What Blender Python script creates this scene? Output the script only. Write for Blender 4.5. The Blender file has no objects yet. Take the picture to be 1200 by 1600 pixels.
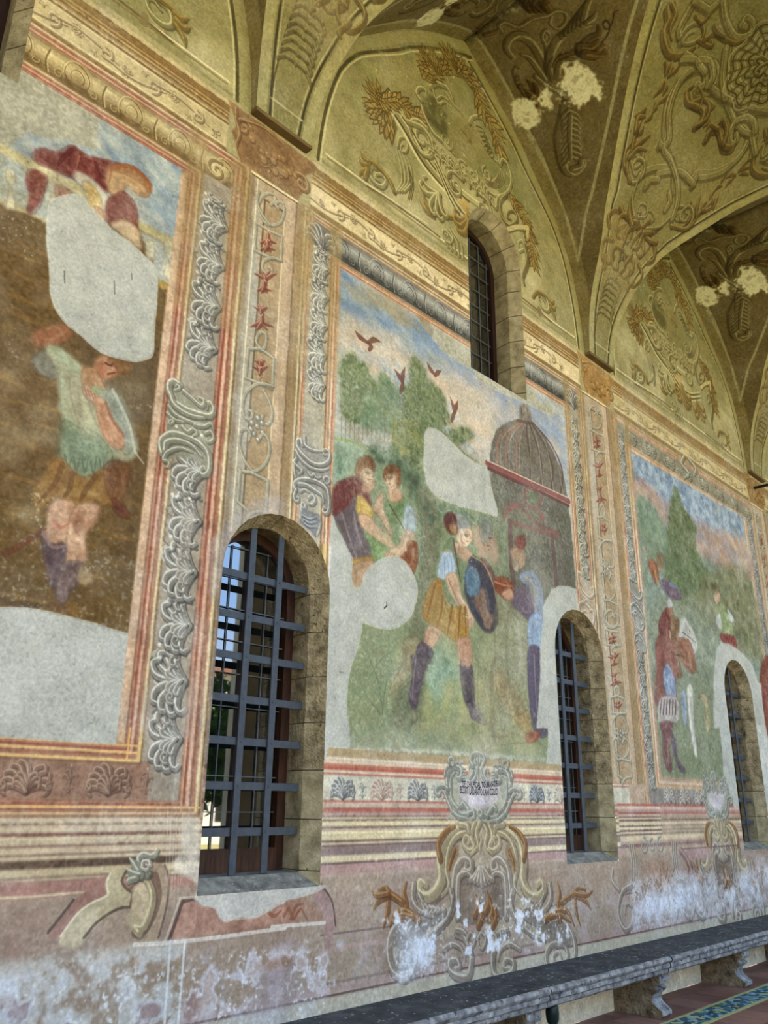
import bpy, bmesh, math, random
import numpy as np
from mathutils import Matrix, Vector

# ------------------------------------------------------------------ camera, sky, sun, exposure
SC = bpy.context.scene
COL = SC.collection
EYE = 1.6            # eye height above the floor (m)
DIST = 4.0           # camera to frescoed wall (m)
PITCH, YAW, ROLL, FOC = 0.33733926, 0.80922083, 0.0124575, 1296.5467   # focal length in px of a 1200x1600 frame

def cam_rot():
    B = np.array([[1, 0, 0], [0, 0, -1], [0, 1, 0]], float)
    cy, sy = math.cos(YAW), math.sin(YAW); Ry = np.array([[cy, 0, -sy], [0, 1, 0], [sy, 0, cy]])
    cp, sp = math.cos(PITCH), math.sin(PITCH); Rx = np.array([[1, 0, 0], [0, cp, sp], [0, -sp, cp]])
    cr, sr = math.cos(ROLL), math.sin(ROLL); Rz = np.array([[cr, -sr, 0], [sr, cr, 0], [0, 0, 1]])
    return Rz @ Rx @ Ry @ B
RC = cam_rot()       # world -> camera (x right, y down, z forward)
cam_d = bpy.data.cameras.new('camera'); cam = bpy.data.objects.new('camera', cam_d); COL.objects.link(cam)
cam_d.sensor_fit = 'VERTICAL'; cam_d.sensor_height = 36.0; cam_d.lens = FOC / 1600 * 36.0
cam_d.clip_start = 0.05; cam_d.clip_end = 300
_m = Matrix([[RC[0][i], -RC[1][i], -RC[2][i]] for i in range(3)]).to_4x4()
_m.translation = Vector((0, -DIST, EYE)); cam.matrix_world = _m
SC.camera = cam

wd = bpy.data.worlds.new('sky'); SC.world = wd; wd.use_nodes = True
wn = wd.node_tree; wn.nodes.clear()
wo = wn.nodes.new('ShaderNodeOutputWorld'); wb = wn.nodes.new('ShaderNodeBackground')
wr = wn.nodes.new('ShaderNodeValToRGB'); ws = wn.nodes.new('ShaderNodeSeparateXYZ'); wt = wn.nodes.new('ShaderNodeTexCoord')
wn.links.new(wt.outputs['Generated'], ws.inputs[0]); wn.links.new(ws.outputs['Z'], wr.inputs[0])
wr.color_ramp.elements[0].position = 0.0; wr.color_ramp.elements[0].color = (0.95, 0.96, 1.0, 1)
_e = wr.color_ramp.elements.new(0.22); _e.color = (0.36, 0.60, 1.0, 1)
wr.color_ramp.elements[-1].position = 0.7; wr.color_ramp.elements[-1].color = (0.40, 0.62, 1.0, 1)
wn.links.new(wr.outputs[0], wb.inputs['Color']); wb.inputs['Strength'].default_value = 2.6
wn.links.new(wb.outputs[0], wo.inputs['Surface'])

sun_d = bpy.data.lights.new('sun', 'SUN'); sun = bpy.data.objects.new('sun', sun_d); COL.objects.link(sun)
sun_d.energy = 26.0; sun_d.color = (1.0, 0.93, 0.82); sun_d.angle = 0.01
sun.rotation_euler = Vector((0.35, -0.62, -1.0)).to_track_quat('-Z', 'Y').to_euler()   # comes over the wall's roof, lights only the garden
sun.location = (0, 20, 30)

SC.view_settings.view_transform = 'Standard'; SC.view_settings.look = 'None'
SC.view_settings.gamma = 1.0; SC.view_settings.use_curve_mapping = False
SC.view_settings.exposure = 0.74
SC.cycles.max_bounces = 8; SC.cycles.diffuse_bounces = 5

# ------------------------------------------------------------------ measuring: photograph pixel -> point on the wall / vault
def ray(px, py):
    return RC.T @ np.array([(px - 600) / FOC, (py - 800) / FOC, 1.0])
def wall_pt(px, py, depth=DIST):
    d = ray(px, py); t = depth / d[1]
    return (d[0] * t, d[2] * t + EYE)
CROP = {1: (0, 0, 2.6667), 2: (0, 500, 2.6667), 3: (0, 1000, 2.6667), 4: (350, 0, 2.6667), 5: (350, 500, 2.6667),
        6: (350, 1000, 2.6667), 7: (750, 0, 2.6667), 8: (750, 500, 2.6667), 9: (750, 1000, 2.6667),
        'j': (370, 260, 2.6667), 'k': (230, 560, 4.708), 'l': (440, 660, 6.667), 'm': (560, 1160, 3.529), 'n': (560, 80, 4.2857),
        'o': (680, 1160, 8.0), 'p': (360, 0, 4.0), 'q': (620, 0, 4.0), 'r': (900, 0, 4.0), 's': (900, 300, 4.0), 't': (0, 0, 4.0),
        'u': (840, 920, 3.48), 0: (0, 0, 1.0)}
def C2P(c, pts):
    ox, oy, s = CROP[c]
    return [(ox + x / s, oy + y / s) for x, y in pts]
def WP(c, pts):
    return [wall_pt(*p) for p in C2P(c, pts)]

# vault profiles: z above the eye, distance out from the wall (main barrel), distance in from the bay's edge (cross vault)
BAYC = 5.335; PER = 4.66; HB = 2.065; SPR = 4.75 + EYE
_T = np.array([(0, .06, 4.75), (.03, .10, 5.1), (.09, .20, 5.45), (.2, .40, 5.85), (.36, .57, 6.15), (.5, .72, 6.33), (.78, 1.0, 6.62),
               (1.08, 1.31, 6.92), (1.4, 1.66, 7.18), (1.75, 2.1, 7.42), (2.065, 2.6, 7.60)])
def catmull(P, n=6, closed=False):
    P = np.asarray(P, float); m = len(P)
    if m < 3: return P
    out = []
    if closed: Q = np.vstack([P[-1], P, P[0], P[1]]); seg = m
    else: Q = np.vstack([2 * P[0] - P[1], P, 2 * P[-1] - P[-2]]); seg = m - 1
    t = np.linspace(0, 1, n, endpoint=False)[:, None]
    for i in range(seg):
        a, b, c, d = Q[i], Q[i + 1], Q[i + 2], Q[i + 3]
        out.append(0.5 * ((2 * b) + (-a + c) * t + (2 * a - 5 * b + 4 * c - d) * t ** 2 + (-a + 3 * b - 3 * c + d) * t ** 3))
    if not closed: out.append(P[-1:])
    return np.vstack(out)
PROF = catmull(_T, 4); PROF[:, 2] += EYE
LAT, MAI, PZ = PROF[:, 0], PROF[:, 1], PROF[:, 2]
S_L = np.concatenate([[0], np.cumsum(np.hypot(np.diff(LAT), np.diff(PZ)))])
S_M = np.concatenate([[0], np.cumsum(np.hypot(np.diff(MAI), np.diff(PZ)))])
_ts = np.linspace(0.3, 4.5, 6000)
def main_pt(px, py):
    d = ray(px, py); P = d[None] * (_ts * 4)[:, None]; P = P + np.array([0, -DIST, EYE])
    z = np.interp(-P[:, 1], MAI, PZ, left=99, right=PZ[-1]); g = P[:, 2] - z
    i = np.where((g[:-1] < 0) & (g[1:] >= 0))[0]
    k = i[0] if len(i) else int(np.argmin(abs(g)))
    return P[k, 0], float(np.interp(-P[k, 1], MAI, S_M))
def lat_pt(px, py, c=BAYC):
    d = ray(px, py); P = d[None] * (_ts * 4)[:, None]; P = P + np.array([0, -DIST, EYE])
    off = HB - (P[:, 0] - c); ok = (off > 0) & (off < HB) & (P[:, 1] < 0.05)
    g = np.where(ok, P[:, 2] - np.interp(off, LAT, PZ), -9)
    i = np.where((g[:-1] < 0) & (g[1:] >= 0) & ok[:-1])[0]
    k = i[-1] if len(i) else int(np.argmin(np.where(ok, abs(g), 9)))
    return float(np.interp(off[k], LAT, S_L)), -P[k, 1]
FOOT2 = 7.665
def MP(c, pts): return [(lambda q: (q[0] - FOOT2, q[1]))(main_pt(*p)) for p in C2P(c, pts)]
def MP1(c, pts): return [(lambda q: (q[0] - FOOT2 + PER, q[1]))(main_pt(*p)) for p in C2P(c, pts)]
def LP(c, pts): return [lat_pt(*p) for p in C2P(c, pts)]
def LP3(c, pts): return [lat_pt(p[0], p[1], BAYC + PER) for p in C2P(c, pts)]
# ------------------------------------------------------------------ fresco painting kit (colour only: pigments on flat plaster)
RNG = np.random.default_rng(7)
def fbm(h, w, cell, octs=4, ax=1.0, rng=RNG, gain=0.55):
    out = np.zeros((h, w), np.float32); amp = 1.0; tot = 0
    for o in range(octs):
        cy = max(2.0, cell / 2 ** o); cx = max(2.0, cell * ax / 2 ** o)
        gh, gw = int(h / cy) + 3, int(w / cx) + 3
        g = rng.random((gh, gw), dtype=np.float32)
        y = np.arange(h) / cy; x = np.arange(w) / cx
        yi = y.astype(int); xi = x.astype(int); fy = (y - yi).astype(np.float32); fx = (x - xi).astype(np.float32)
        fy = fy * fy * (3 - 2 * fy); fx = fx * fx * (3 - 2 * fx)
        rows = g[:, xi] * (1 - fx) + g[:, xi + 1] * fx
        out += amp * (rows[yi] * (1 - fy[:, None]) + rows[yi + 1] * fy[:, None]); tot += amp; amp *= gain
    out = out / tot - 0.5
    return out / (out.std() * 2.2 + 1e-6)     # about -1..1

class Canvas:
    def __init__(s, x0, y0, x1, y1, res, base):
        s.x0, s.y0, s.x1, s.y1, s.res = x0, y0, x1, y1, res
        s.W = int(round((x1 - x0) / res)); s.H = int(round((y1 - y0) / res))
        s.im = np.empty((s.H, s.W, 3), np.float32); s.im[:] = base
        s.n1 = fbm(s.H, s.W, 0.5 / res, 3); s.n2 = fbm(s.H, s.W, 0.09 / res, 4); s.n3 = fbm(s.H, s.W, 0.02 / res, 2)
        s.nv = fbm(s.H, s.W, 0.5 / res, 4, 0.06); s.nh = fbm(s.H, s.W, 0.035 / res, 3, 7.0)
    def bb(s, a, b, c, d):
        i0 = max(0, int((b - s.y0) / s.res) - 1); i1 = min(s.H, int((d - s.y0) / s.res) + 2)
        j0 = max(0, int((a - s.x0) / s.res) - 1); j1 = min(s.W, int((c - s.x0) / s.res) + 2)
        return (i0, i1, j0, j1) if i1 > i0 and j1 > j0 else None
    def grid(s, b, dt=np.float32):
        i0, i1, j0, j1 = b
        return ((np.arange(j0, j1) + .5) * s.res + s.x0).astype(dt)[None, :], ((np.arange(i0, i1) + .5) * s.res + s.y0).astype(dt)[:, None]
    def noise(s, k, b): return getattr(s, k)[b[0]:b[1], b[2]:b[3]]
    def blend(s, b, m, col):
        v = s.im[b[0]:b[1], b[2]:b[3]]
        v += (np.asarray(col, np.float32) - v) * m[..., None]
    def mask(s, pts, feather=0.0, warp=0.0, wn='n2'):
        P = np.asarray(pts, float); pad = feather + warp + s.res * 2
        b = s.bb(P[:, 0].min() - pad, P[:, 1].min() - pad, P[:, 0].max() + pad, P[:, 1].max() + pad)
        if b is None: return None, None
        X, Y = s.grid(b)
        if warp: X = X + s.noise(wn, b) * warp; Y = Y + s.noise('n3' if wn == 'n2' else 'n2', b) * warp * .6
        else: X = np.broadcast_to(X, (b[1] - b[0], b[3] - b[2])); Y = np.broadcast_to(Y, X.shape)
        ins = np.zeros(X.shape, bool); Q = np.roll(P, -1, 0)
        for (x1, y1), (x2, y2) in zip(P, Q):
            if y1 == y2: continue
            c = (Y >= min(y1, y2)) & (Y < max(y1, y2))
            ins ^= c & (X < (x2 - x1) * (Y - y1) / (y2 - y1) + x1)
        m = ins.astype(np.float32)
        k = max(1, int(feather / s.res))
        for _ in range(2): m = blur(m, k)
        return b, m
    def poly(s, pts, col, a=1.0, feather=0.004, warp=0.0, nz=6, wear=0.0, sm=False, nk='n2', col2=None):
        if sm: pts = catmull(pts, 5, True)
        b, m = s.mask(pts, feather, warp)
        if b is None: return
        n = s.noise(nk, b); c = np.empty(m.shape + (3,), np.float32); c[:] = col
        if col2 is not None: c += (np.asarray(col2, np.float32) - c) * np.clip(n * .7 + .5, 0, 1)[..., None]
        c += (s.noise('n3', b) * nz * .6 + n * nz)[..., None]
        if wear: m = m * (1 - wear * np.clip(s.noise('n1', b) + s.noise('n3', b) * .5, 0, 1))
        s.blend(b, m * a, c)
    def stroke(s, pts, w, col, a=1.0, taper=(1, 1), sm=True, soft=0.0, off=(0, 0)):
        P = np.asarray(pts, float) + np.asarray(off)
        if sm and len(P) > 2: P = catmull(P, 4)
        n = len(P); pad = w + s.res * 2 + soft
        b = s.bb(P[:, 0].min() - pad, P[:, 1].min() - pad, P[:, 0].max() + pad, P[:, 1].max() + pad)
        if b is None: return
        M = np.zeros((b[1] - b[0], b[3] - b[2]), np.float32)
        t = np.linspace(0, 1, n); r = w / 2 * (np.interp(t, [0, .5, 1], [taper[0], 1, taper[1]])); aa = max(s.res * .8, soft)
        rmin = s.res * .35
        for i in range(n - 1):
            (x1, y1), (x2, y2) = P[i], P[i + 1]; rr = max(r[i], r[i + 1], rmin) + aa
            q = s.bb(min(x1, x2) - rr, min(y1, y2) - rr, max(x1, x2) + rr, max(y1, y2) + rr)
            if q is None: continue
            X, Y = s.grid(q); dx, dy = x2 - x1, y2 - y1; L = dx * dx + dy * dy + 1e-12
            u = np.clip(((X - x1) * dx + (Y - y1) * dy) / L, 0, 1)
            d = np.hypot(X - x1 - u * dx, Y - y1 - u * dy); rad = r[i] + (r[i + 1] - r[i]) * u
            m = np.clip((rad - d) / aa + .5, 0, 1)
            v = M[q[0] - b[0]:q[1] - b[0], q[2] - b[2]:q[3] - b[2]]; np.maximum(v, m, out=v)
        s.blend(b, M * a, col)
    def blob(s, x, y, rx, ry, col, a=1.0, rot=0.0, soft=0.5):
        R = max(rx, ry) * 1.3; b = s.bb(x - R, y - R, x + R, y + R)
        if b is None: return
        X, Y = s.grid(b); c, n = math.cos(rot), math.sin(rot); X = X - x; Y = Y - y
        d = np.hypot((X * c + Y * n) / rx, (-X * n + Y * c) / ry)
        s.blend(b, np.clip((1 - d) / soft, 0, 1) * a, col)
    def tint(s, x0, y0, x1, y1, col, a, nk='n1', th=0.0, k=1.5, feather=0.05):
        """noise-shaped stain of one colour inside a box"""
        b = s.bb(x0, y0, x1, y1)
        if b is None: return
        X, Y = s.grid(b)
        e = np.clip(np.minimum(np.minimum(X - x0, x1 - X), np.minimum(Y - y0, y1 - Y)) / feather, 0, 1)
        m = np.clip((s.noise(nk, b) - th) * k, 0, 1) * e * a
        s.blend(b, m.astype(np.float32), col)
def age(cv, sat=.8, gain=.95, amp=1.0, tint=(1, 1, 1)):
    """centuries of fading: duller colour, mottling, pits and rubbed spots in the paint layer"""
    im = cv.im; g = im.mean(2, keepdims=True); im = g + (im - g) * sat
    n4 = fbm(cv.H, cv.W, max(2.2, .011 / cv.res), 2); n5 = fbm(cv.H, cv.W, .25 / cv.res, 5)
    f = 1 + amp * (.045 * cv.n2 + .035 * n5 + .05 * cv.n3 * (0.6 + .4 * np.clip(n5, -1, 1)) + .055 * n4 + .006 * cv.nv)
    im = im * (f * gain)[..., None]
    m = np.clip((n4 + n5 * .7 - 1.25) * 2, 0, 1)[..., None] * .55 * amp; im = im * (1 - m) + np.array((206, 196, 168), np.float32) * m
    m = np.clip((-n4 - cv.n2 * .6 - 1.3) * 2, 0, 1)[..., None] * .45 * amp; im = im * (1 - m) + np.array((104, 88, 66), np.float32) * m
    m = np.clip(n5 * .5 + .1, 0, .5)[..., None] * .35 * amp; im = im * (1 - m) + (g * .5 + 88) * m
    im = (im - 150) * 1.16 + 147
    cv.im = np.clip(im * np.array(tint, np.float32), 0, 255)
def blur(m, k):
    if k < 1: return m
    for ax in (0, 1):
        c = np.cumsum(np.pad(m, [(k + 1, k) if i == ax else (0, 0) for i in (0, 1)], mode='edge'), axis=ax, dtype=np.float64)
        m = ((c[2 * k + 1:] - c[:-2 * k - 1]) if ax == 0 else (c[:, 2 * k + 1:] - c[:, :-2 * k - 1])) / (2 * k + 1)
    return m.astype(np.float32)
class Multi:
    def __init__(s, cs): s.cs = cs
    def __getattr__(s, k):
        def f(*a, **kw):
            for c in s.cs: getattr(c, k)(*a, **kw)
        return f

# ---- ornament, all in metres on the surface
def rect(K, x0, z0, x1, z1, col, **kw): K.poly([(x0, z0), (x1, z0), (x1, z1), (x0, z1)], col, **kw)
def lerp(a, b, t): return tuple(np.asarray(a, float) * (1 - t) + np.asarray(b, float) * t)
def spiral(x, y, r, a0, turns, hand=1, n=14, shrink=0.12):
    t = np.linspace(0, 1, n); ang = a0 + hand * turns * 2 * math.pi * t; rr = r * (1 - t * (1 - shrink))
    return [(x + q * math.cos(g), y + q * math.sin(g)) for q, g in zip(rr, ang)]
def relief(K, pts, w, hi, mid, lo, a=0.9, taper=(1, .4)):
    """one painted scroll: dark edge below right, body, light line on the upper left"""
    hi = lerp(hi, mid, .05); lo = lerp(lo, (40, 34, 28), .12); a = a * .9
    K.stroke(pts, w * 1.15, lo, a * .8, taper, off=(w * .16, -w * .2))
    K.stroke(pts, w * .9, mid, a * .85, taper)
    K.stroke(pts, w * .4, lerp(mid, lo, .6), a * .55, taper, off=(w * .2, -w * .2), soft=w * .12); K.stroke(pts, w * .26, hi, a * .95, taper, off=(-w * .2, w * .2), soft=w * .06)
def leaf(K, x, y, ang, size, pal, curl=1, n=5, a=.9, spread=1.5):
    """acanthus leaf: lobes fanning off a spine"""
    hi, mid, lo = pal
    for i in range(n):
        t = (i / (n - 1) - .5) if n > 1 else 0; g = ang + t * spread; L = size * (1 - .9 * t * t)
        c = curl * (1 if t >= 0 else -1)
        p = [(x, y), (x + L * .4 * math.cos(g - c * .1), y + L * .4 * math.sin(g - c * .1)), (x + L * .8 * math.cos(g + c * .05), y + L * .8 * math.sin(g + c * .05)),
             (x + L * .98 * math.cos(g + c * .3), y + L * .98 * math.sin(g + c * .3)), (x + L * .86 * math.cos(g + c * .5), y + L * .86 * math.sin(g + c * .5))]
        relief(K, p, size * .2, hi, mid, lo, a, (1, .5))
def burst(K, x, y, ang, size, pal, n=14, spread=2.6, rings=3, a=.9, rs=1):
    """bunch of pointed leaves and fruit"""
    hi, mid, lo = pal; rr = random.Random(rs)
    for k in range(rings, 0, -1):
        for i in range(n):
            g = ang + (i / (n - 1) - .5) * spread + rr.uniform(-.15, .15); r0 = size * (k - 1) / rings * .8
            L = size * .5; w = size * .2
            x0, y0 = x + r0 * math.cos(g), y + r0 * math.sin(g); x1, y1 = x0 + L * math.cos(g), y0 + L * math.sin(g)
            K.stroke([(x0, y0), ((x0 + x1) / 2, (y0 + y1) / 2), (x1, y1)], w, lo, a, (.6, .05))
            K.stroke([(x0, y0), ((x0 + x1) / 2, (y0 + y1) / 2), (x0 * .15 + x1 * .85, y0 * .15 + y1 * .85)], w * .62, lerp(mid, hi, rr.random() * .8), a, (.6, .05))
def fruits(K, pts, r, pal, a=.9, rs=1):
    hi, mid, lo = pal; rr = random.Random(rs)
    for (x, y) in pts:
        q = r * rr.uniform(.7, 1.25)
        K.blob(x + q * .15, y - q * .2, q * 1.15, q * 1.15, lo, a, 0, .4)
        K.blob(x, y, q, q, mid, a, 0, .3)
        K.blob(x - q * .25, y + q * .25, q * .45, q * .4, hi, a * .8, 0, .9)
def garland(K, pts, w, pal, n=26, rs=2, a=.9):
    """leafy festoon along a curve"""
    P = catmull(pts, 10); hi, mid, lo = pal; rr = random.Random(rs)
    idx = np.linspace(0, len(P) - 2, n).astype(int)
    for k in idx[::-1]:
        x, y = P[k]; g = math.atan2(*(P[k + 1] - P[k])[::-1])
        for sd in (-1, 1, 0):
            h = g + math.pi + sd * rr.uniform(.5, 1.0); L = w * rr.uniform(.8, 1.3)
            x1, y1 = x + L * math.cos(h), y + L * math.sin(h)
            K.stroke([(x, y), ((x + x1) / 2, (y + y1) / 2), (x1, y1)], w * .42, lo, a, (.7, .05))
            K.stroke([(x, y), ((x + x1) / 2, (y + y1) / 2), (x * .2 + x1 * .8, y * .2 + y1 * .8)], w * .26, lerp(mid, hi, rr.random()), a, (.7, .05))
def bands_h(K, x0, x1, zs, cols, nz=5, wear=.25, slope=0.0):
    """painted horizontal mouldings: zs from top to bottom, one colour per gap; a colour pair fades from top to bottom"""
    for (za, zb), c in zip(zip(zs[:-1], zs[1:]), cols):
        if c is None: continue
        if len(c) == 2:
            for k in range(3):
                t0, t1 = k / 3, (k + 1) / 3; zz0 = za + (zb - za) * t0; zz1 = za + (zb - za) * t1
                K.poly([(x0, zz0), (x1, zz0), (x1, zz1), (x0, zz1)], lerp(c[0], c[1], (k + .5) / 3), .95, .0025, .0012, nz, wear * .5, nk='nh')
        else: K.poly([(x0, za), (x1, za), (x1, zb), (x0, zb)], c, .95, .0025, .0012, nz, wear, nk='nh')
def bands_v(K, z0, z1, xs, cols, nz=5, wear=.25, bulge=None):
    for (xa, xb), c in zip(zip(xs[:-1], xs[1:]), cols):
        if c is None: continue
        cc = [(c[0], 0), (lerp(c[0], c[1], .5), 1), (c[1], 2)] if len(c) == 2 else [(c, 0)]
        for (cl, k) in cc:
            xa2 = xa + (xb - xa) * k / len(cc); xb2 = xa + (xb - xa) * (k + 1) / len(cc)
            K.poly([(xa2, z0), (xb2, z0), (xb2, z1), (xa2, z1)], cl, .95, .0025, .0012, nz, wear, nk='nv')
def strip_v(K, x0, x1, z0, z1, pal, per=.42, rs=0):
    per = per * .74
    """upright strip of acanthus relief: shells alternating with small buds"""
    w = x1 - x0; xc = (x0 + x1) / 2; z = z0 + per * .3; i = rs; rr = random.Random(rs); hi, mid, lo = pal
    while z < z1 - per * .15:
        j = rr.uniform(-.15, .15)
        for q in range(9):
            y0 = z + per * (q / 9 - .5); xq = xc + rr.uniform(-.42, .42) * w
            K.stroke([(xq, y0), (xq - w * .18, y0 + w * .16), (xq - w * .05, y0 + w * .3)], w * rr.uniform(.05, .12), rr.choice((hi, lo, mid, lo)), .5, (.6, .2))
        leaf(K, x1 - w * .06, z, math.pi + j, w * rr.uniform(.9, 1.02), pal, 1, 8, .95, 2.1 + j)
        leaf(K, x1 - w * .15, z, math.pi + j, w * .5, (hi, lerp(mid, hi, .3), lo), 1, 6, .8, 1.6)
        zz = z + per * .5
        leaf(K, xc + w * .25, zz, math.pi, w * .5, pal, -1, 3, .85, .9)
        leaf(K, xc, zz, 0, w * .4, pal, 1, 3, .8, .9)
        K.blob(xc - w * .36, zz + w * .1, w * .07, w * .07, hi, .8); K.blob(xc - w * .3, zz - w * .2, w * .06, w * .06, hi, .7)
        for sgn in (-1, 1):
            relief(K, spiral(xc + w * .1, z + sgn * per * .3, w * .17, sgn * 1.2, .9, sgn), w * .08, hi, mid, lo, .8)
        z += per; i += 1
def strip_h(K, x0, x1, z0, z1, pal, per=.5, up=1, alt=None):
    h = z1 - z0; zc = (z0 + z1) / 2; x = x0 + per * .35; k = 0
    while x < x1 - per * .1:
        pl = pal if (alt is None or k % 2 == 0) else alt
        hi, mid, lo = pl; g = math.pi / 2 * up; zb = z0 + h * .12 if up > 0 else z1 - h * .12
        K.blob(x, zb + up * h * .32, per * .3, h * .42, lo, .5, 0, .6); leaf(K, x, zb, g, h * .92, pl, 1, 9, .95, 2.5); leaf(K, x, zb, g, h * .6, (hi, lerp(mid, hi, .3), lo), 1, 6, .9, 1.6)
        for sgn in (-1, 1): relief(K, spiral(x + sgn * per * .27, zb + up * h * .12, h * .14, math.pi / 2, 1.0, sgn), h * .08, hi, mid, lo, .8)
        xx = x + per * .5
        leaf(K, xx, zc - up * h * .1, g, h * .4, pl, 1, 3, .8, 1.0); K.blob(xx, zc + up * h * .4, h * .06, h * .07, hi, .8); leaf(K, xx, zb, g, h * .3, pl, 1, 3, .7, 1.4)
        x += per; k += 1
def rinceau(K, x0, x1, z0, z1, pal, per=.8):
    """running scroll of the frieze"""
    h = z1 - z0; zc = (z0 + z1) / 2; x = x0 + per * .4; k = 0; hi, mid, lo = pal
    while x < x1 - per * .2:
        s = 1 if k % 2 == 0 else -1
        relief(K, [(x - per * .5, zc - s * h * .2), (x - per * .25, zc - s * h * .3), (x, zc - s * h * .1), (x + per * .15, zc + s * h * .1)], h * .13, hi, mid, lo)
        relief(K, spiral(x, zc, h * .34, -s * math.pi / 2, 1.15, s), h * .14, hi, mid, lo)
        leaf(K, x + per * .2, zc + s * h * .1, s * .6, h * .42, pal, 1, 4, .9, 1.3); leaf(K, x - per * .28, zc - s * h * .18, math.pi - s * .5, h * .36, pal, -1, 3, .9, 1.2)
        leaf(K, x - per * .1, zc + s * h * .2, s * 1.9, h * .28, pal, 1, 3, .85, 1.1)
        x += per * .55; k += 1
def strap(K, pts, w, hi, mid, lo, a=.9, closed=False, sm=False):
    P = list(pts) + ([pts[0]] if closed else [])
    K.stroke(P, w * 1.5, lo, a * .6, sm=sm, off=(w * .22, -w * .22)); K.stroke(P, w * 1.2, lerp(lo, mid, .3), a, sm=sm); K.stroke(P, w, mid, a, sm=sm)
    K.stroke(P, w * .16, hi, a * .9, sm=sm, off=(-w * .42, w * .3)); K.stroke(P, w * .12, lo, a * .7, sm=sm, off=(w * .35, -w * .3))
# ------------------------------------------------------------------ the painted wall
WA = Canvas(0.4, 0.0, 8.2, 9.45, 0.0042, (176, 160, 130))
WB = Canvas(8.2, 0.0, 14.2, 9.45, 0.0085, (176, 160, 130))
W = Multi([WA, WB])
OCH = (206, 186, 138); OCH_D = (126, 96, 58); OCH_L = (232, 216, 168); REDD = (146, 90, 70); REDB = (166, 96, 74); REDL = (224, 176, 150)
PAL_GREY = ((226, 222, 206), (164, 158, 144), (92, 88, 82)); PAL_WARM = ((232, 216, 176), (190, 168, 128), (118, 94, 62))
PAL_BROWN = ((196, 166, 138), (160, 128, 106), (118, 88, 72)); PAL_GOLD = ((214, 170, 84), (176, 124, 46), (112, 74, 26))
PAL_OLIVE = ((200, 190, 136), (160, 148, 98), (104, 92, 54))
# general ground: warm plaster, pinker and paler towards the bottom
rect(W, 0.3, 4.6, 14.3, 9.5, (190, 176, 126), nz=8, nk='n1', col2=(168, 156, 112))
rect(W, 0.3, 3.0, 14.3, 4.7, (196, 172, 134), nz=6, feather=.3)
rect(W, 0.3, 1.0, 14.3, 3.2, (192, 164, 136), nz=6, feather=.3)
rect(W, 0.3, -0.1, 14.3, 1.15, (190, 170, 152), nz=8, feather=.02, col2=(176, 148, 128))

def bay_top(K, x0, x1, pal_t, frieze_col, seed=0):
    # cornice, frieze, and the brown fascia under it
    bands_h(K, x0, x1, [6.30, 6.26, 6.245, 6.215, 6.20, 6.185, 6.165, 6.155, 6.135, 6.12, 6.105, 6.085, 6.07],
            [OCH, OCH_D, (150, 112, 62), OCH_D, (196, 160, 96), (142, 100, 52), (210, 180, 122), OCH_D, (170, 132, 78), (214, 190, 140), (128, 92, 54), OCH_L])
    rect(K, x0, 5.90, x1, 6.07, frieze_col, nz=5, wear=.2, nk='n2')
    rinceau(K, x0 + .06, x1 - .06, 5.905, 6.065, PAL_WARM, .62)
    bands_h(K, x0, x1, [5.905, 5.89, 5.86, 5.84], [OCH_L, (150, 116, 74), (134, 100, 62)])
def frame_box(K, T, B, outer_cols, seq):
    pass
# --- bay tops (the scroll-ended cornice runs from bracket to bracket)
bay_top(W, 0.3, 2.56, None, (204, 184, 136)); bay_top(W, 3.34, 7.24, None, (226, 204, 158)); bay_top(W, 7.98, 11.95, None, (206, 186, 132)); bay_top(W, 12.62, 14.2, None, (200, 180, 128))

def quadband(K, tops, bots, cols, **kw):
    """bands between successive lines tops[i]-bots[i]"""
    for i, c in enumerate(cols):
        if c is None: continue
        n = 3 if len(c) == 2 else 1
        for k in range(n):
            f = lambda P, t: (P[i][0] + (P[i + 1][0] - P[i][0]) * t, P[i][1] + (P[i + 1][1] - P[i][1]) * t)
            cl = c if n == 1 else lerp(c[0], c[1], k / 2)
            K.poly([f(tops, k / n), f(tops, (k + 1) / n), f(bots, (k + 1) / n), f(bots, k / n)], cl, .94, .003, .0018, 5, kw.get('wear', .2), nk=kw.get('nk', 'nv'))
def ring(K, outer, inner, fr, cols, sides='LTRB'):
    """picture-frame moulding between an outer and an inner quad (corners TL,TR,BR,BL)"""
    P = [[tuple(np.asarray(o) * (1 - t) + np.asarray(i) * t) for o, i in zip(outer, inner)] for t in fr]
    ix = {'T': (0, 1), 'R': (1, 2), 'B': (2, 3), 'L': (3, 0)}
    for s_ in sides:
        a, b = ix[s_]; quadband(K, [p[a] for p in P], [p[b] for p in P], cols, nk='nh' if s_ in 'TB' else 'nv')
MOULD = [OCH_D, (226, 206, 160), (176, 116, 84), REDD, (222, 172, 140), (150, 76, 58), (196, 132, 104), (120, 74, 54)]
MFR = [0, .1, .26, .4, .52, .68, .82, .93, 1.0]
def qd(x0, z0, x1, z1): return [(x0, z1), (x1, z1), (x1, z0), (x0, z0)]

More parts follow.
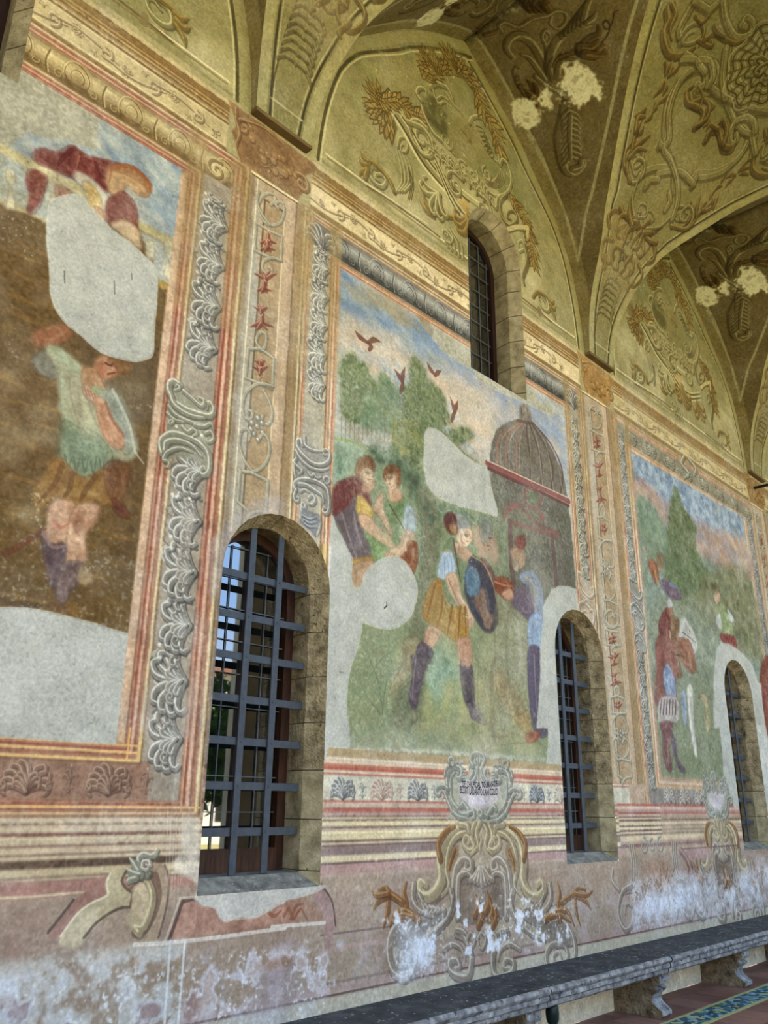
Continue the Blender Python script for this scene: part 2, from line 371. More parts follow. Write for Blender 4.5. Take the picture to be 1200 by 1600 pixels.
# --- bay 1 picture frame (right part in view)
o1 = [(0.3, 5.865), (2.78, 5.865), (2.78, 1.52), (0.3, 1.52)]
rect(W, 0.3, 1.52, 2.80, 5.86, (178, 152, 120), nz=7)
ring(W, o1, [(0.3, 5.765), (2.635, 5.765), (2.635, 1.60), (0.3, 1.60)], MFR, MOULD, 'TRB')
rect(W, 0.3, 5.57, 2.64, 5.765, (184, 160, 110), nz=6)
rect(W, 2.39, 1.60, 2.64, 5.6, (166, 152, 132), nz=6, nk='n2')
rect(W, 0.3, 1.60, 2.45, 1.79, (160, 124, 102), nz=6)
ring(W, [(0.3, 5.575), (2.395, 5.575), (2.395, 1.775), (0.3, 1.775)], [(0.3, 5.49), (2.29, 5.49), (2.285, 1.87), (0.3, 1.87)], MFR, MOULD, 'TRB')
W.poly([(2.29, 5.49), (2.235, 5.44), (2.235, 1.9), (2.285, 1.87)], (208, 172, 138), nz=8, feather=.003)
W.stroke([(2.222, 5.45), (2.228, 3.5), (2.20, 2.55)], .016, (236, 228, 214), .9, sm=False)
# torus with shells across the top of bay 1
def torus(K, x0, x1, z0, z1, per, pal, dark):
    h = z1 - z0; hi, mid, lo = pal
    for k in range(8):
        t = k / 7; K.poly([(x0, z0 + h * t), (x1, z0 + h * t), (x1, z0 + h * (t + .16)), (x0, z0 + h * (t + .16))], lerp(dark, hi, max(0, 1 - abs(t - .68) * 1.7)), .8, .006, .004, 5)
    x = x0 + per * .3; k = 0
    while x < x1:
        for s in range(5):
            r = h * (.16 + .1 * s)
            K.stroke([(x + sg * r * .9 * math.sin(a), z0 + h * .55 + r * 1.05 * math.cos(a)) for sg, a in [(1, q) for q in np.linspace(-2.2, 2.2, 9)]], h * .05, lo if s % 2 else mid, .8, (.5, .5))
            K.stroke([(x - h * .03 + r * .8 * math.sin(a), z0 + h * .56 + r * math.cos(a)) for a in np.linspace(-1.9, .2, 6)], h * .035, hi, .85, (.4, .4))
        for sg in (-1, 1):
            relief(K, spiral(x + sg * per * .3, z0 + h * .25, h * .17, math.pi / 2, 1.1, -sg), h * .07, hi, mid, lo, .8)
            K.blob(x + sg * h * .3, z0 + h * .2, h * .16, h * .11, dark, .7)
        K.stroke([(x + per * .5, z0 + h * .1), (x + per * .46, z0 + h * .5), (x + per * .5, z1 - h * .05)], h * .05, lo, .7)
        K.stroke([(x + per * .53, z0 + h * .1), (x + per * .49, z0 + h * .5), (x + per * .53, z1 - h * .05)], h * .04, hi, .7)
        x += per; k += 1
torus(W, 0.3, 2.62, 5.575, 5.762, .36, ((224, 204, 150), (176, 152, 98), (104, 80, 44)), (118, 92, 54))
W.blob(2.5, 5.66, .10, .1, (214, 192, 140), .9); relief(W, spiral(2.5, 5.66, .085, 1.2, 1.4, 1), .03, *((224, 204, 150), (176, 152, 98), (104, 80, 44)))
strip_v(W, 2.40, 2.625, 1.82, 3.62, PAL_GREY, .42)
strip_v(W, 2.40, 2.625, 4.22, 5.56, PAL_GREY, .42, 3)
strip_h(W, 0.4, 2.34, 1.615, 1.77, PAL_BROWN, .42)
# gold glaze that survives on the frame's lower corner
for z in (1.865, 1.83, 1.79, 1.525, 1.565): W.stroke([(0.3, z), (2.38 if z > 1.7 else 2.78, z)], .012, (232, 186, 112), .8, (1, 1), sm=False)
for x in (2.66, 2.765): W.stroke([(x, 1.52), (x, 2.6)], .012, (214, 168, 108), .7, (1, .1), sm=False)
for x in (2.31, 2.38): W.stroke([(x, 1.8), (x, 1.95)], .012, (232, 186, 112), .8, sm=False)

# --- bay 2 picture frame
o2 = [(3.285, 5.845), (7.265, 5.845), (7.265, 1.50), (3.285, 1.50)]
i2 = [(3.375, 5.765), (7.155, 5.765), (7.155, 1.60), (3.375, 1.60)]
rect(W, 3.285, 1.50, 7.265, 5.845, (184, 160, 126), nz=6)
ring(W, o2, i2, MFR, [(150, 120, 80), (238, 222, 176), (120, 96, 70), (190, 160, 112), (222, 194, 150), (168, 96, 72), (222, 176, 140), (140, 96, 70)], 'LTR')
rect(W, 3.375, 1.60, 3.56, 5.765, (178, 168, 146), nz=6); rect(W, 6.98, 1.60, 7.155, 5.765, (176, 164, 140), nz=6)
rect(W, 3.375, 5.555, 7.155, 5.765, (128, 122, 108), nz=8)
m2o = [(3.56, 5.56), (6.98, 5.56), (6.98, 1.87), (3.56, 1.87)]; m2i = [(3.672, 5.485), (6.885, 5.485), (6.885, 1.87), (3.672, 1.87)]
ring(W, m2o, m2i, MFR, [(206, 190, 140), (140, 96, 66), (214, 176, 130), (172, 104, 78), (236, 216, 176), (176, 92, 66), (216, 160, 124), (200, 164, 130)], 'LTR')
W.stroke([(6.876, 5.45), (6.868, 4.4), (6.86, 3.4), (6.885, 2.95)], .014, (238, 228, 208), .8, sm=False)
torus(W, 3.56, 7.0, 5.56, 5.755, .40, ((196, 194, 182), (132, 128, 118), (62, 60, 56)), (70, 68, 62))
leaf(W, 3.47, 5.56, math.pi / 2, .2, PAL_GREY, 1, 7, .9, 1.9); leaf(W, 7.07, 5.56, math.pi / 2, .2, PAL_GREY, 1, 7, .9, 1.9)
strip_v(W, 3.378, 3.56, 4.35, 5.56, ((236, 232, 216), (176, 170, 152), (92, 90, 84)), .33)
strip_v(W, 6.985, 7.15, 3.75, 5.56, ((228, 220, 196), (166, 156, 132), (84, 78, 68)), .33)
# base of bay 2
Z2 = [1.930, 1.872, 1.857, 1.831, 1.82, 1.795, 1.784, 1.776, 1.766]
bands_h(W, 3.5, 7.6, Z2, [(182, 158, 118), (232, 214, 190), (222, 196, 168), (196, 116, 92), (188, 104, 84), (224, 192, 166), (236, 226, 212), (186, 96, 80)])
rect(W, 3.5, 1.612, 7.6, 1.766, (204, 196, 172), nz=6)
strip_h(W, 3.72, 5.1, 1.615, 1.755, ((226, 224, 214), (172, 168, 158), (110, 108, 106)), .36, alt=((232, 214, 196), (204, 180, 158), (168, 138, 120)))
strip_h(W, 5.55, 6.5, 1.615, 1.755, ((232, 224, 206), (196, 182, 160), (150, 132, 112)), .36, alt=((214, 214, 210), (150, 152, 152), (98, 102, 106)))
ZB = [1.612, 1.601, 1.588, 1.571, 1.546, 1.536, 1.522, 1.511, 1.500, 1.489, 1.458, 1.447, 1.431, 1.411, 1.378, 1.364, 1.352, 1.340, 1.291, 1.250, 1.239, 1.182, 1.150]
CB = [(188, 110, 96), (216, 176, 156), (190, 180, 160), (190, 104, 88), (170, 120, 108), (196, 160, 150), (112, 84, 84), (224, 210, 168), (120, 92, 84), (222, 206, 160), (110, 84, 82), (192, 170, 144), (234, 218, 172), (218, 200, 152), (116, 88, 84), (228, 210, 166), (118, 92, 90), (150, 128, 120), (226, 208, 166), (112, 86, 84), (186, 148, 138), (206, 178, 160)]
bands_h(W, 3.5, 7.37, ZB, CB); 
# --- bay 1 base
ZB1 = [1.53, 1.515, 1.489, 1.481, 1.45, 1.434, 1.417, 1.396, 1.385, 1.372, 1.358, 1.347, 1.331, 1.293, 1.261, 1.252, 1.240, 1.229, 1.168, 1.14]
CB1 = [(138, 94, 82), (208, 190, 156), (128, 96, 84), (206, 186, 152), (124, 84, 72), (214, 196, 154), (204, 184, 148), (120, 84, 76), (206, 186, 148), (210, 190, 152), (118, 84, 76), (208, 190, 150), (98, 78, 62), (202, 182, 140), (126, 104, 84), (208, 188, 148), (92, 74, 64), (184, 134, 116), (196, 170, 136)]
bands_h(W, 0.3, 2.98, ZB1, CB1)
# --- bay 3 picture frame
o3 = [(7.90, 5.81), (12.02, 5.81), (12.02, 1.50), (7.90, 1.50)]; i3 = [(8.0, 5.735), (11.93, 5.735), (11.93, 1.60), (8.0, 1.60)]
rect(W, 7.90, 1.5, 12.02, 5.82, (178, 158, 122), nz=6)
ring(W, o3, i3, MFR, [(210, 184, 140), (150, 116, 76), (224, 200, 150), (190, 120, 84), (226, 196, 160), (176, 96, 76), (218, 176, 150), (150, 110, 86)], 'LTRB')
rect(W, 8.0, 1.6, 8.17, 5.73, (160, 152, 136), nz=6); rect(W, 11.72, 1.6, 11.93, 5.73, (140, 138, 132), nz=6); rect(W, 8.0, 5.52, 11.93, 5.735, (150, 142, 118), nz=9)
rect(W, 8.0, 1.6, 11.93, 1.78, (148, 138, 126), nz=8)
strip_v(W, 8.0, 8.16, 1.8, 3.3, PAL_GREY, .34); strip_v(W, 8.0, 8.16, 3.9, 5.6, PAL_GREY, .34); strip_v(W, 11.74, 11.9, 1.8, 5.5, PAL_GREY, .34)
strip_h(W, 8.15, 11.9, 5.535, 5.72, ((214, 208, 184), (160, 152, 128), (92, 88, 72)), .5, -1)
strip_h(W, 8.3, 10.2, 1.61, 1.77, ((234, 224, 204), (178, 162, 142), (104, 96, 92)), .36)
ring(W, [(8.16, 5.53), (11.72, 5.53), (11.72, 1.78), (8.16, 1.78)], [(8.33, 5.44), (11.58, 5.45), (11.58, 1.88), (8.30, 1.88)], MFR, [(200, 170, 120), (222, 196, 150), (196, 108, 76), (232, 204, 172), (236, 224, 206), (196, 140, 112), (206, 164, 132), (190, 150, 120)], 'LTRB')
ZB3 = [1.62, 1.60, 1.57, 1.545, 1.53, 1.507, 1.495, 1.484, 1.461, 1.45, 1.43, 1.415, 1.392, 1.375, 1.358, 1.34, 1.29, 1.267, 1.24]
CB3 = [(182, 96, 80), (222, 190, 170), (186, 150, 138), (160, 84, 76), (206, 170, 150), (120, 90, 84), (232, 214, 168), (120, 94, 84), (230, 212, 166), (228, 208, 160), (118, 92, 88), (228, 210, 164), (118, 92, 90), (226, 208, 160), (130, 104, 98), (222, 200, 158), (196, 164, 140), (140, 104, 104)]
bands_h(W, 7.36, 14.2, ZB3, CB3)
# bay 4 beginning
rect(W, 12.58, 1.5, 14.3, 5.8, (170, 150, 120), nz=8)

# --- pilasters: flat side strips, a sunk centre panel, strapwork
def pilaster(K, xl, xr, zb, pan, zt=5.83):
    rect(K, xl, zb, xr, zt, (188, 162, 130), nz=6, nk='nv')
    K.poly([(xl, zb), (xl + .03, zb), (xl + .03, zt), (xl, zt)], (150, 130, 102), .8, .003, .004)
    K.poly([(pan[0] - .1, zb), (pan[0] - .01, zb), (pan[0] - .01, zt), (pan[0] - .1, zt)], (206, 184, 150), .8, .01, .01, nk='nv', col2=(170, 164, 150))
    K.poly([(pan[0], zb), (pan[1], zb), (pan[1], zt - .16), (pan[0], zt - .16)], (176, 150, 114), .95, .003, .004, 8)
    K.stroke([(pan[0], zb), (pan[0], zt - .16), (pan[1], zt - .16)], .014, (112, 92, 66), .9, sm=False)
    K.stroke([(pan[1], zt - .16), (pan[1], zb)], .012, (228, 210, 168), .8, sm=False)
    K.poly([(pan[1] + .01, zb), (pan[1] + .1, zb), (pan[1] + .1, zt), (pan[1] + .01, zt)], (196, 168, 136), .8, .008, .01, nk='nv')
    K.poly([(pan[1] + .1, zb), (pan[1] + .115, zb), (pan[1] + .115, zt), (pan[1] + .1, zt)], (122, 98, 68), .8, .004, .004)
    K.poly([(pan[1] + .115, zb), (xr, zb), (xr, zt), (pan[1] + .115, zt)], (160, 132, 92), .8, .006, .006, nk='nv')
    K.stroke([(xl, zt + .005), (pan[1] + .11, zt + .005)], .018, (238, 222, 170), .9, sm=False); K.stroke([(pan[1] + .11, zt - .012), (xl, zt - .015)], .01, (112, 84, 50), .9, sm=False)
pilaster(W, 2.79, 3.285, 1.5, (2.92, 3.105)); pilaster(W, 7.27, 7.90, 1.80, (7.44, 7.68)); pilaster(W, 12.03, 12.55, 1.7, (12.16, 12.38))
W.poly([(2.90, 5.3), (2.915, 3.2), (2.79, 3.2), (2.8, 5.6), (2.85, 5.6)], (170, 168, 156), .5, .03, .03, nk='nv')
W.stroke([(2.845, 1.7), (2.845, 5.8)], .012, (236, 220, 184), .8, sm=False)
# terracotta-brown bracket panel with fruit over each pilaster
def bracket(K, xa, xb, col, pal, rs):
    K.poly([(xa - .12, 6.31), (xb + .1, 6.28), (xb + .08, 6.2), (xb - .02, 6.1), (xb + .02, 6.0), (xb - .04, 5.9), (xb - .06, 5.85), (xa + .03, 5.85), (xa - .01, 5.95), (xa - .07, 6.05), (xa - .03, 6.14)], col, 1, .005, .006, 8)
    rr = random.Random(rs)
    relief(K, spiral(xa + .03, 6.16, .075, .5, 1.3, 1), .03, *pal); relief(K, spiral(xb - .03, 6.02, .085, 2.4, 1.3, -1), .035, *pal)
    relief(K, [(xa + .02, 6.22), (xa + .2, 6.28), (xa + .4, 6.26)], .02, *pal)
    relief(K, [(xa - .05, 6.28), (xa - .04, 6.18), (xa + .0, 6.08), (xa - .02, 5.96), (xa + .03, 5.86)], .03, *pal)
    fruits(K, [(xa + .1 + rr.random() * (xb - xa - .2), 5.97 + rr.random() * .17) for _ in range(16)], .034, pal, .9, rs)
    burst(K, (xa + xb) / 2, 6.0, -math.pi / 2, .13, pal, 9, 2.6, 2, .8, rs)
    fruits(K, [((xa + xb) / 2 + dx, 6.0 + dz) for dx, dz in ((-.09, .0), (.02, -.035), (.11, .01), (.0, .05))], .045, pal, .95, rs + 1)
bracket(W, 2.66, 3.28, (150, 116, 78), ((202, 172, 120), (164, 128, 84), (106, 76, 46)), 3)
bracket(W, 7.34, 7.93, (172, 134, 78), ((218, 184, 118), (176, 136, 76), (122, 88, 44)), 4)
bracket(W, 12.0, 12.6, (160, 124, 70), ((210, 176, 112), (170, 132, 74), (112, 82, 42)), 5)
# ------------------------------------------------------------------ painted lunettes (one design, repeated in each bay)
def sh(P, dx): return [(x + dx, y) for x, y in P]
G_L = ((214, 206, 152), (166, 156, 104), (98, 88, 50)); G_D = ((190, 180, 124), (134, 122, 76), (84, 72, 38)); GO = ((184, 156, 84), (152, 126, 64), (98, 82, 42))
def arch_line(c, inset, n=40):
    L = [(c - HB + LAT[i] + inset * (1 if LAT[i] < 1 else .9), PZ[i] - inset * min(1, LAT[i] * 1.1)) for i in range(0, len(LAT), 2)]
    return L + [(2 * c - x, z) for x, z in L[::-1]][1:]
def lunette(dx, full=True, a=.9):
    c = BAYC + dx; K = W
    P = arch_line(c, .0)
    K.poly(P, (166, 156, 106), 1, .002, 0, 8, nk='n1', col2=(138, 132, 84))
    K.tint(c - 2, 6.9, c + 2, 9.3, (132, 134, 84), .55, 'n1', -.2, 1.2)
    K.tint(c - 2, 6.35, c + 2, 7.6, (206, 192, 142), .6, 'n1', -.1, 1.3)
    # border fillet
    K.stroke(arch_line(c, .05), .11, (170, 160, 104), .7, sm=False); K.stroke(arch_line(c, .125), .03, (92, 82, 44), .9, sm=False); K.stroke(arch_line(c, .155), .016, (212, 202, 148), .8, sm=False)
    zb = 6.46
    K.stroke([(c - 1.86, zb), (c + 1.86, zb)], .018, (226, 212, 164), .9, sm=False); K.stroke([(c - 1.84, zb - .03), (c + 1.84, zb - .03)], .02, (136, 118, 74), .7, sm=False)
    n = lambda pts: sh(WP('n', pts), dx)
    w = .045
    # inner horizontal fillet with break
    K.stroke(n([(60, 905), (150, 960), (330, 1085), (460, 1180), (545, 1245)]), .022, (116, 98, 58), a, sm=False); K.stroke(n([(60, 885), (460, 1155)]), .014, (218, 204, 150), a, sm=False)
    # left acanthus volute
    relief(K, n([(240, 940), (210, 870), (150, 800), (90, 770), (75, 820), (110, 880), (160, 905), (185, 870), (160, 830), (125, 825), (115, 850), (140, 870)]), .05, *G_L)
    relief(K, n([(235, 930), (200, 850), (130, 770), (70, 730), (20, 700)]), .05, *GO)
    for q in ([(70, 740), (40, 720), (10, 660)], [(60, 760), (20, 745), (0, 700)], [(60, 790), (20, 800), (5, 830)], [(60, 800), (45, 840), (60, 865)]): relief(K, n(q), .05, *GO, taper=(1, .2))
    # S console in the left
    for k, o in enumerate((0, 22, 44, 66)):
        relief(K, n([(255 + o * .8, 940), (290 + o, 880), (285 + o, 780), (262 + o * .7, 680), (255 + o * .5, 620 + o * .3)]), .03, *G_L)
    relief(K, n([(262, 640), (275, 585), (310, 580), (330, 625), (320, 670), (290, 670), (285, 635), (302, 625)]), .035, *G_L)
    for k in range(3): K.stroke(n([(330 + k * 12, 1000), (352 + k * 10, 900), (335 + k * 8, 780 + k * 20)]), .01, (92, 82, 46), a)
    # long raking ribs of the scroll frame
    for o, cl, ww in ((0, (214, 206, 154), .03), (16, (92, 82, 48), .03), (34, (150, 140, 92), .05), (52, (204, 194, 142), .018), (64, (86, 76, 42), .02)):
        K.stroke(n([(232 + o, 430 + o * .2), (300 + o, 540), (400 + o, 720), (500 + o, 850), (625 + o, 985)]), ww, cl, a)
    K.poly(n([(232, 430), (262, 520), (235, 610)]), (108, 98, 58), .8)
    # left leafy bunch
    burst(K, *n([(180, 400)])[0], 2.7, .30, GO, 13, 3.4, 3, .9, 4); burst(K, *n([(200, 400)])[0], -2.0, .34, GO, 9, 1.5, 3, .9, 5)
    garland(K, n([(410, 430), (340, 400), (260, 330), (170, 330), (120, 300)]), .16, GO, 16, 6)
    # central cartouche: outer scrolls
    relief(K, spiral(*n([(425, 590)])[0], .20, 1.2, 1.9, 1, 24), .055, *G_L); relief(K, n([(330, 470), (360, 480), (440, 520), (500, 620), (490, 700), (430, 690), (380, 620)]), .06, *G_L)
    relief(K, n([(420, 330), (440, 420), (500, 540), (560, 600), (600, 640), (640, 690)]), .055, *G_L); relief(K, spiral(*n([(590, 600)])[0], .10, .4, 1.5, -1), .03, *G_L)
    relief(K, n([(420, 330), (390, 280), (410, 245), (450, 260), (455, 310)]), .05, *G_L); relief(K, n([(480, 240), (520, 215), (590, 240), (620, 290), (640, 350)]), .06, *G_L)
    K.poly(n([(440, 330), (500, 300), (560, 380), (600, 450), (600, 560), (560, 560), (480, 480), (440, 400)]), (98, 92, 52), .75, .02, .02, 6, sm=True)
    for q in ([(500, 260), (520, 320), (560, 300), (600, 330)], [(510, 300), (540, 350), (580, 340), (620, 380)], [(590, 280), (640, 360), (680, 400)]): relief(K, n(q), .035, *G_L)
    K.poly(n([(600, 460), (690, 400), (760, 470), (860, 620), (880, 700), (800, 770), (700, 740), (640, 680), (600, 580)]), (164, 152, 100), .6, .03, .02, 8, sm=True, col2=(140, 130, 80))
    K.tint(*[v for v in (n([(600, 780)])[0][0], n([(600, 780)])[0][1], n([(850, 600)])[0][0], n([(850, 600)])[0][1])][:4], (84, 74, 40), .3, 'n2', 0)
    relief(K, n([(740, 480), (770, 440), (830, 450), (900, 560), (935, 680), (940, 745), (880, 690), (820, 600)]), .05, *G_L)
    for k in range(6): K.stroke(n([(790 + k * 14, 500 + k * 34), (830 + k * 14, 520 + k * 32), (845 + k * 12, 560 + k * 30), (820 + k * 14, 575 + k * 28)]), .018, (96, 88, 50), a)
    for k in range(5): relief(K, n([(690 + k * 12, 520 + k * 10), (720 + k * 8, 560 + k * 10), (735 + k * 6, 610)]), .03, *GO, taper=(1, .1))
    garland(K, n([(940, 640), (900, 500), (830, 380), (780, 240), (700, 130), (600, 110), (480, 130), (430, 180)]), .19, GO, 30, 8)
    burst(K, *n([(520, 150)])[0], 2.2, .3, GO, 12, 2.8, 3, .9, 9); burst(K, *n([(650, 140)])[0], 1.4, .32, GO, 12, 2.6, 3, .9, 10)
    # shells and scrolls of the lower centre
    for p, r, h in (((590, 790), .14, 1), ((640, 760), .10, -1), ((700, 780), .09, 1), ((770, 830), .09, -1)): relief(K, spiral(*n([p])[0], r, 1.0, 1.3, h), .035, *G_L)
    for k in range(8): leaf(K, *n([(520 + k * 45, 690 + k * 45)])[0], 2.4 - k * .2, .15, G_L, 1, 4, .8, 1.6)
    relief(K, n([(620, 870), (620, 920), (610, 900), (800, 1040)]), .03, *G_L); K.stroke(n([(630, 870), (700, 930), (800, 1010), (860, 1050)]), .02, (216, 206, 152), a, sm=False); K.stroke(n([(630, 905), (740, 1010)]), .02, (100, 88, 50), a, sm=False)
    K.poly(n([(640, 950), (740, 1030), (735, 1200), (690, 1150), (690, 1060)]), (186, 144, 70), .7, .02, .02, 10)
    relief(K, n([(675, 1050), (650, 1100), (600, 1105), (540, 1075), (490, 1090)]), .05, *GO)
    for q in ([(500, 1100), (450, 1060), (410, 1000)], [(500, 1080), (450, 1010), (430, 920)], [(540, 1080), (510, 1010), (490, 950)], [(570, 1080), (550, 1040), (530, 1020)]): relief(K, n(q), .06, *GO, taper=(1, .2))
    for k in range(5): relief(K, n([(700 - k * 25, 1390 - k * 20), (690 - k * 28, 1300 - k * 15), (640 - k * 18, 1220), (600 - k * 4, 1150 + k * 20)]), .035, *G_L, taper=(1, .3))
    relief(K, spiral(*n([(590, 1230)])[0], .10, 1, 1.3, -1), .03, *G_L)
    # right hand bowl with ripples and its console
    for k in range(5):
        relief(K, n([(830 + k * 14, 790 + k * 12), (850 + k * 10, 870), (900 + k * 2, 905 - k * 10), (960 - k * 8, 890 - k * 12), (985 - k * 12, 820), (960 - k * 6, 770 + k * 10)]), .03, *G_L)
    relief(K, spiral(*n([(862, 825)])[0], .09, 2, 1.5, 1), .03, *G_L)
    relief(K, n([(950, 760), (965, 725), (1000, 760), (1025, 860), (1000, 940), (930, 970), (870, 940)]), .05, *G_L)
    relief(K, n([(880, 990), (920, 1050), (930, 990), (950, 970)]), .05, *G_L); relief(K, n([(990, 960), (950, 1010), (960, 1100), (1010, 1165), (1060, 1130), (1050, 1080), (1010, 1070), (995, 1110), (1020, 1125)]), .05, *G_D)
    for k in range(3): leaf(K, *n([(840 + k * 20, 960 + k * 30)])[0], 2.2, .16, G_L, 1, 4, .8, 1.5)
    garland(K, n([(1170, 1400), (1150, 1250), (1100, 1100), (1010, 950)]), .16, GO, 22, 12)
    K.stroke(n([(1005, 1190), (1060, 1175), (1135, 1180), (1130, 1240)]), .05, (196, 182, 128), a, sm=False); K.stroke(n([(1010, 1215), (1060, 1200), (1120, 1205)]), .02, (112, 96, 56), a, sm=False)
    relief(K, n([(1080, 1340), (1110, 1320), (1100, 1270), (1070, 1280), (1075, 1310)]), .04, *G_L); relief(K, n([(1110, 1300), (1130, 1400), (1100, 1500), (1110, 1560)]), .07, *G_D)
    for q, pl in (([(1262, 1900), (1240, 1850)], G_L),): pass
    # right lower volute (mirrors the left one)
    m = lambda pts: [(2 * c - x, y) for x, y in n(pts)]
    relief(K, m([(240, 940), (210, 870), (150, 800), (90, 770), (75, 820), (110, 880), (160, 905), (185, 870), (160, 830), (125, 825)]), .05, *G_L)
    relief(K, m([(235, 930), (200, 850), (130, 770), (70, 730), (20, 700)]), .05, *GO)
    for q in ([(70, 740), (40, 720), (10, 660)], [(60, 760), (20, 745), (0, 700)], [(60, 790), (20, 800), (5, 830)]): relief(K, m(q), .05, *GO, taper=(1, .2))
    K.stroke(m([(60, 905), (150, 960), (330, 1085), (460, 1180)]), .022, (116, 98, 58), a, sm=False); K.stroke(m([(180, 960), (180, 1000)]), .06, (140, 124, 80), a, sm=False)
    if full:      # lower middle, hidden by the upper window in the other bays
        for k in range(5):
            K.stroke([(c - .5 + .0 * k, 7.35 - k * .03), (c - .2, 7.02 - k * .035), (c + .2, 6.95 - k * .03), (c + .6, 7.1 - k * .03)], .02, (98, 86, 48) if k % 2 else (200, 188, 132), a)
        leaf(K, c, 6.98, -1.57, .34, GO, 1, 7, .9, 1.6); leaf(K, c - .45, 6.95, -2.2, .3, G_L, 1, 5, .9, 1.6); leaf(K, c + .45, 6.9, -1.2, .3, GO, 1, 5, .9, 1.6)
        relief(K, spiral(c - .2, 7.2, .16, 1, 1.4, 1), .04, *G_L); relief(K, spiral(c + .25, 7.2, .16, 2, 1.4, -1), .04, *G_L)
    K.tint(c - 1.6, 7.4, c + 1.5, 9.2, (150, 150, 98), .35, 'n2', .15, 1.6)
    rr = random.Random(int(c * 10))
    for _ in range(26): K.blob(c + rr.uniform(-1.5, 1.0), rr.uniform(7.6, 8.9), rr.uniform(.006, .022), rr.uniform(.004, .012), (216, 208, 170), .8, rr.uniform(0, 3), .4)
lunette(0); lunette(PER); lunette(-PER); lunette(2 * PER)

# ------------------------------------------------------------------ strapwork on the pilasters (measured on the one above window 1)
def strapwork(T, K=W):
    S = ((236, 226, 196), (180, 172, 146), (112, 106, 92)); w = .019
    RED = ((214, 166, 138), (162, 100, 78), (112, 66, 52))
    st = lambda pts, sm=True, ww=w: strap(K, T(pts), ww, *S, sm=sm)
    st([(140, 160), (160, 145), (155, 118), (128, 112), (108, 125), (92, 150), (90, 180), (110, 225), (140, 245), (180, 235), (196, 200), (195, 160), (178, 145), (162, 158), (172, 175)])
    st([(92, 105), (85, 140), (95, 180), (120, 220), (138, 243)]); st([(80, 235), (140, 270), (188, 290), (185, 390), (150, 385), (75, 350), (80, 235)], False)
    st([(185, 392), (150, 380), (112, 395), (108, 430), (135, 452), (146, 430), (132, 418)])
    def flower(x, y, s, d):
        for ang in (-.9, -.35, .35, .9):
            P = T([(x, y), (x + s * .5 * math.sin(ang), y + d * s * .45 * math.cos(ang)), (x + s * 1.0 * math.sin(ang * 1.3), y + d * s * .8 * math.cos(ang))]); relief(K, P, .026, *RED, taper=(1, .1))
        P = T([(x, y - d * s * .5), (x, y), (x, y + d * s * .3)]); relief(K, P, .03, *RED)
        for q in T([(x, y - d * s * .8), (x - s * .2, y - d * s * .65), (x + s * .2, y - d * s * .65)]): K.blob(q[0], q[1], .009, .009, RED[0], .9)
    flower(130, 300, 38, 1); flower(128, 330, 34, 1)
    flower(118, 470, 52, -1); flower(114, 500, 34, 1)
    flower(104, 640, 54, 1); flower(100, 600, 30, -1)
    st([(120, 775), (84, 740), (86, 705), (105, 690), (122, 705), (118, 750), (100, 765), (95, 765)])
    st([(48, 760), (100, 760), (155, 800), (148, 925), (36, 880), (48, 760)], False); flower(96, 850, 36, -1); flower(96, 820, 24, -1)
    st([(150, 915), (90, 905), (40, 940), (24, 990), (30, 1040), (55, 1055), (66, 1025), (48, 1015)]); st([(110, 930), (140, 990), (148, 1040), (130, 1075), (104, 1060), (108, 1038)])
    S2 = ((236, 232, 212), (176, 172, 156), (110, 108, 98))
    for dx_, dy_ in ((0, 0), (-22, -16), (20, -14), (-14, 30), (22, 26), (2, -36), (4, 56), (-26, 12)):
        q = T([(86 + dx_, 1085 + dy_)])[0]; K.blob(*q, .03, .03, S2[2], .8); K.blob(q[0] - .004, q[1] + .004, .022, .022, S2[1], .9); K.blob(q[0] - .008, q[1] + .008, .009, .009, S2[0], .9)
    st([(20, 1100), (10, 1150), (30, 1220), (60, 1262)]); st([(50, 1140), (55, 1110), (38, 1092), (18, 1100)]); st([(96, 1130), (110, 1115), (132, 1140), (134, 1200), (110, 1250), (60, 1275), (10, 1265)])
    st([(14, 1268), (60, 1275), (130, 1310), (122, 1440)], False); st([(14, 1268), (4, 1395), (50, 1440)], False); st([(125, 1440), (70, 1440), (40, 1470), (30, 1500)])
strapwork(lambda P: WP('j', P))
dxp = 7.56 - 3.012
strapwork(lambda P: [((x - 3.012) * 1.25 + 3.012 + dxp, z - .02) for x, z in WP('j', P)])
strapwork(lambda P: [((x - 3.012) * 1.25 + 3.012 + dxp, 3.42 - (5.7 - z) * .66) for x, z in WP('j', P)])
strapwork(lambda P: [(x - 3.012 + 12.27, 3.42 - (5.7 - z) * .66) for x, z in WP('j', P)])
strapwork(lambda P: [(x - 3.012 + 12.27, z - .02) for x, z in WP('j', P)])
# ------------------------------------------------------------------ painted vault: strips between the bays, and the cross-vault webs
VM = Canvas(-2.33, 0.0, 2.33, float(S_M[-1]) + .02, 0.006, (176, 168, 110))
VL = Canvas(0.0, 0.0, float(S_L[-1]) + .02, 2.62, 0.006, (140, 128, 84))
rect(VM, -2.4, -.1, 2.4, 4.5, (178, 166, 106), nz=8, nk='n1', col2=(158, 150, 92))  # cream pigment with the garden's yellow bounce light mixed into it
VM.tint(-2.3, 0, 2.3, 4.3, (146, 140, 88), .5, 'n2', .1, 1.4)
GV = ((214, 204, 144), (170, 158, 100), (100, 88, 46)); GOV = ((196, 172, 100), (156, 130, 68), (92, 74, 36))
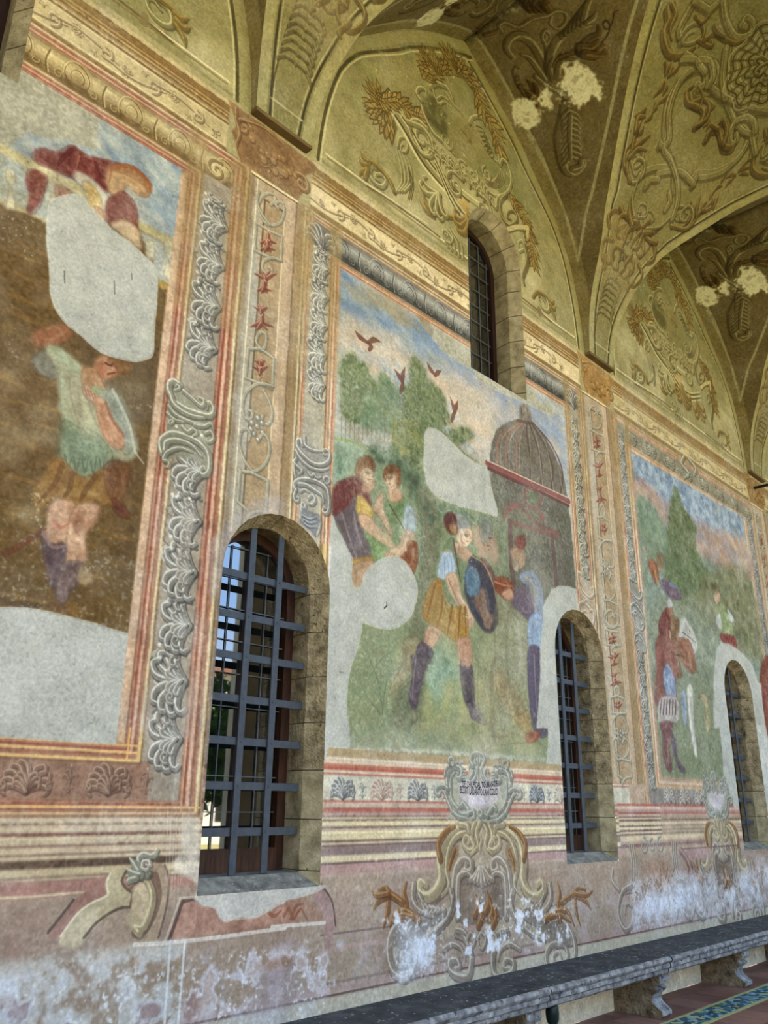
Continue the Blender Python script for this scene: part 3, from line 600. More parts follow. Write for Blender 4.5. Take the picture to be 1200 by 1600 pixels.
# light borders along the groins
def groin_line(hand, inset):
    hw = PER / 2 - HB
    return [(hand * (hw + LAT[i] - inset * (1 if LAT[i] < .5 else 1.25)), S_M[i]) for i in range(0, len(LAT), 2)]
for hd in (-1, 1):
    VM.stroke(groin_line(hd, .045), .10, (196, 186, 124), .9, sm=False)
    VM.stroke(groin_line(hd, .125), .022, (88, 78, 40), .9, sm=False); VM.stroke(groin_line(hd, .15), .012, (220, 210, 150), .8, sm=False)
VM.stroke([(-.15, .16), (.15, .16)], .02, (220, 208, 150), .9, sm=False); VM.stroke([(-.15, .16), (-.15, 1.0)], .014, (92, 80, 44), .8, sm=False)
v = lambda c, pts: MP(c, pts)
def vrelief(c, pts, w, pal, **k): relief(VM, v(c, pts), w, *pal, **k)
def sym(draw):
    """the strip's design is symmetrical about its axis: draw it, then its mirror"""
    for s_ in (1, -1): draw(lambda c, pts, s_=s_: [(s_ * x, y) for x, y in MP(c, pts)])
def d1(q):
    R = lambda c, pts, w, pal, **k: relief(VM, q(c, pts), w, *pal, **k)
    # long acanthus hook and the drop of husks (crop r)
    R('r', [(600, 20), (575, 60), (580, 130), (552, 200), (560, 280), (590, 340), (650, 350), (720, 310), (745, 290)], .085, GOV)
    R('r', [(600, 20), (625, 90), (590, 180), (600, 250)], .05, GOV)
    for p0, p1 in (((560, 385), (560, 470)), ((600, 390), (575, 480)), ((655, 385), (580, 480)), ((550, 510), (490, 600)), ((560, 510), (545, 590)), ((520, 640), (570, 590)), ((500, 640), (480, 700)), ((430, 680), (400, 740)), ((375, 720), (440, 670)), ((480, 700), (430, 760)), ((420, 790), (380, 850)), ((375, 790), (370, 860)), ((430, 870), (350, 900))):
        x0, y0 = p0; x1, y1 = p1; R('r', [p0, ((x0 + x1) / 2 + 8, (y0 + y1) / 2), p1], .06, GOV, taper=(.5, .3))
    R('r', [(320, 1075), (305, 1010), (330, 950), (380, 925), (420, 960), (400, 1030), (360, 1050), (345, 1000), (375, 970), (390, 1000)], .045, GV); R('r', [(320, 1080), (300, 1020), (310, 950), (350, 890)], .05, GOV)
    # ribbon frames
    def S(c, pts, w=.065, sm=True): strap(VM, q(c, pts), w, *GV, sm=sm)
    S('r', [(560, 880), (555, 780), (575, 640), (640, 520), (720, 450), (780, 430)]); S('r', [(800, 420), (830, 480), (840, 540)], sm=False)
    S('r', [(690, 340), (760, 380), (800, 400), (810, 480), (850, 560), (940, 640)], sm=False); S('r', [(820, 380), (870, 400), (890, 470), (850, 570), (780, 590), (735, 570), (760, 530), (790, 540)])
    S('r', [(660, 260), (650, 180), (700, 80), (745, 0)]); S('r', [(745, 5), (835, 65), (910, 0)], sm=False); S('r', [(925, 0), (940, 120), (1000, 230), (1080, 220), (1110, 150), (1070, 110), (1040, 150), (1060, 170)])
    S('r', [(955, 300), (950, 500), (975, 680), (1010, 780)]); S('r', [(970, 660), (1060, 700), (1200, 705)], sm=True)
    S('r', [(520, 920), (560, 880)], sm=False); S('r', [(530, 900), (590, 980), (610, 1060), (610, 1200)]); S('r', [(380, 1120), (460, 1060), (560, 1045), (660, 1080), (715, 1130), (760, 1080), (880, 1070), (1000, 1000), (1080, 900)])
    S('r', [(990, 860), (1020, 820), (1080, 830), (1110, 900), (1100, 980)]); S('r', [(1010, 800), (1060, 770), (1120, 800), (1110, 880), (1070, 830)])
    # gilt acanthus inside the frames
    R('r', [(715, 590), (730, 650), (790, 680), (820, 720), (790, 770), (745, 795)], .075, GOV); R('r', [(730, 640), (800, 620), (860, 660), (840, 690)], .06, GOV); R('r', [(810, 700), (830, 760), (800, 790)], .05, GOV)
    R('r', [(810, 880), (840, 830), (890, 820), (910, 880), (920, 940), (970, 945), (1000, 900)], .075, GOV); R('r', [(820, 860), (860, 790), (920, 780), (950, 840)], .05, GOV); R('r', [(900, 850), (960, 830), (1000, 870)], .035, GOV)
    R('r', [(650, 240), (690, 180), (750, 145), (800, 160), (790, 220), (730, 270), (670, 270), (700, 220), (740, 200)], .05, GV); R('r', [(750, 100), (790, 150), (800, 210), (770, 290)], .045, GOV); R('r', [(830, 100), (790, 140), (760, 120)], .045, GOV); R('r', [(770, 250), (840, 290), (850, 260), (800, 240)], .05, GOV)
    R('r', [(810, 240), (870, 205), (930, 240), (990, 270), (1060, 250)], .06, GOV); R('r', [(870, 160), (890, 200), (930, 230)], .06, GOV)
    # big leaf by the arch, husk drops lower down (crop s)
    for pts in ([(210, 210), (205, 150), (245, 110), (290, 130), (320, 180)], [(280, 90), (300, 140), (340, 180)], [(340, 120), (350, 180), (330, 210)], [(400, 120), (380, 190), (370, 210)], [(330, 200), (270, 220), (260, 270), (280, 285)], [(340, 200), (300, 260), (310, 310)],
                [(360, 200), (340, 280), (320, 320)], [(390, 210), (390, 300), (350, 370)], [(410, 210), (430, 270), (460, 290), (455, 350), (400, 410)], [(400, 260), (470, 260), (540, 215)]): R('s', pts, .06, GOV)
    for pts in ([(230, 300), (185, 295), (165, 350), (170, 420), (210, 440), (240, 400), (220, 370)], [(185, 400), (180, 470), (165, 480)], [(310, 400), (265, 430), (260, 500), (250, 560)], [(330, 400), (360, 440), (350, 500), (300, 530), (280, 500)], [(290, 330), (280, 380), (270, 430)]): R('s', pts, .05, ((196, 176, 108), (150, 126, 66), (88, 68, 30)))
    for k in range(0, 14, 2):
        xx = 215 - k * 5; yy = 530 + k * 18
        for sg in (-1, 1): R('s', [(xx, yy), (xx + sg * 22, yy + 14), (xx + sg * 26, yy + 34)], .035, ((190, 178, 116), (150, 138, 84), (106, 92, 52)), taper=(.8, .1))
    R('s', [(600, 220), (590, 170), (620, 110), (670, 90), (690, 130), (660, 180), (620, 170), (640, 130)], .045, GV); R('s', [(600, 215), (660, 220), (720, 170), (760, 110)], .05, GOV)
    for pts in ([(720, 170), (780, 130), (850, 60)], [(740, 140), (760, 80), (780, 20)], [(800, 120), (850, 90), (855, 40)], [(700, 190), (730, 120), (720, 60)]): R('s', pts, .055, GOV)
    R('s', [(440, 230), (520, 220), (580, 170), (620, 130)], .04, GV); R('s', [(430, 200), (425, 140), (470, 120), (490, 165), (460, 200), (450, 170)], .035, GV); S('s', [(560, 110), (590, 60), (585, 0)], .06, False)
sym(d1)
# the shell at the crown of the strip
sx, sy = MP('r', [(1230, 420)])[0]; sx = 0.0
for k in range(9):
    r = .50 - k * .05
    VM.stroke([(sx + (r + .03 * math.sin(9 * t)) * math.cos(t), sy + (r + .03 * math.sin(9 * t)) * math.sin(t)) for t in np.linspace(0, 2 * math.pi, 60)], .016, (94, 82, 40) if k % 2 else (206, 196, 138), .85)
for k in range(24):
    t = k / 24 * 2 * math.pi; VM.stroke([(sx + .15 * math.cos(t), sy + .15 * math.sin(t)), (sx + .47 * math.cos(t + .1), sy + .47 * math.sin(t + .1))], .03, (118, 98, 48), .7, (.3, 1))
leaf(VM, sx, sy, 1.57, .22, GV, 1, 7, .9, 5.5)
# foot of the strip above the first pilaster: fruit spray (crop p) -- shared by all the feet, kept faint
fr = MP1('p', [(400, 80), (430, 110), (400, 140), (440, 160), (470, 150), (410, 190), (450, 200), (390, 110), (370, 60), (420, 60)])
VM.tint(-.5, .3, .5, 1.6, (184, 160, 96), .4, 'n1', -.3)
# ---- cross-vault webs
rect(VL, -.1, -.1, 4.0, 2.7, (142, 126, 84), nz=7, nk='n1', col2=(122, 108, 68))
GW = ((186, 176, 126), (142, 130, 86), (80, 66, 36)); GOW = ((152, 124, 64), (120, 94, 44), (62, 48, 22))
lw = lambda c, pts: LP(c, pts)
# plain paler band next to the wall arch, with its white line, and the line along the groin
LL = [(S_L[i], min(MAI[i], .34 + .0 * LAT[i])) for i in range(len(LAT))]
VL.poly([(0, 0)] + [(S_L[i], min(MAI[i], .15)) for i in range(len(LAT))] + [(S_L[-1], 0)], (168, 154, 100), .7, .01, .005)
VL.stroke(lw('q', [(455, 190), (520, 260), (620, 420), (740, 640)]) , .03, (182, 178, 134), .9); VL.stroke(lw('q', [(820, 810), (900, 960), (1000, 1200)]) + lw('7', []) if False else lw('q', [(820, 810), (900, 960), (1000, 1200)]), .03, (182, 178, 134), .9)
VL.stroke(lw(7, [(200, 560), (270, 690), (340, 850), (380, 980), (408, 1085)]), .03, (182, 178, 134), .9); VL.stroke(lw(7, [(408, 1085), (440, 900), (470, 790), (530, 530), (580, 290), (620, 120), (655, 0)]), .035, (182, 178, 134), .9)
def w1(T):
    R = lambda c, pts, w, pal, **k: relief(VL, T(c, pts), w, *pal, **k)
    # hanging plume
    for pts in ([(1060, 660), (1050, 740), (1020, 850), (1030, 960), (1060, 1060), (1110, 1085), (1160, 1040), (1170, 990)],): R('q', pts, .10, GW)
    for k in range(9):
        y = 690 + k * 36; R('q', [(1080 + k * 2, y), (1120 + k * 3, y + 20), (1150, y + 60)], .05, GW, taper=(1, .2)); R('q', [(1075 + k * 2, y), (1040 + k * 3, y + 40), (1035, y + 70)], .04, GW, taper=(1, .3))
    R('q', [(1090, 720), (1085, 860), (1090, 1000)], .05, GW); R('q', [(1100, 1060), (1150, 1040), (1160, 1000), (1200, 1000)], .06, GW)
    # fountain of stems
    R('q', [(950, 500), (930, 420), (880, 310), (820, 240), (750, 225), (700, 260), (690, 310), (730, 360)], .09, GW); R('q', [(960, 490), (950, 400), (940, 330), (930, 210)], .05, GW); R('q', [(970, 500), (960, 380), (1000, 270), (1080, 200), (1200, 160)], .09, GW)
    R('q', [(930, 500), (880, 420), (830, 360), (780, 340)], .06, GW); R('q', [(980, 500), (960, 420), (980, 360)], .05, GW)
    for k in range(6): R('q', [(1040 + k * 26, 230 - k * 22), (1070 + k * 26, 190 - k * 34), (1080 + k * 30, 150 - k * 36)], .06, GW, taper=(1, .2)); R('q', [(1060 + k * 26, 215 - k * 14), (1110 + k * 24, 200 - k * 16), (1150 + k * 20, 170 - k * 20)], .05, GW, taper=(1, .2))
    R('q', [(1010, 480), (1020, 410), (1090, 385), (1170, 410), (1200, 440)], .07, GW); R('q', [(930, 280), (910, 230), (930, 190), (960, 230), (940, 280)], .035, GW)
    R('q', [(870, 480), (930, 530), (1000, 570), (1050, 610)], .05, GW)
    # gilt flower heads and tendrils
    for p0, p1 in (((880, 640), (790, 590)), ((885, 620), (820, 500)), ((885, 600), (860, 520)), ((880, 650), (830, 610)), ((870, 650), (800, 560))): R('q', [p0, ((p0[0] + p1[0]) / 2 + 12, (p0[1] + p1[1]) / 2 - 8), p1], .075, GOW, taper=(1, .2))
    R('q', [(790, 580), (750, 520), (730, 460), (740, 420), (770, 430)], .03, GOW)
    for p in ((1025, 355), (1065, 340), (1100, 328), (750, 490), (770, 540)): z = T('q', [p])[0]; VL.blob(*z, .04, .04, GOW[2], .9); VL.blob(z[0] - .006, z[1] + .006, .028, .028, GOW[1], .9)
    R('q', [(975, 420), (1000, 370), (1060, 340), (1150, 320)], .02, GOW)
    for pts in ([(30, 320), (80, 260), (150, 220), (150, 160)], [(40, 330), (110, 330), (170, 290), (200, 350)], [(30, 300), (90, 300), (150, 250)], [(60, 340), (130, 350), (190, 345)]): R('r', pts, .085, GOW, taper=(1, .3))
    R('r', [(165, 265), (200, 220), (215, 160), (190, 130), (170, 155), (200, 185), (230, 140), (240, 80), (270, 65)], .016, ((120, 90, 40), (96, 70, 30), (50, 34, 12)))
    R('q', [(660, 200), (640, 160), (680, 140), (760, 170), (850, 120), (940, 100), (990, 70), (1050, 80), (1060, 130), (1010, 180), (960, 150), (970, 100)], .04, GW); R('q', [(550, 220), (620, 200), (640, 180)], .04, GOW); R('q', [(500, 180), (560, 120), (620, 90), (600, 130)], .04, GOW)
    for k in range(8): R('q', [(800 + k * 20, 10 + (k % 3) * 15), (830 + k * 18, 40 + (k % 2) * 16), (880 + k * 10, 60)], .08, GOW)
w1(LP)
R_ = random.Random(9)
# flaked patches of bare plaster
for c, pts in (('q', [(720, 660), (800, 620), (870, 640), (890, 720), (870, 780), (800, 810), (740, 770), (720, 720)]), ('q', [(1010, 520), (1040, 440), (1120, 430), (1200, 460), (1200, 640), (1120, 650), (1050, 590)]), ('r', [(0, 400), (80, 440), (160, 540), (170, 600), (90, 640), (0, 640)]),
               ('q', [(890, 560), (940, 540), (970, 600), (960, 700), (900, 640)]), ('q', [(1000, 580), (1060, 620), (1080, 670), (1020, 620)])):
    P = LP(c, pts); VL.poly(P, (250, 248, 214), 1, 0, .075, 8)
for c, pts in (('q', [(140, 110), (200, 70), (320, 50), (300, 130), (240, 160), (150, 150)]), ('q', [(300, 30), (450, 0), (540, 20), (500, 100), (420, 160), (460, 190), (380, 240), (300, 210), (340, 150), (300, 80)]), ('q', [(560, 10), (620, 30), (740, 50), (780, 20), (740, 0)])):
    P = LP(c, pts); VL.poly(P, (206, 198, 146), .9, 0, .06, 8)
VL.tint(0, 0, 4, 2.6, (104, 92, 56), .4, 'n2', .2, 1.4)
# ------------------------------------------------------------------ the painted scenes (pigment on the flat wall)
def PP(c, pts, col, a=.95, feather=.012, warp=.012, nz=13, col2=None, wear=.22, sm=True, nk='n2'):
    P = WP(c, pts); W.poly(P, col, a, feather, warp, nz, wear, sm, nk, col2)
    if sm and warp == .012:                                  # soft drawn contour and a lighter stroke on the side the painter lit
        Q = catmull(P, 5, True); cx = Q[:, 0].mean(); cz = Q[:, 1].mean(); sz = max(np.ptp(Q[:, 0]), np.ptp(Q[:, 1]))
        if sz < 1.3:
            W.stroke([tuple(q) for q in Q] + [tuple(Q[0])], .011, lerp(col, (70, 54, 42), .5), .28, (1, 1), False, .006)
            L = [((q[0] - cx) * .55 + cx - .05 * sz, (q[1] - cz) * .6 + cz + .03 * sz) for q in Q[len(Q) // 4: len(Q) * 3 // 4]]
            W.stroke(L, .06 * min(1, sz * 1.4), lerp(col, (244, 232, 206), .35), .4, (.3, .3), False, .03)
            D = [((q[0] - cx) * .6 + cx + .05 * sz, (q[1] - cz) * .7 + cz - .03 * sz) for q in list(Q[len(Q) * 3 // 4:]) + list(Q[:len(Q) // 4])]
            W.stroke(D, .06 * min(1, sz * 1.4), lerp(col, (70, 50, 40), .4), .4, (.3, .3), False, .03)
def PS(c, pts, w, col, a=.8, taper=(1, .4), soft=0.004): W.stroke(WP(c, pts), w, col, a, taper, True, soft)
def inside(P, x, y):
    r = False
    for (x1, y1), (x2, y2) in zip(P, P[1:] + P[:1]):
        if (y1 > y) != (y2 > y) and x < (x2 - x1) * (y - y1) / (y2 - y1) + x1: r = not r
    return r
def dabs(c, pts, cols, n, s, rs=1, a=.6, el=1.8, ang=None):
    """brush dabs scattered over a shape (foliage, clouds, grass)"""
    P = WP(c, pts); rr = random.Random(rs); x0 = min(p[0] for p in P); x1 = max(p[0] for p in P); y0 = min(p[1] for p in P); y1 = max(p[1] for p in P); k = 0
    while k < n:
        x, y = rr.uniform(x0, x1), rr.uniform(y0, y1); k += 1
        if not inside(P, x, y): continue
        q = s * rr.uniform(.3, 1.25); col = rr.choice(cols); col = lerp(col, (60, 66, 44) if rr.random() < .5 else (206, 204, 160), rr.uniform(0, .3)) if n >= 300 else col
        W.blob(x, y, q * el, q, col, a * rr.uniform(.5, 1), rr.uniform(0, 3.14) if ang is None else ang + rr.uniform(-.4, .4), .7)
SKIN = (202, 158, 124); SKIN_L = (222, 188, 154); SKIN_D = (156, 108, 84); PLAS = (196, 194, 182); PLAS2 = (170, 168, 156); HAIR = (132, 84, 54)
def clip_panel(P):
    for (ax, lim, sg) in ((1, 5.484, 1), (0, 6.884 if np.mean([p[0] for p in P]) < 8 else 11.585, 1)):
        out = []
        for p, q in zip(P, P[1:] + P[:1]):
            ip, iq = (lim - p[ax]) * sg >= 0, (lim - q[ax]) * sg >= 0
            if ip: out.append(p)
            if ip != iq: t = (lim - p[ax]) / (q[ax] - p[ax]); out.append((p[0] + t * (q[0] - p[0]), p[1] + t * (q[1] - p[1])))
        P = out
    return P
def plaster(c, pts, sm=True, col=PLAS):
    if c in (5, 8):
        P = clip_panel(catmull(WP(c, pts), 5, True).tolist() if sm else WP(c, pts))
        W.poly(P, col, 1, .004, .008, 7, 0, False, 'n3', (176, 174, 160)); W.stroke(P + [P[0]], .006, (214, 206, 186), .5, sm=False); return
    W.poly(WP(c, pts), col, 1, .004, .008, 7, 0, sm, 'n3', (176, 174, 160))
    P = WP(c, pts); W.stroke(P + [P[0]], .006, (214, 206, 186), .5, sm=sm)
def face(c, cx, cy, r, look=1, col=SKIN, hair=HAIR):
    """small painted head: brow, eye, nose and mouth strokes in crop pixels"""
    PS(c, [(cx - look * r * .1, cy - r * .25), (cx + look * r * .45, cy - r * .3)], .014, (110, 76, 58), .5)
    PS(c, [(cx + look * r * .05, cy - r * .1), (cx + look * r * .4, cy - r * .12)], .012, (96, 68, 54), .5)
    PS(c, [(cx + look * r * .5, cy - r * .25), (cx + look * r * .66, cy + r * .15), (cx + look * r * .45, cy + r * .2)], .010, (150, 100, 80), .5)
    PS(c, [(cx + look * r * .15, cy + r * .48), (cx + look * r * .5, cy + r * .45)], .012, (152, 84, 70), .5)
    PS(c, [(cx - look * r * .5, cy - r * .3), (cx - look * r * .45, cy + r * .4), (cx, cy + r * .85)], .03, (170, 120, 92), .4)

# ===== left fresco
SAVED = [c.im.copy() for c in W.cs]
rect(W, .4, 1.87, 2.235, 5.49, (132, 106, 66), nz=14, nk='n1', col2=(104, 80, 50), feather=.003)
W.tint(.4, 1.87, 2.235, 4.6, (172, 150, 112), .55, 'n1', .2, 1.4); W.tint(.4, 1.87, 2.235, 4.6, (92, 72, 52), .7, 'n2', .1, 1.4); W.tint(.4, 1.87, 2.235, 4.6, (170, 124, 58), .4, 'nh', .3, 1.4)
PP(1, [(-200, 0), (100, 240), (780, 715), (760, 800), (740, 1010), (600, 940), (400, 880), (20, 840), (-200, 720)], (164, 176, 180), sm=False, col2=(188, 190, 178), nz=10)
dabs(1, [(400, 480), (780, 715), (755, 980), (600, 850), (640, 760), (480, 680)], [(138, 160, 182), (194, 196, 186), (158, 172, 182), (128, 150, 174)], 320, .035, 3, .5, 3, -.5)
PP(1, [(-200, -20), (100, 240), (420, 470), (400, 580), (420, 640), (300, 590), (130, 560), (60, 580), (20, 680), (-200, 700)], (180, 174, 150), 1, col2=(164, 158, 134), sm=False)
dabs(1, [(40, 570), (130, 560), (430, 640), (380, 660), (250, 620), (130, 650), (40, 610)], [(132, 152, 172), (150, 168, 184), (170, 178, 178)], 80, .03, 4, .6, 2, -.5)
# balustrade
PP(1, [(-200, 680), (20, 640), (350, 800), (350, 860), (200, 930), (0, 840), (-200, 760)], (176, 172, 146), sm=False, col2=(160, 166, 158))
PP(1, [(-200, 500), (20, 605), (75, 635), (340, 770), (350, 820), (20, 650), (-200, 560)], (200, 184, 134), sm=False, wear=.2)
PP(1, [(-200, 740), (20, 835), (200, 915), (200, 930), (15, 850), (-200, 760)], (186, 166, 116), sm=False)
for x in (-60, 30, 205): PP(1, [(x, 700), (x + 30, 715), (x + 34, 760), (x + 18, 780), (x + 34, 850), (x + 30, 880), (x - 6, 860), (x, 840), (x + 8, 770), (x - 6, 750)], (200, 188, 148), .9)
PP(1, [(560, 910), (745, 1005), (740, 1040), (580, 960)], (196, 182, 132), sm=False)
PP(1, [(575, 960), (740, 1040), (715, 1190), (655, 1165), (640, 1090)], (176, 178, 166), sm=False)
for x in (610, 690): PP(1, [(x, 1000), (x + 28, 1010), (x + 34, 1060), (x + 14, 1090), (x + 30, 1170), (x - 8, 1150), (x + 4, 1080), (x - 6, 1040)], (204, 194, 156), .9)
PP(1, [(655, 1165), (720, 1190), (712, 1215), (655, 1190)], (190, 150, 70), .9, sm=False)
W.tint(.4, 2.5, 2.2, 3.9, (190, 172, 136), .55, 'n1', .0, 1.3); W.tint(.4, 2.5, 2.2, 4.6, (182, 150, 96), .35, 'n2', .2, 1.3); W.tint(1.7, 2.5, 2.23, 4.6, (96, 86, 66), .5, 'n1', -.2, 1.2)
# leaning red figure
PP(1, [(120, 705), (195, 735), (182, 810), (168, 860), (140, 890), (113, 880), (125, 820), (113, 760)], (148, 84, 66), col2=(120, 58, 48))
PP(1, [(235, 770), (285, 790), (300, 812), (240, 825)], (160, 104, 78))
PP(1, [(132, 645), (175, 617), (235, 632), (300, 606), (372, 652), (470, 672), (500, 700), (452, 742), (455, 790), (432, 802), (380, 770), (300, 742), (240, 712), (180, 692), (145, 672)], (134, 62, 50), col2=(108, 44, 38), nz=12)
PS(1, [(300, 625), (260, 660), (240, 690)], .03, (92, 36, 32), .6); PS(1, [(330, 650), (318, 700)], .014, (176, 116, 82), .7); PS(1, [(400, 680), (420, 740)], .03, (96, 38, 34), .5)
PP(1, [(300, 725), (330, 715), (390, 750), (440, 805), (470, 860), (452, 935), (435, 900), (400, 850), (350, 785), (310, 750)], (206, 198, 176))
PP(1, [(450, 700), (490, 682), (545, 690), (600, 735), (636, 780), (610, 822), (570, 806), (530, 770), (505, 812), (455, 806), (444, 750)], (178, 128, 82), col2=(156, 104, 60))
PP(1, [(455, 715), (520, 725), (585, 765), (615, 800), (560, 800), (520, 760), (500, 806), (460, 800)], (206, 168, 120), .9)
PS(1, [(490, 690), (560, 700), (620, 760), (625, 800)], .03, (164, 98, 56), .8); PS(1, [(465, 700), (455, 760)], .02, (150, 92, 60), .6)
PP(1, [(345, 755), (390, 778), (422, 830), (425, 900), (402, 905), (380, 870), (358, 820)], (214, 180, 112)); PP(1, [(395, 860), (430, 880), (440, 930), (415, 915)], SKIN)
PP(1, [(450, 835), (500, 800), (545, 822), (572, 880), (568, 965), (520, 925), (470, 942), (444, 905)], (138, 66, 54), col2=(112, 48, 42))
PP(1, [(465, 938), (520, 920), (576, 955), (580, 1030), (530, 995)], (210, 180, 140))
# man in the green tunic
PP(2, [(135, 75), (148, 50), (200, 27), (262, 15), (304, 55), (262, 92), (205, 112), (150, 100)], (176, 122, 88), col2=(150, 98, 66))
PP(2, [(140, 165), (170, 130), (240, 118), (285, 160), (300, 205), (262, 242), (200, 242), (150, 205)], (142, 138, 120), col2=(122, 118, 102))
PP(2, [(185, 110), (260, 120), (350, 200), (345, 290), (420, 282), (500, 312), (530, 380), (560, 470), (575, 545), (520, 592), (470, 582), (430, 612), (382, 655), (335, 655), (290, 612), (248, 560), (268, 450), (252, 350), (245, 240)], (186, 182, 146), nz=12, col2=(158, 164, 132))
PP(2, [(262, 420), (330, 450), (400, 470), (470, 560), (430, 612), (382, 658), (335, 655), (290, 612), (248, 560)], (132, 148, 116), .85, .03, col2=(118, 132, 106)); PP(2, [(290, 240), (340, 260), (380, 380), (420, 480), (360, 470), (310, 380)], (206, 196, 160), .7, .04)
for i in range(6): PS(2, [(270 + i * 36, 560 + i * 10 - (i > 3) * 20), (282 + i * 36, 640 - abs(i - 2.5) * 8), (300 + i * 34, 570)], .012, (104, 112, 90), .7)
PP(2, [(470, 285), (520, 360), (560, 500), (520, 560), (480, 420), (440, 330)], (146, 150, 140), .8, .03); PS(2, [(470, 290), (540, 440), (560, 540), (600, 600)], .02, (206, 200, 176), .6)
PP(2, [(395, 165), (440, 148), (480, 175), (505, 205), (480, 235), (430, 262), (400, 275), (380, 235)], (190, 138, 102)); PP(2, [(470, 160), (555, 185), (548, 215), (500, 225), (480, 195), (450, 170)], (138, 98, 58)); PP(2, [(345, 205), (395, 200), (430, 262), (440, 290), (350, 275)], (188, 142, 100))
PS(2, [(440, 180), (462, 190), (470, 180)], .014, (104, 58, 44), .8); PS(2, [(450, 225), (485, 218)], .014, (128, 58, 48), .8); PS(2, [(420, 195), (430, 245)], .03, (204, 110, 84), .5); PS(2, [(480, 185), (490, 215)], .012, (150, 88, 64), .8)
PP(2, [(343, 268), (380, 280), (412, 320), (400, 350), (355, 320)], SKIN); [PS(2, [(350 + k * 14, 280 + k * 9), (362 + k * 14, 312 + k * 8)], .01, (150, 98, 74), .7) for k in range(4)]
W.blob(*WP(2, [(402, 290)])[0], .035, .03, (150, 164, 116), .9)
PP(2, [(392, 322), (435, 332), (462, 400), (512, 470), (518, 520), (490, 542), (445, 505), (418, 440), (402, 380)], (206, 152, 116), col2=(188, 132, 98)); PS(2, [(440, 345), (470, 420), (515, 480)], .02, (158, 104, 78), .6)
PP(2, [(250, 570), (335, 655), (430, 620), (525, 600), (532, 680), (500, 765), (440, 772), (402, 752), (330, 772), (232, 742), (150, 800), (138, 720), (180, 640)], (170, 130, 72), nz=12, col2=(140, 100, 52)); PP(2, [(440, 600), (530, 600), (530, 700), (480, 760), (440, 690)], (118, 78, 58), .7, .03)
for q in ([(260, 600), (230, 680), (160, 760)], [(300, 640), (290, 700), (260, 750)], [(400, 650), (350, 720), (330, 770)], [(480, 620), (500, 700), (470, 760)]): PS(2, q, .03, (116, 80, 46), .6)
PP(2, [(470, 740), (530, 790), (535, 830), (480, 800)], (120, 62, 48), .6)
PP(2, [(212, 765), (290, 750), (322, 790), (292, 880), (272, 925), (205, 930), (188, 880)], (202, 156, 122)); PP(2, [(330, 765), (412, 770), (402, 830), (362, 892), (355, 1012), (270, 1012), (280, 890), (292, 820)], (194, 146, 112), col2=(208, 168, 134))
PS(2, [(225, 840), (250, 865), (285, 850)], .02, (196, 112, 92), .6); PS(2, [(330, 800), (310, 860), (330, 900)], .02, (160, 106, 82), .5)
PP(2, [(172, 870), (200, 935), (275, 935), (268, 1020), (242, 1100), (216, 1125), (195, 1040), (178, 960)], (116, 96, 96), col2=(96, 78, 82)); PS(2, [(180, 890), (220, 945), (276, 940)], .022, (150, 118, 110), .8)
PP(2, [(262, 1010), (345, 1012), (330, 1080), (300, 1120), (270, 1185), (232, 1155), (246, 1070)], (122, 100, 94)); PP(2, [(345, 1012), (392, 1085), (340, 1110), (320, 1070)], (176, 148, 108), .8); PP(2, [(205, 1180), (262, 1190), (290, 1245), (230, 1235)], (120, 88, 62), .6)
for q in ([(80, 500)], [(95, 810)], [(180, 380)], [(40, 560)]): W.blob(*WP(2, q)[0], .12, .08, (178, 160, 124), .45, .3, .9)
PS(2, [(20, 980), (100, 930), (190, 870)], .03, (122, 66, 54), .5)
# the grey repairs
plaster(1, [(205, 842), (260, 816), (330, 812), (365, 850), (400, 882), (470, 958), (550, 1015), (610, 1075), (645, 1110), (656, 1180), (650, 1290), (642, 1400), (636, 1480), (600, 1500), (555, 1506), (480, 1490), (410, 1462), (340, 1400), (262, 1335), (215, 1240), (205, 1100), (195, 960)])
plaster(2, [(-300, 1210), (0, 1198), (110, 1200), (210, 1216), (300, 1240), (400, 1265), (470, 1290), (536, 1308), (520, 1700), (505, 1790), (-300, 1740)], False)
W.tint(.4, 1.87, 2.3, 3.0, (146, 148, 142), .5, 'n3', .5, 2)
for q in ([(268, 1130), (270, 1180)], [(476, 1170), (478, 1225)], [(548, 1140), (550, 1165)]): PS(1, q, .008, (110, 108, 100), .8, (1, 1))

# ===== central fresco
rect(W, 3.675, 1.935, 6.88, 5.485, (186, 186, 170), nz=8, feather=.003)
PP(5, [(478, -60), (478, 500), (1200, 620), (1400, 700), (1400, 200), (800, -120)], (194, 182, 160), sm=False, col2=(176, 174, 166))
rect(W, 3.675, 4.5, 6.88, 5.49, (164, 176, 190), a=.8, nz=10, feather=.05, nk='nh', col2=(186, 184, 168))
dabs(4, [(480, 1130), (700, 1270), (1020, 1480), (1120, 1600), (900, 1560), (620, 1420), (480, 1330)], [(126, 152, 190), (146, 166, 192), (112, 142, 184), (170, 176, 170)], 420, .055, 5, .55, 3.2, -.3)
dabs(5, [(850, 60), (1200, 300), (1200, 400), (900, 190)], [(126, 150, 186), (150, 166, 190), (182, 176, 166)], 200, .06, 6, .5, 3, -.4)
dabs(4, [(500, 1180), (640, 1200), (880, 1360), (860, 1420), (650, 1290), (500, 1240)], [(176, 160, 124), (188, 172, 140), (150, 140, 116)], 120, .05, 7, .5, 3.5, -.25)
PP(5, [(480, -40), (560, -10), (640, 40), (740, 60), (760, 120), (900, 200), (1000, 240), (1130, 330), (1200, 380), (1200, 480), (1100, 430), (1000, 400), (900, 320), (840, 220), (700, 180), (560, 130), (480, 120)], (214, 196, 168), .8, .05, .05, col2=(200, 180, 156))
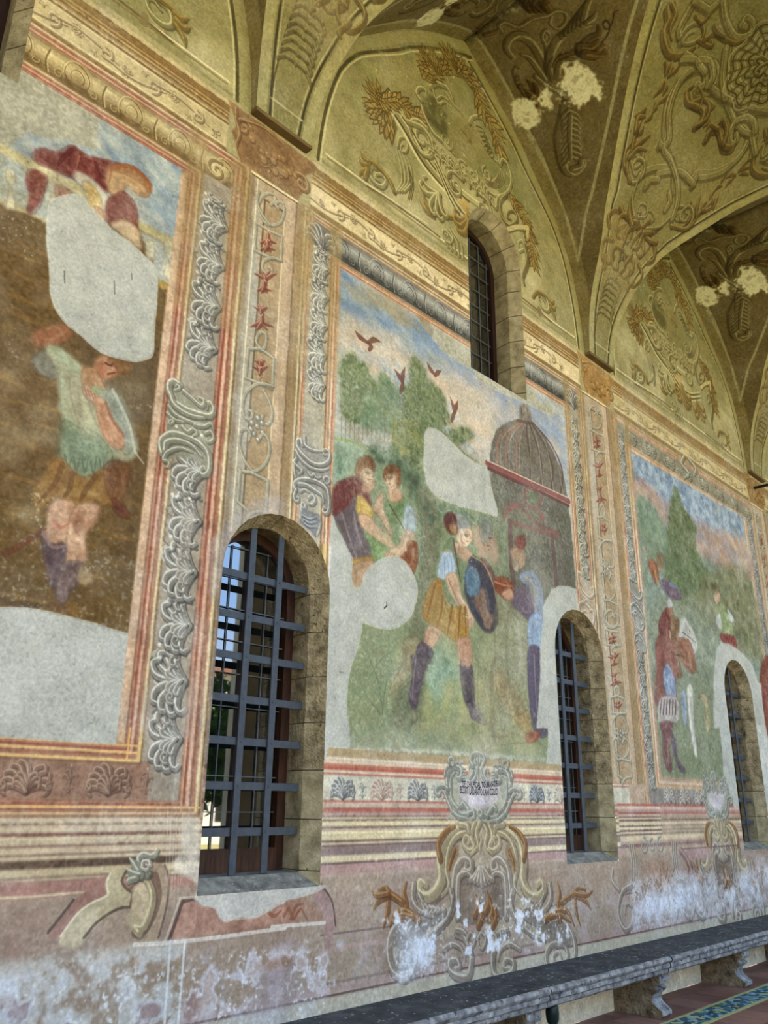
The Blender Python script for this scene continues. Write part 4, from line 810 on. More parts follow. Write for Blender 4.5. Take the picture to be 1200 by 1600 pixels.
dabs(5, [(480, 40), (700, 120), (900, 260), (1120, 420), (1110, 600), (940, 460), (800, 300), (600, 220), (480, 180)], [(222, 196, 164), (216, 184, 152), (206, 190, 168)], 240, .06, 8, .5, 2.6, -.4)
dabs(8, [(0, 240), (350, 420), (360, 640), (60, 420)], [(150, 162, 180), (178, 174, 174), (200, 184, 166), (134, 150, 182)], 200, .09, 9, .5, 2.4, -.5)
# meadow
PP(5, [(462, 480), (640, 560), (900, 700), (1300, 760), (1300, 1700), (440, 1700)], (150, 156, 118), 1, .05, .03, nz=10, col2=(136, 146, 112), sm=False)
rect(W, 3.675, 1.935, 6.88, 3.1, (156, 158, 118), nz=10, nk='n1', col2=(138, 146, 110), feather=.1)
W.tint(3.7, 1.95, 6.85, 3.0, (124, 138, 104), .5, 'n2', .1, 1.5); W.tint(3.7, 1.95, 6.85, 3.0, (186, 176, 126), .5, 'n1', .25, 1.6); W.tint(3.7, 1.95, 6.85, 2.7, (196, 190, 160), .5, 'n3', .6, 2)
PP(6, [(820, 40), (900, 0), (990, 120), (1000, 230), (900, 250), (820, 180)], (136, 164, 136), .8, .06, .05); dabs(6, [(760, 200), (1100, 160), (1150, 400), (800, 380)], [(170, 166, 104), (150, 154, 108), (182, 172, 120)], 160, .06, 10, .4, 2)
PP(5, [(462, 495), (540, 505), (600, 560), (640, 640), (540, 620), (470, 690)], (128, 158, 136), .9, .03, .02, col2=(142, 166, 140)); PS(5, [(465, 495), (540, 510), (610, 550)], .02, (156, 164, 96), .8)
# woods and trees
GL = [(106, 118, 74), (124, 136, 88), (140, 148, 98), (98, 112, 76), (120, 138, 104)]
LT = [(482, 200), (505, 150), (540, 130), (560, 170), (600, 190), (610, 240), (650, 280), (660, 380), (640, 420), (560, 430), (490, 400)]
PP(5, LT, (134, 146, 98), .75, .03, .05, nz=12); dabs(5, LT, GL, 1300, .019, 11, .6, 1.6)
MT = [(560, 430), (640, 260), (655, 215), (690, 240), (720, 290), (735, 380), (745, 440), (700, 480), (640, 460)]
PP(5, MT, (116, 140, 108), .8, .03, .04); dabs(5, MT, [(92, 124, 100), (118, 142, 104), (134, 150, 100)], 900, .018, 12, .6, 1.6)
RT = [(738, 340), (740, 290), (775, 250), (780, 170), (800, 148), (830, 200), (850, 250), (900, 290), (930, 350), (935, 420), (900, 460), (1000, 450), (1040, 470), (1030, 500), (960, 520), (1060, 600), (1050, 620), (960, 560), (880, 520), (840, 560), (840, 640), (820, 700), (740, 640), (700, 560), (710, 460), (740, 440)]
PP(5, RT, (116, 126, 82), .9, .03, .04, nz=12); dabs(5, RT, GL + [(84, 98, 66)], 2600, .019, 13, .65, 1.6); dabs(5, [(700, 400), (800, 430), (830, 520), (740, 560), (700, 500)], [(176, 164, 84), (160, 158, 92)], 140, .024, 14, .6, 1.4)
for k in range(14): PS(5, [(490 + k * 18, 400 + (k % 3) * 10), (488 + k * 18, 500)], .012, (104, 112, 92), .5, (1, .5))
PP(5, [(600, 520), (700, 540), (840, 680), (845, 900), (800, 760), (700, 620), (620, 600)], (104, 120, 96), .8, .04, .03); dabs(5, [(600, 540), (840, 640), (840, 860), (780, 740), (660, 600)], [(84, 98, 76), (116, 130, 100)], 160, .03, 15, .6)
PP(5, [(805, 700), (880, 740), (900, 900), (870, 1100), (850, 1300), (820, 1650), (700, 1680), (740, 1400), (790, 1200), (820, 900)], (136, 132, 102), .9, .02, .02, nk='nv', col2=(112, 116, 88)); PP(6, [(750, 0), (820, 0), (780, 140), (690, 230), (700, 180), (745, 100)], (168, 150, 110), .7, .03)
W.blob(*WP(5, [(800, 672)])[0], .06, .08, (84, 86, 68), .7, 0, .8)
dabs(5, [(840, 740), (1120, 830), (1110, 880), (900, 830), (850, 900)], [(86, 104, 86), (112, 124, 98), (98, 116, 100)], 200, .028, 16, .6)
for q in ([(600, 1500), (650, 1420), (700, 1380)], [(660, 1620), (640, 1500), (600, 1400)], [(660, 1640), (680, 1500), (740, 1440)], [(650, 1640), (590, 1560), (560, 1480)]): PS(5, q, .012, (112, 128, 96), .6)
# birds
def bird(c, pts):
    for q in pts: PS(c, q, .05, (124, 84, 66), .85, (.1, .6))
bird(5, [[(545, 42), (565, 70), (600, 95)], [(655, 92), (625, 82), (600, 95)], [(600, 90), (612, 110), (605, 125)]]); bird(5, [[(710, 205), (730, 235), (745, 265)], [(755, 195), (745, 230), (745, 265)], [(745, 250), (742, 280), (735, 300)]])
bird(5, [[(845, 175), (860, 205), (880, 230)], [(905, 210), (890, 220), (880, 232)]]); bird(5, [[(942, 320), (955, 360), (960, 390)], [(975, 335), (968, 360), (960, 390)], [(962, 370), (955, 400), (948, 420)]])
# two figures by the tree
PP(5, [(595, 890), (700, 900), (715, 970), (650, 1010), (600, 980)], (128, 150, 100)); 
PP(5, [(455, 800), (545, 735), (556, 815), (582, 880), (612, 985), (560, 1005), (536, 1000), (515, 950), (478, 870)], (128, 112, 112), nz=12, col2=(108, 92, 96))
for q in ([(490, 800), (520, 900), (550, 990)], [(540, 800), (560, 900), (590, 970)]): PS(5, q, .02, (156, 142, 138), .6)
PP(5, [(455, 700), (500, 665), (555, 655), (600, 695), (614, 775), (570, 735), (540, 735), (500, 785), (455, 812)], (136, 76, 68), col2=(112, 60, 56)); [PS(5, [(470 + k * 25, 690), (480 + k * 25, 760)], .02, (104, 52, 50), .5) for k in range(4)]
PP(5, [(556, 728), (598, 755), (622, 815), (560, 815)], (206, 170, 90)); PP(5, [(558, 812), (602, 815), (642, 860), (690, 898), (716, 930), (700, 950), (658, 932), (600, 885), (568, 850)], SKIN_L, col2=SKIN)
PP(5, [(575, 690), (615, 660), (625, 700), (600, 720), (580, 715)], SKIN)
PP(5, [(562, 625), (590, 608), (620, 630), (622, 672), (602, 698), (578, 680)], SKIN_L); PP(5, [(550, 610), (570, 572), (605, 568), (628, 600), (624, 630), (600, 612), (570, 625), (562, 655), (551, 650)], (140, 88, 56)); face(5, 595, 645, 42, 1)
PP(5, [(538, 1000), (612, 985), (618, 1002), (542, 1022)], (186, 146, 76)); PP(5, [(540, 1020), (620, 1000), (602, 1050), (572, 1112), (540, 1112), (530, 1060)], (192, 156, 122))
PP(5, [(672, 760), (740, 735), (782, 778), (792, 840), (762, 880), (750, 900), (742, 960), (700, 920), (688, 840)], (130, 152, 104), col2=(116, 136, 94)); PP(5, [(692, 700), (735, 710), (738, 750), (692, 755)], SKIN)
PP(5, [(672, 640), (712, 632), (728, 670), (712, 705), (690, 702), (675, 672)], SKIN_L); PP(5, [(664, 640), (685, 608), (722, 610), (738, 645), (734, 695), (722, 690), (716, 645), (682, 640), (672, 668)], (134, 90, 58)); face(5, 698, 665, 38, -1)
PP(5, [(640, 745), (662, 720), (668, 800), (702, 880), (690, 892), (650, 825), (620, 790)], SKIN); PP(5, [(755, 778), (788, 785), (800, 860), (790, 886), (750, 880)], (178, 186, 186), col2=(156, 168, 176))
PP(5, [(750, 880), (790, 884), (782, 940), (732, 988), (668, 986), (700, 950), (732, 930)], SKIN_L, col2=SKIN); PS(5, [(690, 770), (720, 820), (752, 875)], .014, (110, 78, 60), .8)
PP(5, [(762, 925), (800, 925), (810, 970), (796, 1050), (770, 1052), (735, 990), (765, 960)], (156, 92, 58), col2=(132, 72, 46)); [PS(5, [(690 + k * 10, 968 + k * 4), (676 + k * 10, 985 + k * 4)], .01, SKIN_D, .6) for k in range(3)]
# domed temple
PP(8, [(40, 625), (368, 772), (385, 900), (400, 1120), (300, 1115), (262, 1190), (210, 1250), (120, 1200), (60, 1100), (50, 810)], (122, 118, 98), nz=12, col2=(104, 98, 86), sm=False)
PP(8, [(50, 815), (120, 820), (125, 1100), (60, 1100)], (134, 142, 108), .8, .02, sm=False); W.tint(5.8, 3.0, 6.85, 4.2, (92, 88, 80), .5, 'n2', .1, 1.5)
DM = [(42, 606), (42, 560), (50, 510), (70, 455), (110, 425), (165, 412), (215, 420), (260, 470), (305, 545), (345, 640), (366, 742)]
PP(8, DM, (136, 126, 108), 1, .006, .006, nz=12, sm=False, col2=(112, 102, 90))
for k, (bx, by) in enumerate([(75, 620), (110, 636), (155, 655), (205, 676), (250, 696), (295, 712), (335, 728)]):
    tx, ty = 175 + k * 6, 418; mx = 175 + (bx - 175) * (.9 if bx < 175 else .75); PS(8, [(tx, ty), (mx, ty + (by - ty) * .32), (bx + (8 if bx > 200 else -4), ty + (by - ty) * .68), (bx, by)], .028, (160, 118, 98) if k < 3 else (104, 84, 76), .8, (.6, 1)); PS(8, [(tx + 8, ty), (mx + 10, ty + (by - ty) * .35), (bx + 12, by)], .012, (188, 176, 150), .5, (.6, 1))
PP(8, [(165, 415), (160, 365), (175, 348), (195, 350), (212, 375), (216, 425)], (140, 128, 112), sm=False); PS(8, [(172, 365), (174, 415)], .012, (92, 82, 74), .7); PS(8, [(195, 368), (200, 420)], .012, (92, 82, 74), .7); PS(8, [(155, 418), (218, 432)], .03, (106, 94, 84), .8, (1, 1))
for q, w_, cl in (([(30, 595), (130, 645), (250, 695), (370, 755)], .06, (146, 84, 76)), ([(35, 618), (140, 668), (260, 720), (370, 775)], .035, (112, 70, 66)), ([(30, 585), (370, 742)], .014, (206, 186, 160))): W.stroke(WP(8, q), w_, cl, .9, (1, 1), sm=False)
W.stroke(WP(8, [(185, 720), (205, 700), (240, 710), (255, 750), (235, 785), (200, 775), (185, 740), (190, 715)]), .035, (142, 92, 84), .8); PP(8, [(195, 725), (235, 725), (240, 765), (205, 760)], (120, 130, 96), .8)
for q in ([(110, 800), (125, 775), (165, 770), (190, 800)], [(100, 820), (120, 790), (160, 780)], [(190, 800), (240, 850), (300, 880), (330, 890)], [(120, 840), (220, 870), (320, 905)]): PS(8, q, .045, (138, 94, 88), .75, (1, 1))
W.stroke(WP(8, [(125, 840), (130, 1000), (140, 1100)]), .07, (110, 78, 76), .7, (1, 1)); W.stroke(WP(8, [(300, 900), (310, 1000), (318, 1110)]), .06, (112, 82, 80), .7, (1, 1)); W.stroke(WP(8, [(330, 890), (345, 1000), (350, 1110)]), .04, (128, 112, 104), .7, (1, 1))
W.blob(*WP(8, [(258, 820)])[0], .07, .07, (150, 96, 86), .7, 0, .5)
# soldiers behind
for x, y, r, cl in ((1056, 900, 22, (196, 168, 140)), (1100, 905, 26, (176, 148, 124)), (1095, 870, 20, (112, 108, 104)), (1120, 960, 26, (182, 152, 126)), (1075, 960, 18, (190, 158, 132))):
    W.blob(*WP(5, [(x, y)])[0], r * .0045, r * .006, cl, .85, 0, .5)
PP(8, [(0, 1000), (40, 1020), (70, 1100), (60, 1190), (0, 1160)], (118, 84, 80), .8); PP(8, [(0, 820), (45, 830), (50, 900), (20, 940), (0, 900)], (134, 138, 120), .7); face(8, 30, 945, 26, 1); face(5, 1105, 915, 28, 1)
# striding soldier
PP(5, [(918, 945), (950, 908), (975, 935), (1005, 962), (1065, 1000), (1060, 1090), (1015, 1185), (950, 1195), (918, 1120), (908, 1070)], (132, 142, 104), nz=10, col2=(114, 128, 94)); PP(5, [(960, 925), (1010, 950), (1040, 985), (1000, 1000), (965, 965)], SKIN)
PS(5, [(955, 915), (970, 1000), (985, 1090)], .02, (96, 74, 58), .8); PS(5, [(1055, 1000), (1050, 1060)], .02, (98, 110, 84), .6)
PP(5, [(922, 958), (950, 968), (968, 1050), (930, 1075), (890, 1086), (896, 1010)], (190, 200, 206), col2=(160, 176, 192)); PS(5, [(925, 960), (948, 965)], .02, (190, 150, 76), .8); [PS(5, [(905 + k * 14, 1000), (900 + k * 18, 1070)], .012, (136, 154, 176), .7) for k in range(4)]
PP(5, [(925, 1072), (966, 1058), (992, 1150), (1035, 1225), (1040, 1260), (1018, 1295), (1008, 1240), (958, 1170)], SKIN_L, col2=SKIN); PS(5, [(935, 1080), (970, 1165), (1010, 1235)], .02, SKIN_D, .5); [PS(5, [(1022 + k * 5, 1245), (1016 + k * 6, 1290)], .008, SKIN_D, .7) for k in range(3)]
PP(5, [(1030, 985), (1080, 1018), (1120, 1110), (1142, 1215), (1132, 1285), (1092, 1302), (1040, 1235), (1003, 1140), (1010, 1050)], (84, 78, 84), nz=8, col2=(66, 62, 70)); PS(5, [(1035, 985), (1085, 1020), (1125, 1115), (1142, 1215)], .014, (178, 144, 84), .8)
PP(5, [(1085, 1120), (1100, 1210), (1125, 1240), (1100, 1290), (1070, 1230), (1040, 1150)], (150, 116, 92), .8); PP(5, [(1022, 1025), (1050, 1040), (1066, 1085), (1058, 1145), (1015, 1142), (1005, 1080)], (110, 134, 150), col2=(92, 116, 136))
PP(5, [(862, 1100), (905, 1080), (922, 1180), (960, 1198), (1008, 1195), (1015, 1330), (960, 1338), (900, 1290), (832, 1245), (832, 1190)], (190, 144, 66), nz=12, col2=(156, 108, 48))
for q in ([(880, 1100), (860, 1180), (845, 1240)], [(910, 1150), (905, 1220), (885, 1280)], [(950, 1190), (940, 1260), (930, 1310)], [(985, 1195), (980, 1260), (975, 1330)], [(1005, 1200), (1008, 1320)]): PS(5, q, .026, (132, 88, 42), .65)
PP(5, [(850, 1275), (902, 1292), (892, 1335), (862, 1372), (822, 1372), (835, 1320)], (206, 160, 128)); PP(5, [(972, 1338), (1020, 1338), (1026, 1430), (990, 1445)], (204, 158, 126))
PP(5, [(815, 1345), (872, 1385), (832, 1470), (805, 1600), (778, 1600), (792, 1450)], (112, 98, 104), col2=(94, 82, 92)); PP(6, [(780, 60), (830, 120), (802, 205), (806, 270), (790, 286), (770, 242), (784, 150)], (108, 94, 100)); PS(6, [(800, 70), (790, 160), (785, 250)], .016, (146, 134, 138), .6)
PP(5, [(985, 1440), (1030, 1430), (1042, 1600), (1006, 1600)], (98, 86, 94)); PP(6, [(985, 95), (1030, 105), (1040, 200), (1050, 272), (1092, 330), (1086, 352), (1030, 322), (1022, 262), (1008, 190)], (102, 90, 96)); PP(6, [(985, 0), (1028, 0), (1030, 105), (992, 98)], (194, 150, 120))
PP(5, [(918, 830), (938, 800), (966, 818), (978, 880), (946, 892), (920, 862)], (122, 72, 66), col2=(98, 58, 54)); PP(5, [(968, 808), (1005, 818), (1032, 868), (1002, 878), (975, 862)], (150, 150, 142)); PP(5, [(990, 868), (1028, 872), (1034, 915), (1012, 945), (985, 935), (975, 900)], SKIN_L); PP(5, [(940, 852), (968, 852), (968, 890), (945, 885)], (176, 140, 96)); face(5, 1005, 905, 36, 1); PS(5, [(990, 872), (1000, 900), (998, 925)], .016, (222, 216, 200), .8)
# the old man holding a red hat
PP(9, [(0, 420), (60, 440), (140, 430), (200, 420), (190, 330), (120, 240), (60, 120), (80, 0), (0, 0)], (166, 150, 110), .4, .05); PP(9, [(70, 120), (140, 200), (200, 300), (215, 370), (190, 390), (120, 300), (70, 220)], (184, 150, 98), .8, .03)
PP(8, [(70, 1150), (150, 1180), (200, 1250), (210, 1600), (80, 1600)], (158, 150, 120), .6, .04)
PP(8, [(138, 1130), (180, 1100), (232, 1170), (240, 1240), (200, 1248), (170, 1220), (130, 1178)], (126, 108, 122), col2=(108, 92, 108)); PP(8, [(170, 1060), (215, 1040), (262, 1120), (262, 1220), (236, 1240), (215, 1120), (170, 1085)], (146, 156, 176), col2=(128, 140, 166)); PS(8, [(185, 1065), (225, 1110), (232, 1220)], .02, (190, 160, 104), .7)
PP(8, [(205, 1240), (262, 1235), (260, 1372), (203, 1370)], (154, 172, 196)); PS(8, [(205, 1375), (262, 1385)], .03, (176, 140, 84), .8, (1, 1)); PP(8, [(203, 1378), (266, 1390), (275, 1500), (280, 1620), (214, 1620)], (118, 106, 118)); PP(9, [(203, 30), (266, 60), (276, 220), (282, 392), (226, 384), (205, 230)], (116, 104, 116), nz=10, col2=(98, 88, 104))
for q in ([(225, 60), (232, 220), (245, 370)], [(250, 80), (258, 240), (268, 380)]): PS(9, q, .02, (146, 136, 144), .6)
PP(9, [(190, 400), (215, 380), (245, 382), (240, 418), (200, 428)], (166, 104, 78)); PP(8, [(132, 960), (165, 940), (188, 985), (182, 1030), (150, 1040), (135, 1000)], (176, 140, 108)); PP(8, [(150, 905), (180, 900), (192, 935), (170, 955), (150, 940)], (138, 66, 60)); PP(8, [(135, 1000), (160, 1010), (158, 1050), (138, 1040)], (168, 156, 132), .8)
PP(8, [(60, 1082), (90, 1068), (130, 1090), (142, 1140), (116, 1168), (70, 1130)], (158, 92, 60), col2=(128, 66, 44)); PP(8, [(90, 1140), (118, 1168), (140, 1150), (128, 1120)], SKIN); PS(8, [(62, 1090), (100, 1105), (138, 1110)], .016, (198, 140, 96), .7)
# repairs and lost areas of the central fresco
plaster(5, [(834, 500), (840, 465), (858, 448), (900, 465), (950, 510), (1000, 560), (1050, 595), (1095, 630), (1110, 680), (1122, 730), (1142, 815), (1100, 806), (1040, 790), (960, 768), (880, 730), (846, 680), (834, 610)])
plaster(5, [(440, 810), (465, 860), (492, 905), (520, 960), (536, 1000), (530, 1050), (536, 1100), (552, 1118), (572, 1106), (585, 1060), (610, 1025), (650, 1000), (700, 984), (740, 995), (780, 1040), (806, 1115), (802, 1170), (780, 1230), (740, 1270), (690, 1288), (630, 1280), (580, 1262), (572, 1300), (556, 1370), (530, 1440), (515, 1530), (512, 1640), (510, 1790), (300, 1790), (300, 810)])
plaster(5, [(885, 10), (950, 40), (1040, 90), (1300, 250), (1300, 360), (1180, 290), (1080, 235), (960, 165), (900, 120), (868, 75)], False, (186, 178, 148)); plaster(8, [(-20, 215), (195, 315), (305, 358), (305, 402), (240, 372), (200, 350), (130, 320), (60, 290), (-20, 240)], False, (186, 178, 148))
plaster(8, [(236, 1700), (244, 1600), (252, 1480), (250, 1380), (262, 1250), (262, 1200), (292, 1140), (325, 1108), (370, 1110), (412, 1130), (422, 1160), (414, 1220), (470, 1350), (500, 1700)], False); plaster(9, [(270, -100), (276, 220), (285, 400), (278, 545), (400, 545), (400, -100)], False)
PS(5, [(668, 1200), (678, 1190), (676, 1176)], .01, (60, 56, 50), .9); W.blob(*WP(5, [(900, 737)])[0], .008, .008, (60, 56, 50), .9)
PP(6, [(425, 455), (700, 465), (1000, 480), (1200, 500), (1200, 480), (1000, 465), (700, 450), (500, 452)], (220, 210, 186), .6, .004, .02, sm=False)
dabs(6, [(520, 300), (1200, 330), (1200, 470), (520, 450)], [(178, 172, 140), (136, 142, 112), (160, 150, 110)], 260, .03, 20, .5)
def restore_outside():
    """keep each scene inside its own frame; the plaster round the windows may lap over it"""
    keep = [(.2, 1.87, 2.232, 5.488), (3.675, 1.935, 6.882, 5.486), (8.31, 1.885, 11.6, 5.448), (3.5, 1.87, 3.70, 2.93), (6.86, 1.87, 7.02, 3.16)]
    for c, old in zip(W.cs, SAVED):
        m = np.zeros((c.H, c.W), bool)
        for r in keep:
            b = c.bb(*r)
            if b: m[b[0]:b[1], b[2]:b[3]] = True
        c.im[~m] = old[~m]
restore_outside()
for xa, xb in ((2.27, 2.41), (2.62, 2.80), (3.27, 3.39), (3.55, 3.68), (6.88, 7.0), (7.14, 7.27), (7.88, 8.01), (8.16, 8.32)):
    rect(W, xa, 4.5, xb, 5.86, (172, 146, 98), a=.42, feather=.02, nk='nv'); rect(W, xa, 5.0, xb, 5.86, (160, 134, 84), a=.3, feather=.02, nk='nv')
W.tint(2.24, 1.9, 3.25, 3.3, (176, 158, 142), .5, 'nv', .1, 1.3)
W.poly([(2.80, 3.2), (2.86, 3.15), (2.84, 1.8), (2.785, 1.8)], (112, 100, 98), .55, .01, .02, 8, nk='nv'); W.poly([(2.80, 1.8), (2.97, 1.8), (2.95, 1.54), (2.80, 1.54)], (142, 98, 88), .7, .01, .01)
for z, cl in ((1.78, (104, 72, 66)), (1.72, (150, 100, 84)), (1.66, (196, 166, 140)), (1.6, (112, 78, 74)), (1.53, (190, 160, 150))): W.stroke([(2.80, z), (2.97, z)], .028, cl, .75, (1, 1), False)
# corbel scrolls where frames change (left: crop k, right: crop l)
GR = ((226, 222, 198), (170, 166, 142), (104, 100, 84)); GR2 = ((232, 228, 212), (172, 168, 156), (96, 92, 88))
def fancy(c, P, pal, dx=0, base=None):
    T = lambda pts: [(x + dx, z) for x, z in WP(c, pts)]
    if base: W.poly(T(base), lerp(pal[1], pal[2], .25), .95, .004, .006, 8)
    for pts, w in P: relief(W, T(pts), w, *pal)
fancy('k', [([(240, 190), (205, 165), (165, 180), (160, 240), (200, 310), (290, 370), (400, 410), (470, 420), (492, 380), (470, 330), (440, 335), (440, 370)], .045), ([(205, 235), (240, 220), (225, 195), (205, 205)], .02), ([(170, 260), (210, 350), (320, 420), (420, 440)], .04), ([(160, 350), (220, 420), (330, 470), (420, 490)], .03),
            ([(150, 400), (200, 450), (270, 470)], .03), ([(110, 700), (95, 640), (110, 590), (180, 550), (270, 565), (370, 610), (440, 680), (460, 760), (450, 840), (410, 860), (395, 820), (420, 800), (435, 830)], .045), ([(130, 680), (140, 620), (220, 600), (330, 640), (400, 720)], .04), ([(120, 740), (150, 690), (240, 660), (330, 690)], .03), ([(120, 750), (160, 760), (155, 800), (125, 795)], .025),
            ([(260, 500), (300, 540), (340, 520), (370, 550), (340, 570)], .03), ([(350, 490), (420, 500), (470, 480), (490, 520)], .03), ([(430, 550), (470, 540), (490, 590), (450, 620), (440, 590)], .03), ([(270, 240), (330, 290), (400, 350), (420, 310), (380, 290)], .035), ([(180, 480), (195, 465), (180, 455), (160, 470), (175, 495)], .02)], GR,
      0, [(160, 190), (230, 175), (300, 300), (420, 360), (490, 330), (495, 420), (470, 560), (490, 640), (460, 760), (400, 800), (330, 740), (200, 720), (120, 760), (95, 640), (140, 540), (140, 440), (150, 300)])
for q in ((215, 500), (400, 565), (185, 1000), (310, 1030)): z = WP('k', [q])[0]; W.blob(*z, .014, .014, GR[0], .9)
fancy('l', [([(215, 230), (200, 180), (165, 190), (165, 250), (220, 330), (320, 420), (420, 440), (490, 400), (505, 330), (480, 290), (440, 290), (435, 330), (465, 340)], .035), ([(150, 290), (200, 380), (300, 470), (420, 500), (490, 480)], .03), ([(240, 150), (250, 240), (330, 290), (420, 300)], .03), ([(150, 380), (130, 420), (180, 470), (215, 510), (180, 540)], .03), ([(130, 440), (135, 530), (150, 580)], .025),
            ([(140, 690), (130, 640), (180, 600), (270, 590), (380, 620), (470, 690), (495, 800), (490, 920), (460, 950), (430, 930), (440, 890), (465, 900)], .038), ([(150, 700), (130, 760), (140, 815), (175, 820), (180, 780), (155, 785)], .026), ([(180, 640), (260, 650), (340, 700), (420, 760), (440, 830)], .035), ([(200, 720), (240, 700), (300, 740)], .026),
            ([(280, 520), (310, 560), (340, 540), (370, 580), (410, 570)], .026), ([(440, 600), (450, 570), (490, 575), (500, 620), (465, 640), (445, 610)], .022), ([(280, 790), (320, 760), (350, 800), (330, 850), (290, 850), (270, 810)], .03), ([(210, 870), (230, 900), (250, 870), (225, 840), (205, 880), (220, 960), (300, 1010), (360, 960)], .028), ([(200, 1000), (260, 1060), (330, 1120), (350, 1180)], .03), ([(360, 960), (400, 1010), (400, 1100), (370, 1180)], .026)], GR2,
      0, [(165, 180), (230, 200), (420, 300), (500, 290), (505, 560), (500, 900), (440, 940), (400, 780), (300, 740), (190, 720), (175, 820), (125, 800), (130, 560), (130, 420), (140, 280)])
W.poly(WP('l', [(215, 880), (300, 930), (380, 950), (405, 1030), (390, 1110), (350, 1190), (300, 1130), (190, 1050)]), (128, 128, 130), .9, .006, .004, 6)
for k in range(6): PS('l', [(215 + k * 6, 960 + k * 22), (290, 1000 + k * 20), (370, 975 + k * 26)], .01, (92, 92, 96) if k % 2 else (176, 178, 180), .8)
bands_v(W, 2.95, 3.25, [3.585, 3.60, 3.612, 3.64, 3.655, 3.675], [(150, 116, 62), (214, 180, 96), (230, 200, 120), (168, 130, 68), (226, 214, 200)])
# the same bulging corbels on the right side of the central frame and on the right frame
def corbel_at(x, z, s, pal, flip=1):
    T = lambda pts: [(x + flip * (px - .5) * s, z + (py - .5) * s * 1.9) for px, py in pts]
    W.poly(T([(.1, 1), (.5, .85), (.95, .75), (1, .5), (.95, .2), (.7, .05), (.2, .15), (0, .35), (.1, .6)]), lerp(pal[1], pal[2], .2), .9, .005, .006, 8)
    for pts, w in (([(.3, .98), (.1, 1), (.05, .85), (.3, .7), (.7, .62), (1, .72), (.95, .82), (.82, .78)], .13), ([(.08, .8), (.3, .62), (.8, .55)], .1), ([(.02, .28), (0, .42), (.3, .5), (.7, .42), (.95, .28), (.95, .1), (.8, .08), (.8, .18)], .13), ([(.1, .3), (.4, .36), (.75, .25)], .1), ([(.3, .5), (.5, .56), (.7, .5)], .08)): relief(W, T(pts), w * s, *pal)
corbel_at(7.06, 3.45, .30, ((230, 218, 196), (196, 176, 146), (140, 118, 98))); corbel_at(8.10, 3.62, .28, GR2); corbel_at(7.06, 3.15, .26, ((230, 218, 196), (196, 176, 146), (140, 118, 98)), -1); corbel_at(8.10, 3.3, .22, GR2)
fancy(8, [([(850, 570), (840, 600), (870, 640), (850, 660)], .06), ([(870, 580), (900, 620), (890, 650)], .06)], GR)

# ===== right fresco
rect(W, 8.31, 1.885, 11.6, 5.45, (150, 156, 124), nz=10, nk='n1', col2=(132, 138, 112), feather=.003)
PP(8, [(630, 550), (1095, 820), (1110, 940), (1000, 900), (900, 850), (760, 760), (650, 690)], (142, 160, 184), sm=False, col2=(158, 172, 188))
PP(8, [(640, 660), (700, 680), (780, 770), (860, 820), (960, 880), (1110, 930), (1130, 1080), (1000, 1040), (900, 960), (800, 900), (650, 740)], (186, 154, 136), .9, .05, .05, col2=(168, 142, 134))
dabs(8, [(650, 660), (900, 830), (1110, 930), (1125, 1080), (900, 960), (650, 740)], [(206, 176, 146), (150, 158, 176), (170, 140, 132), (204, 166, 136)], 260, .08, 21, .5, 2.4, -.4)
PP(8, [(650, 730), (720, 780), (800, 900), (900, 980), (1130, 1090), (1200, 1500), (720, 1500)], (138, 152, 138), .8, .06, .05, sm=False)
T3 = [(815, 690), (835, 740), (850, 790), (900, 860), (900, 950), (950, 1060), (940, 1160), (860, 1200), (790, 1140), (760, 1000), (780, 880), (790, 780)]
PP(8, T3, (112, 124, 84), .9, .03, .05); dabs(8, T3, GL + [(88, 100, 72)], 1200, .034, 22, .6, 1.6)
T4 = [(660, 730), (740, 800), (780, 900), (760, 1060), (700, 1040), (670, 900)]; PP(8, T4, (130, 150, 128), .7, .05, .05); dabs(8, T4, [(116, 138, 116), (140, 156, 124), (124, 134, 96)], 260, .05, 23, .5)
T5 = [(950, 1060), (1110, 1040), (1180, 1400), (1100, 1400), (980, 1300), (900, 1200)]; PP(8, T5, (134, 132, 94), .8, .06, .05); dabs(8, T5, [(112, 118, 84), (150, 146, 100), (128, 116, 80)], 320, .06, 24, .5)
PP(8, [(720, 1180), (900, 1160), (1000, 1300), (980, 1600), (740, 1600)], (148, 150, 122), .7, .06)
PP(9, [(760, 350), (1000, 250), (1010, 560), (770, 560)], (142, 146, 112), .8, .06, sm=False); W.tint(8.4, 1.9, 11.5, 3.2, (116, 122, 88), .5, 'n2', .1, 1.5)
# angel, rider, horse, soldier
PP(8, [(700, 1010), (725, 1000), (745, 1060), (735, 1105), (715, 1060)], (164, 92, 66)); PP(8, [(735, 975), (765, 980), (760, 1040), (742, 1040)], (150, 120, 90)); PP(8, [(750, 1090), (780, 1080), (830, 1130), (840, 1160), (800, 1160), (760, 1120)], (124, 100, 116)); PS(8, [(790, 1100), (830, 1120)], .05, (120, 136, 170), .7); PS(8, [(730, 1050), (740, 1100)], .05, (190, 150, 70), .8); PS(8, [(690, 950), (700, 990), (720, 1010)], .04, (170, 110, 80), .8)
PP(8, [(830, 1260), (850, 1240), (885, 1290), (905, 1350), (895, 1385), (880, 1370), (862, 1330), (880, 1450), (850, 1440), (832, 1380), (825, 1320)], (206, 202, 188), nz=10, col2=(180, 178, 168)); PS(8, [(850, 1250), (860, 1320), (850, 1400)], .03, (160, 158, 148), .6); PS(8, [(800, 1380), (850, 1400), (890, 1370)], .016, (84, 66, 56), .8); PS(8, [(862, 1300), (880, 1310)], .012, (70, 60, 52), .9)
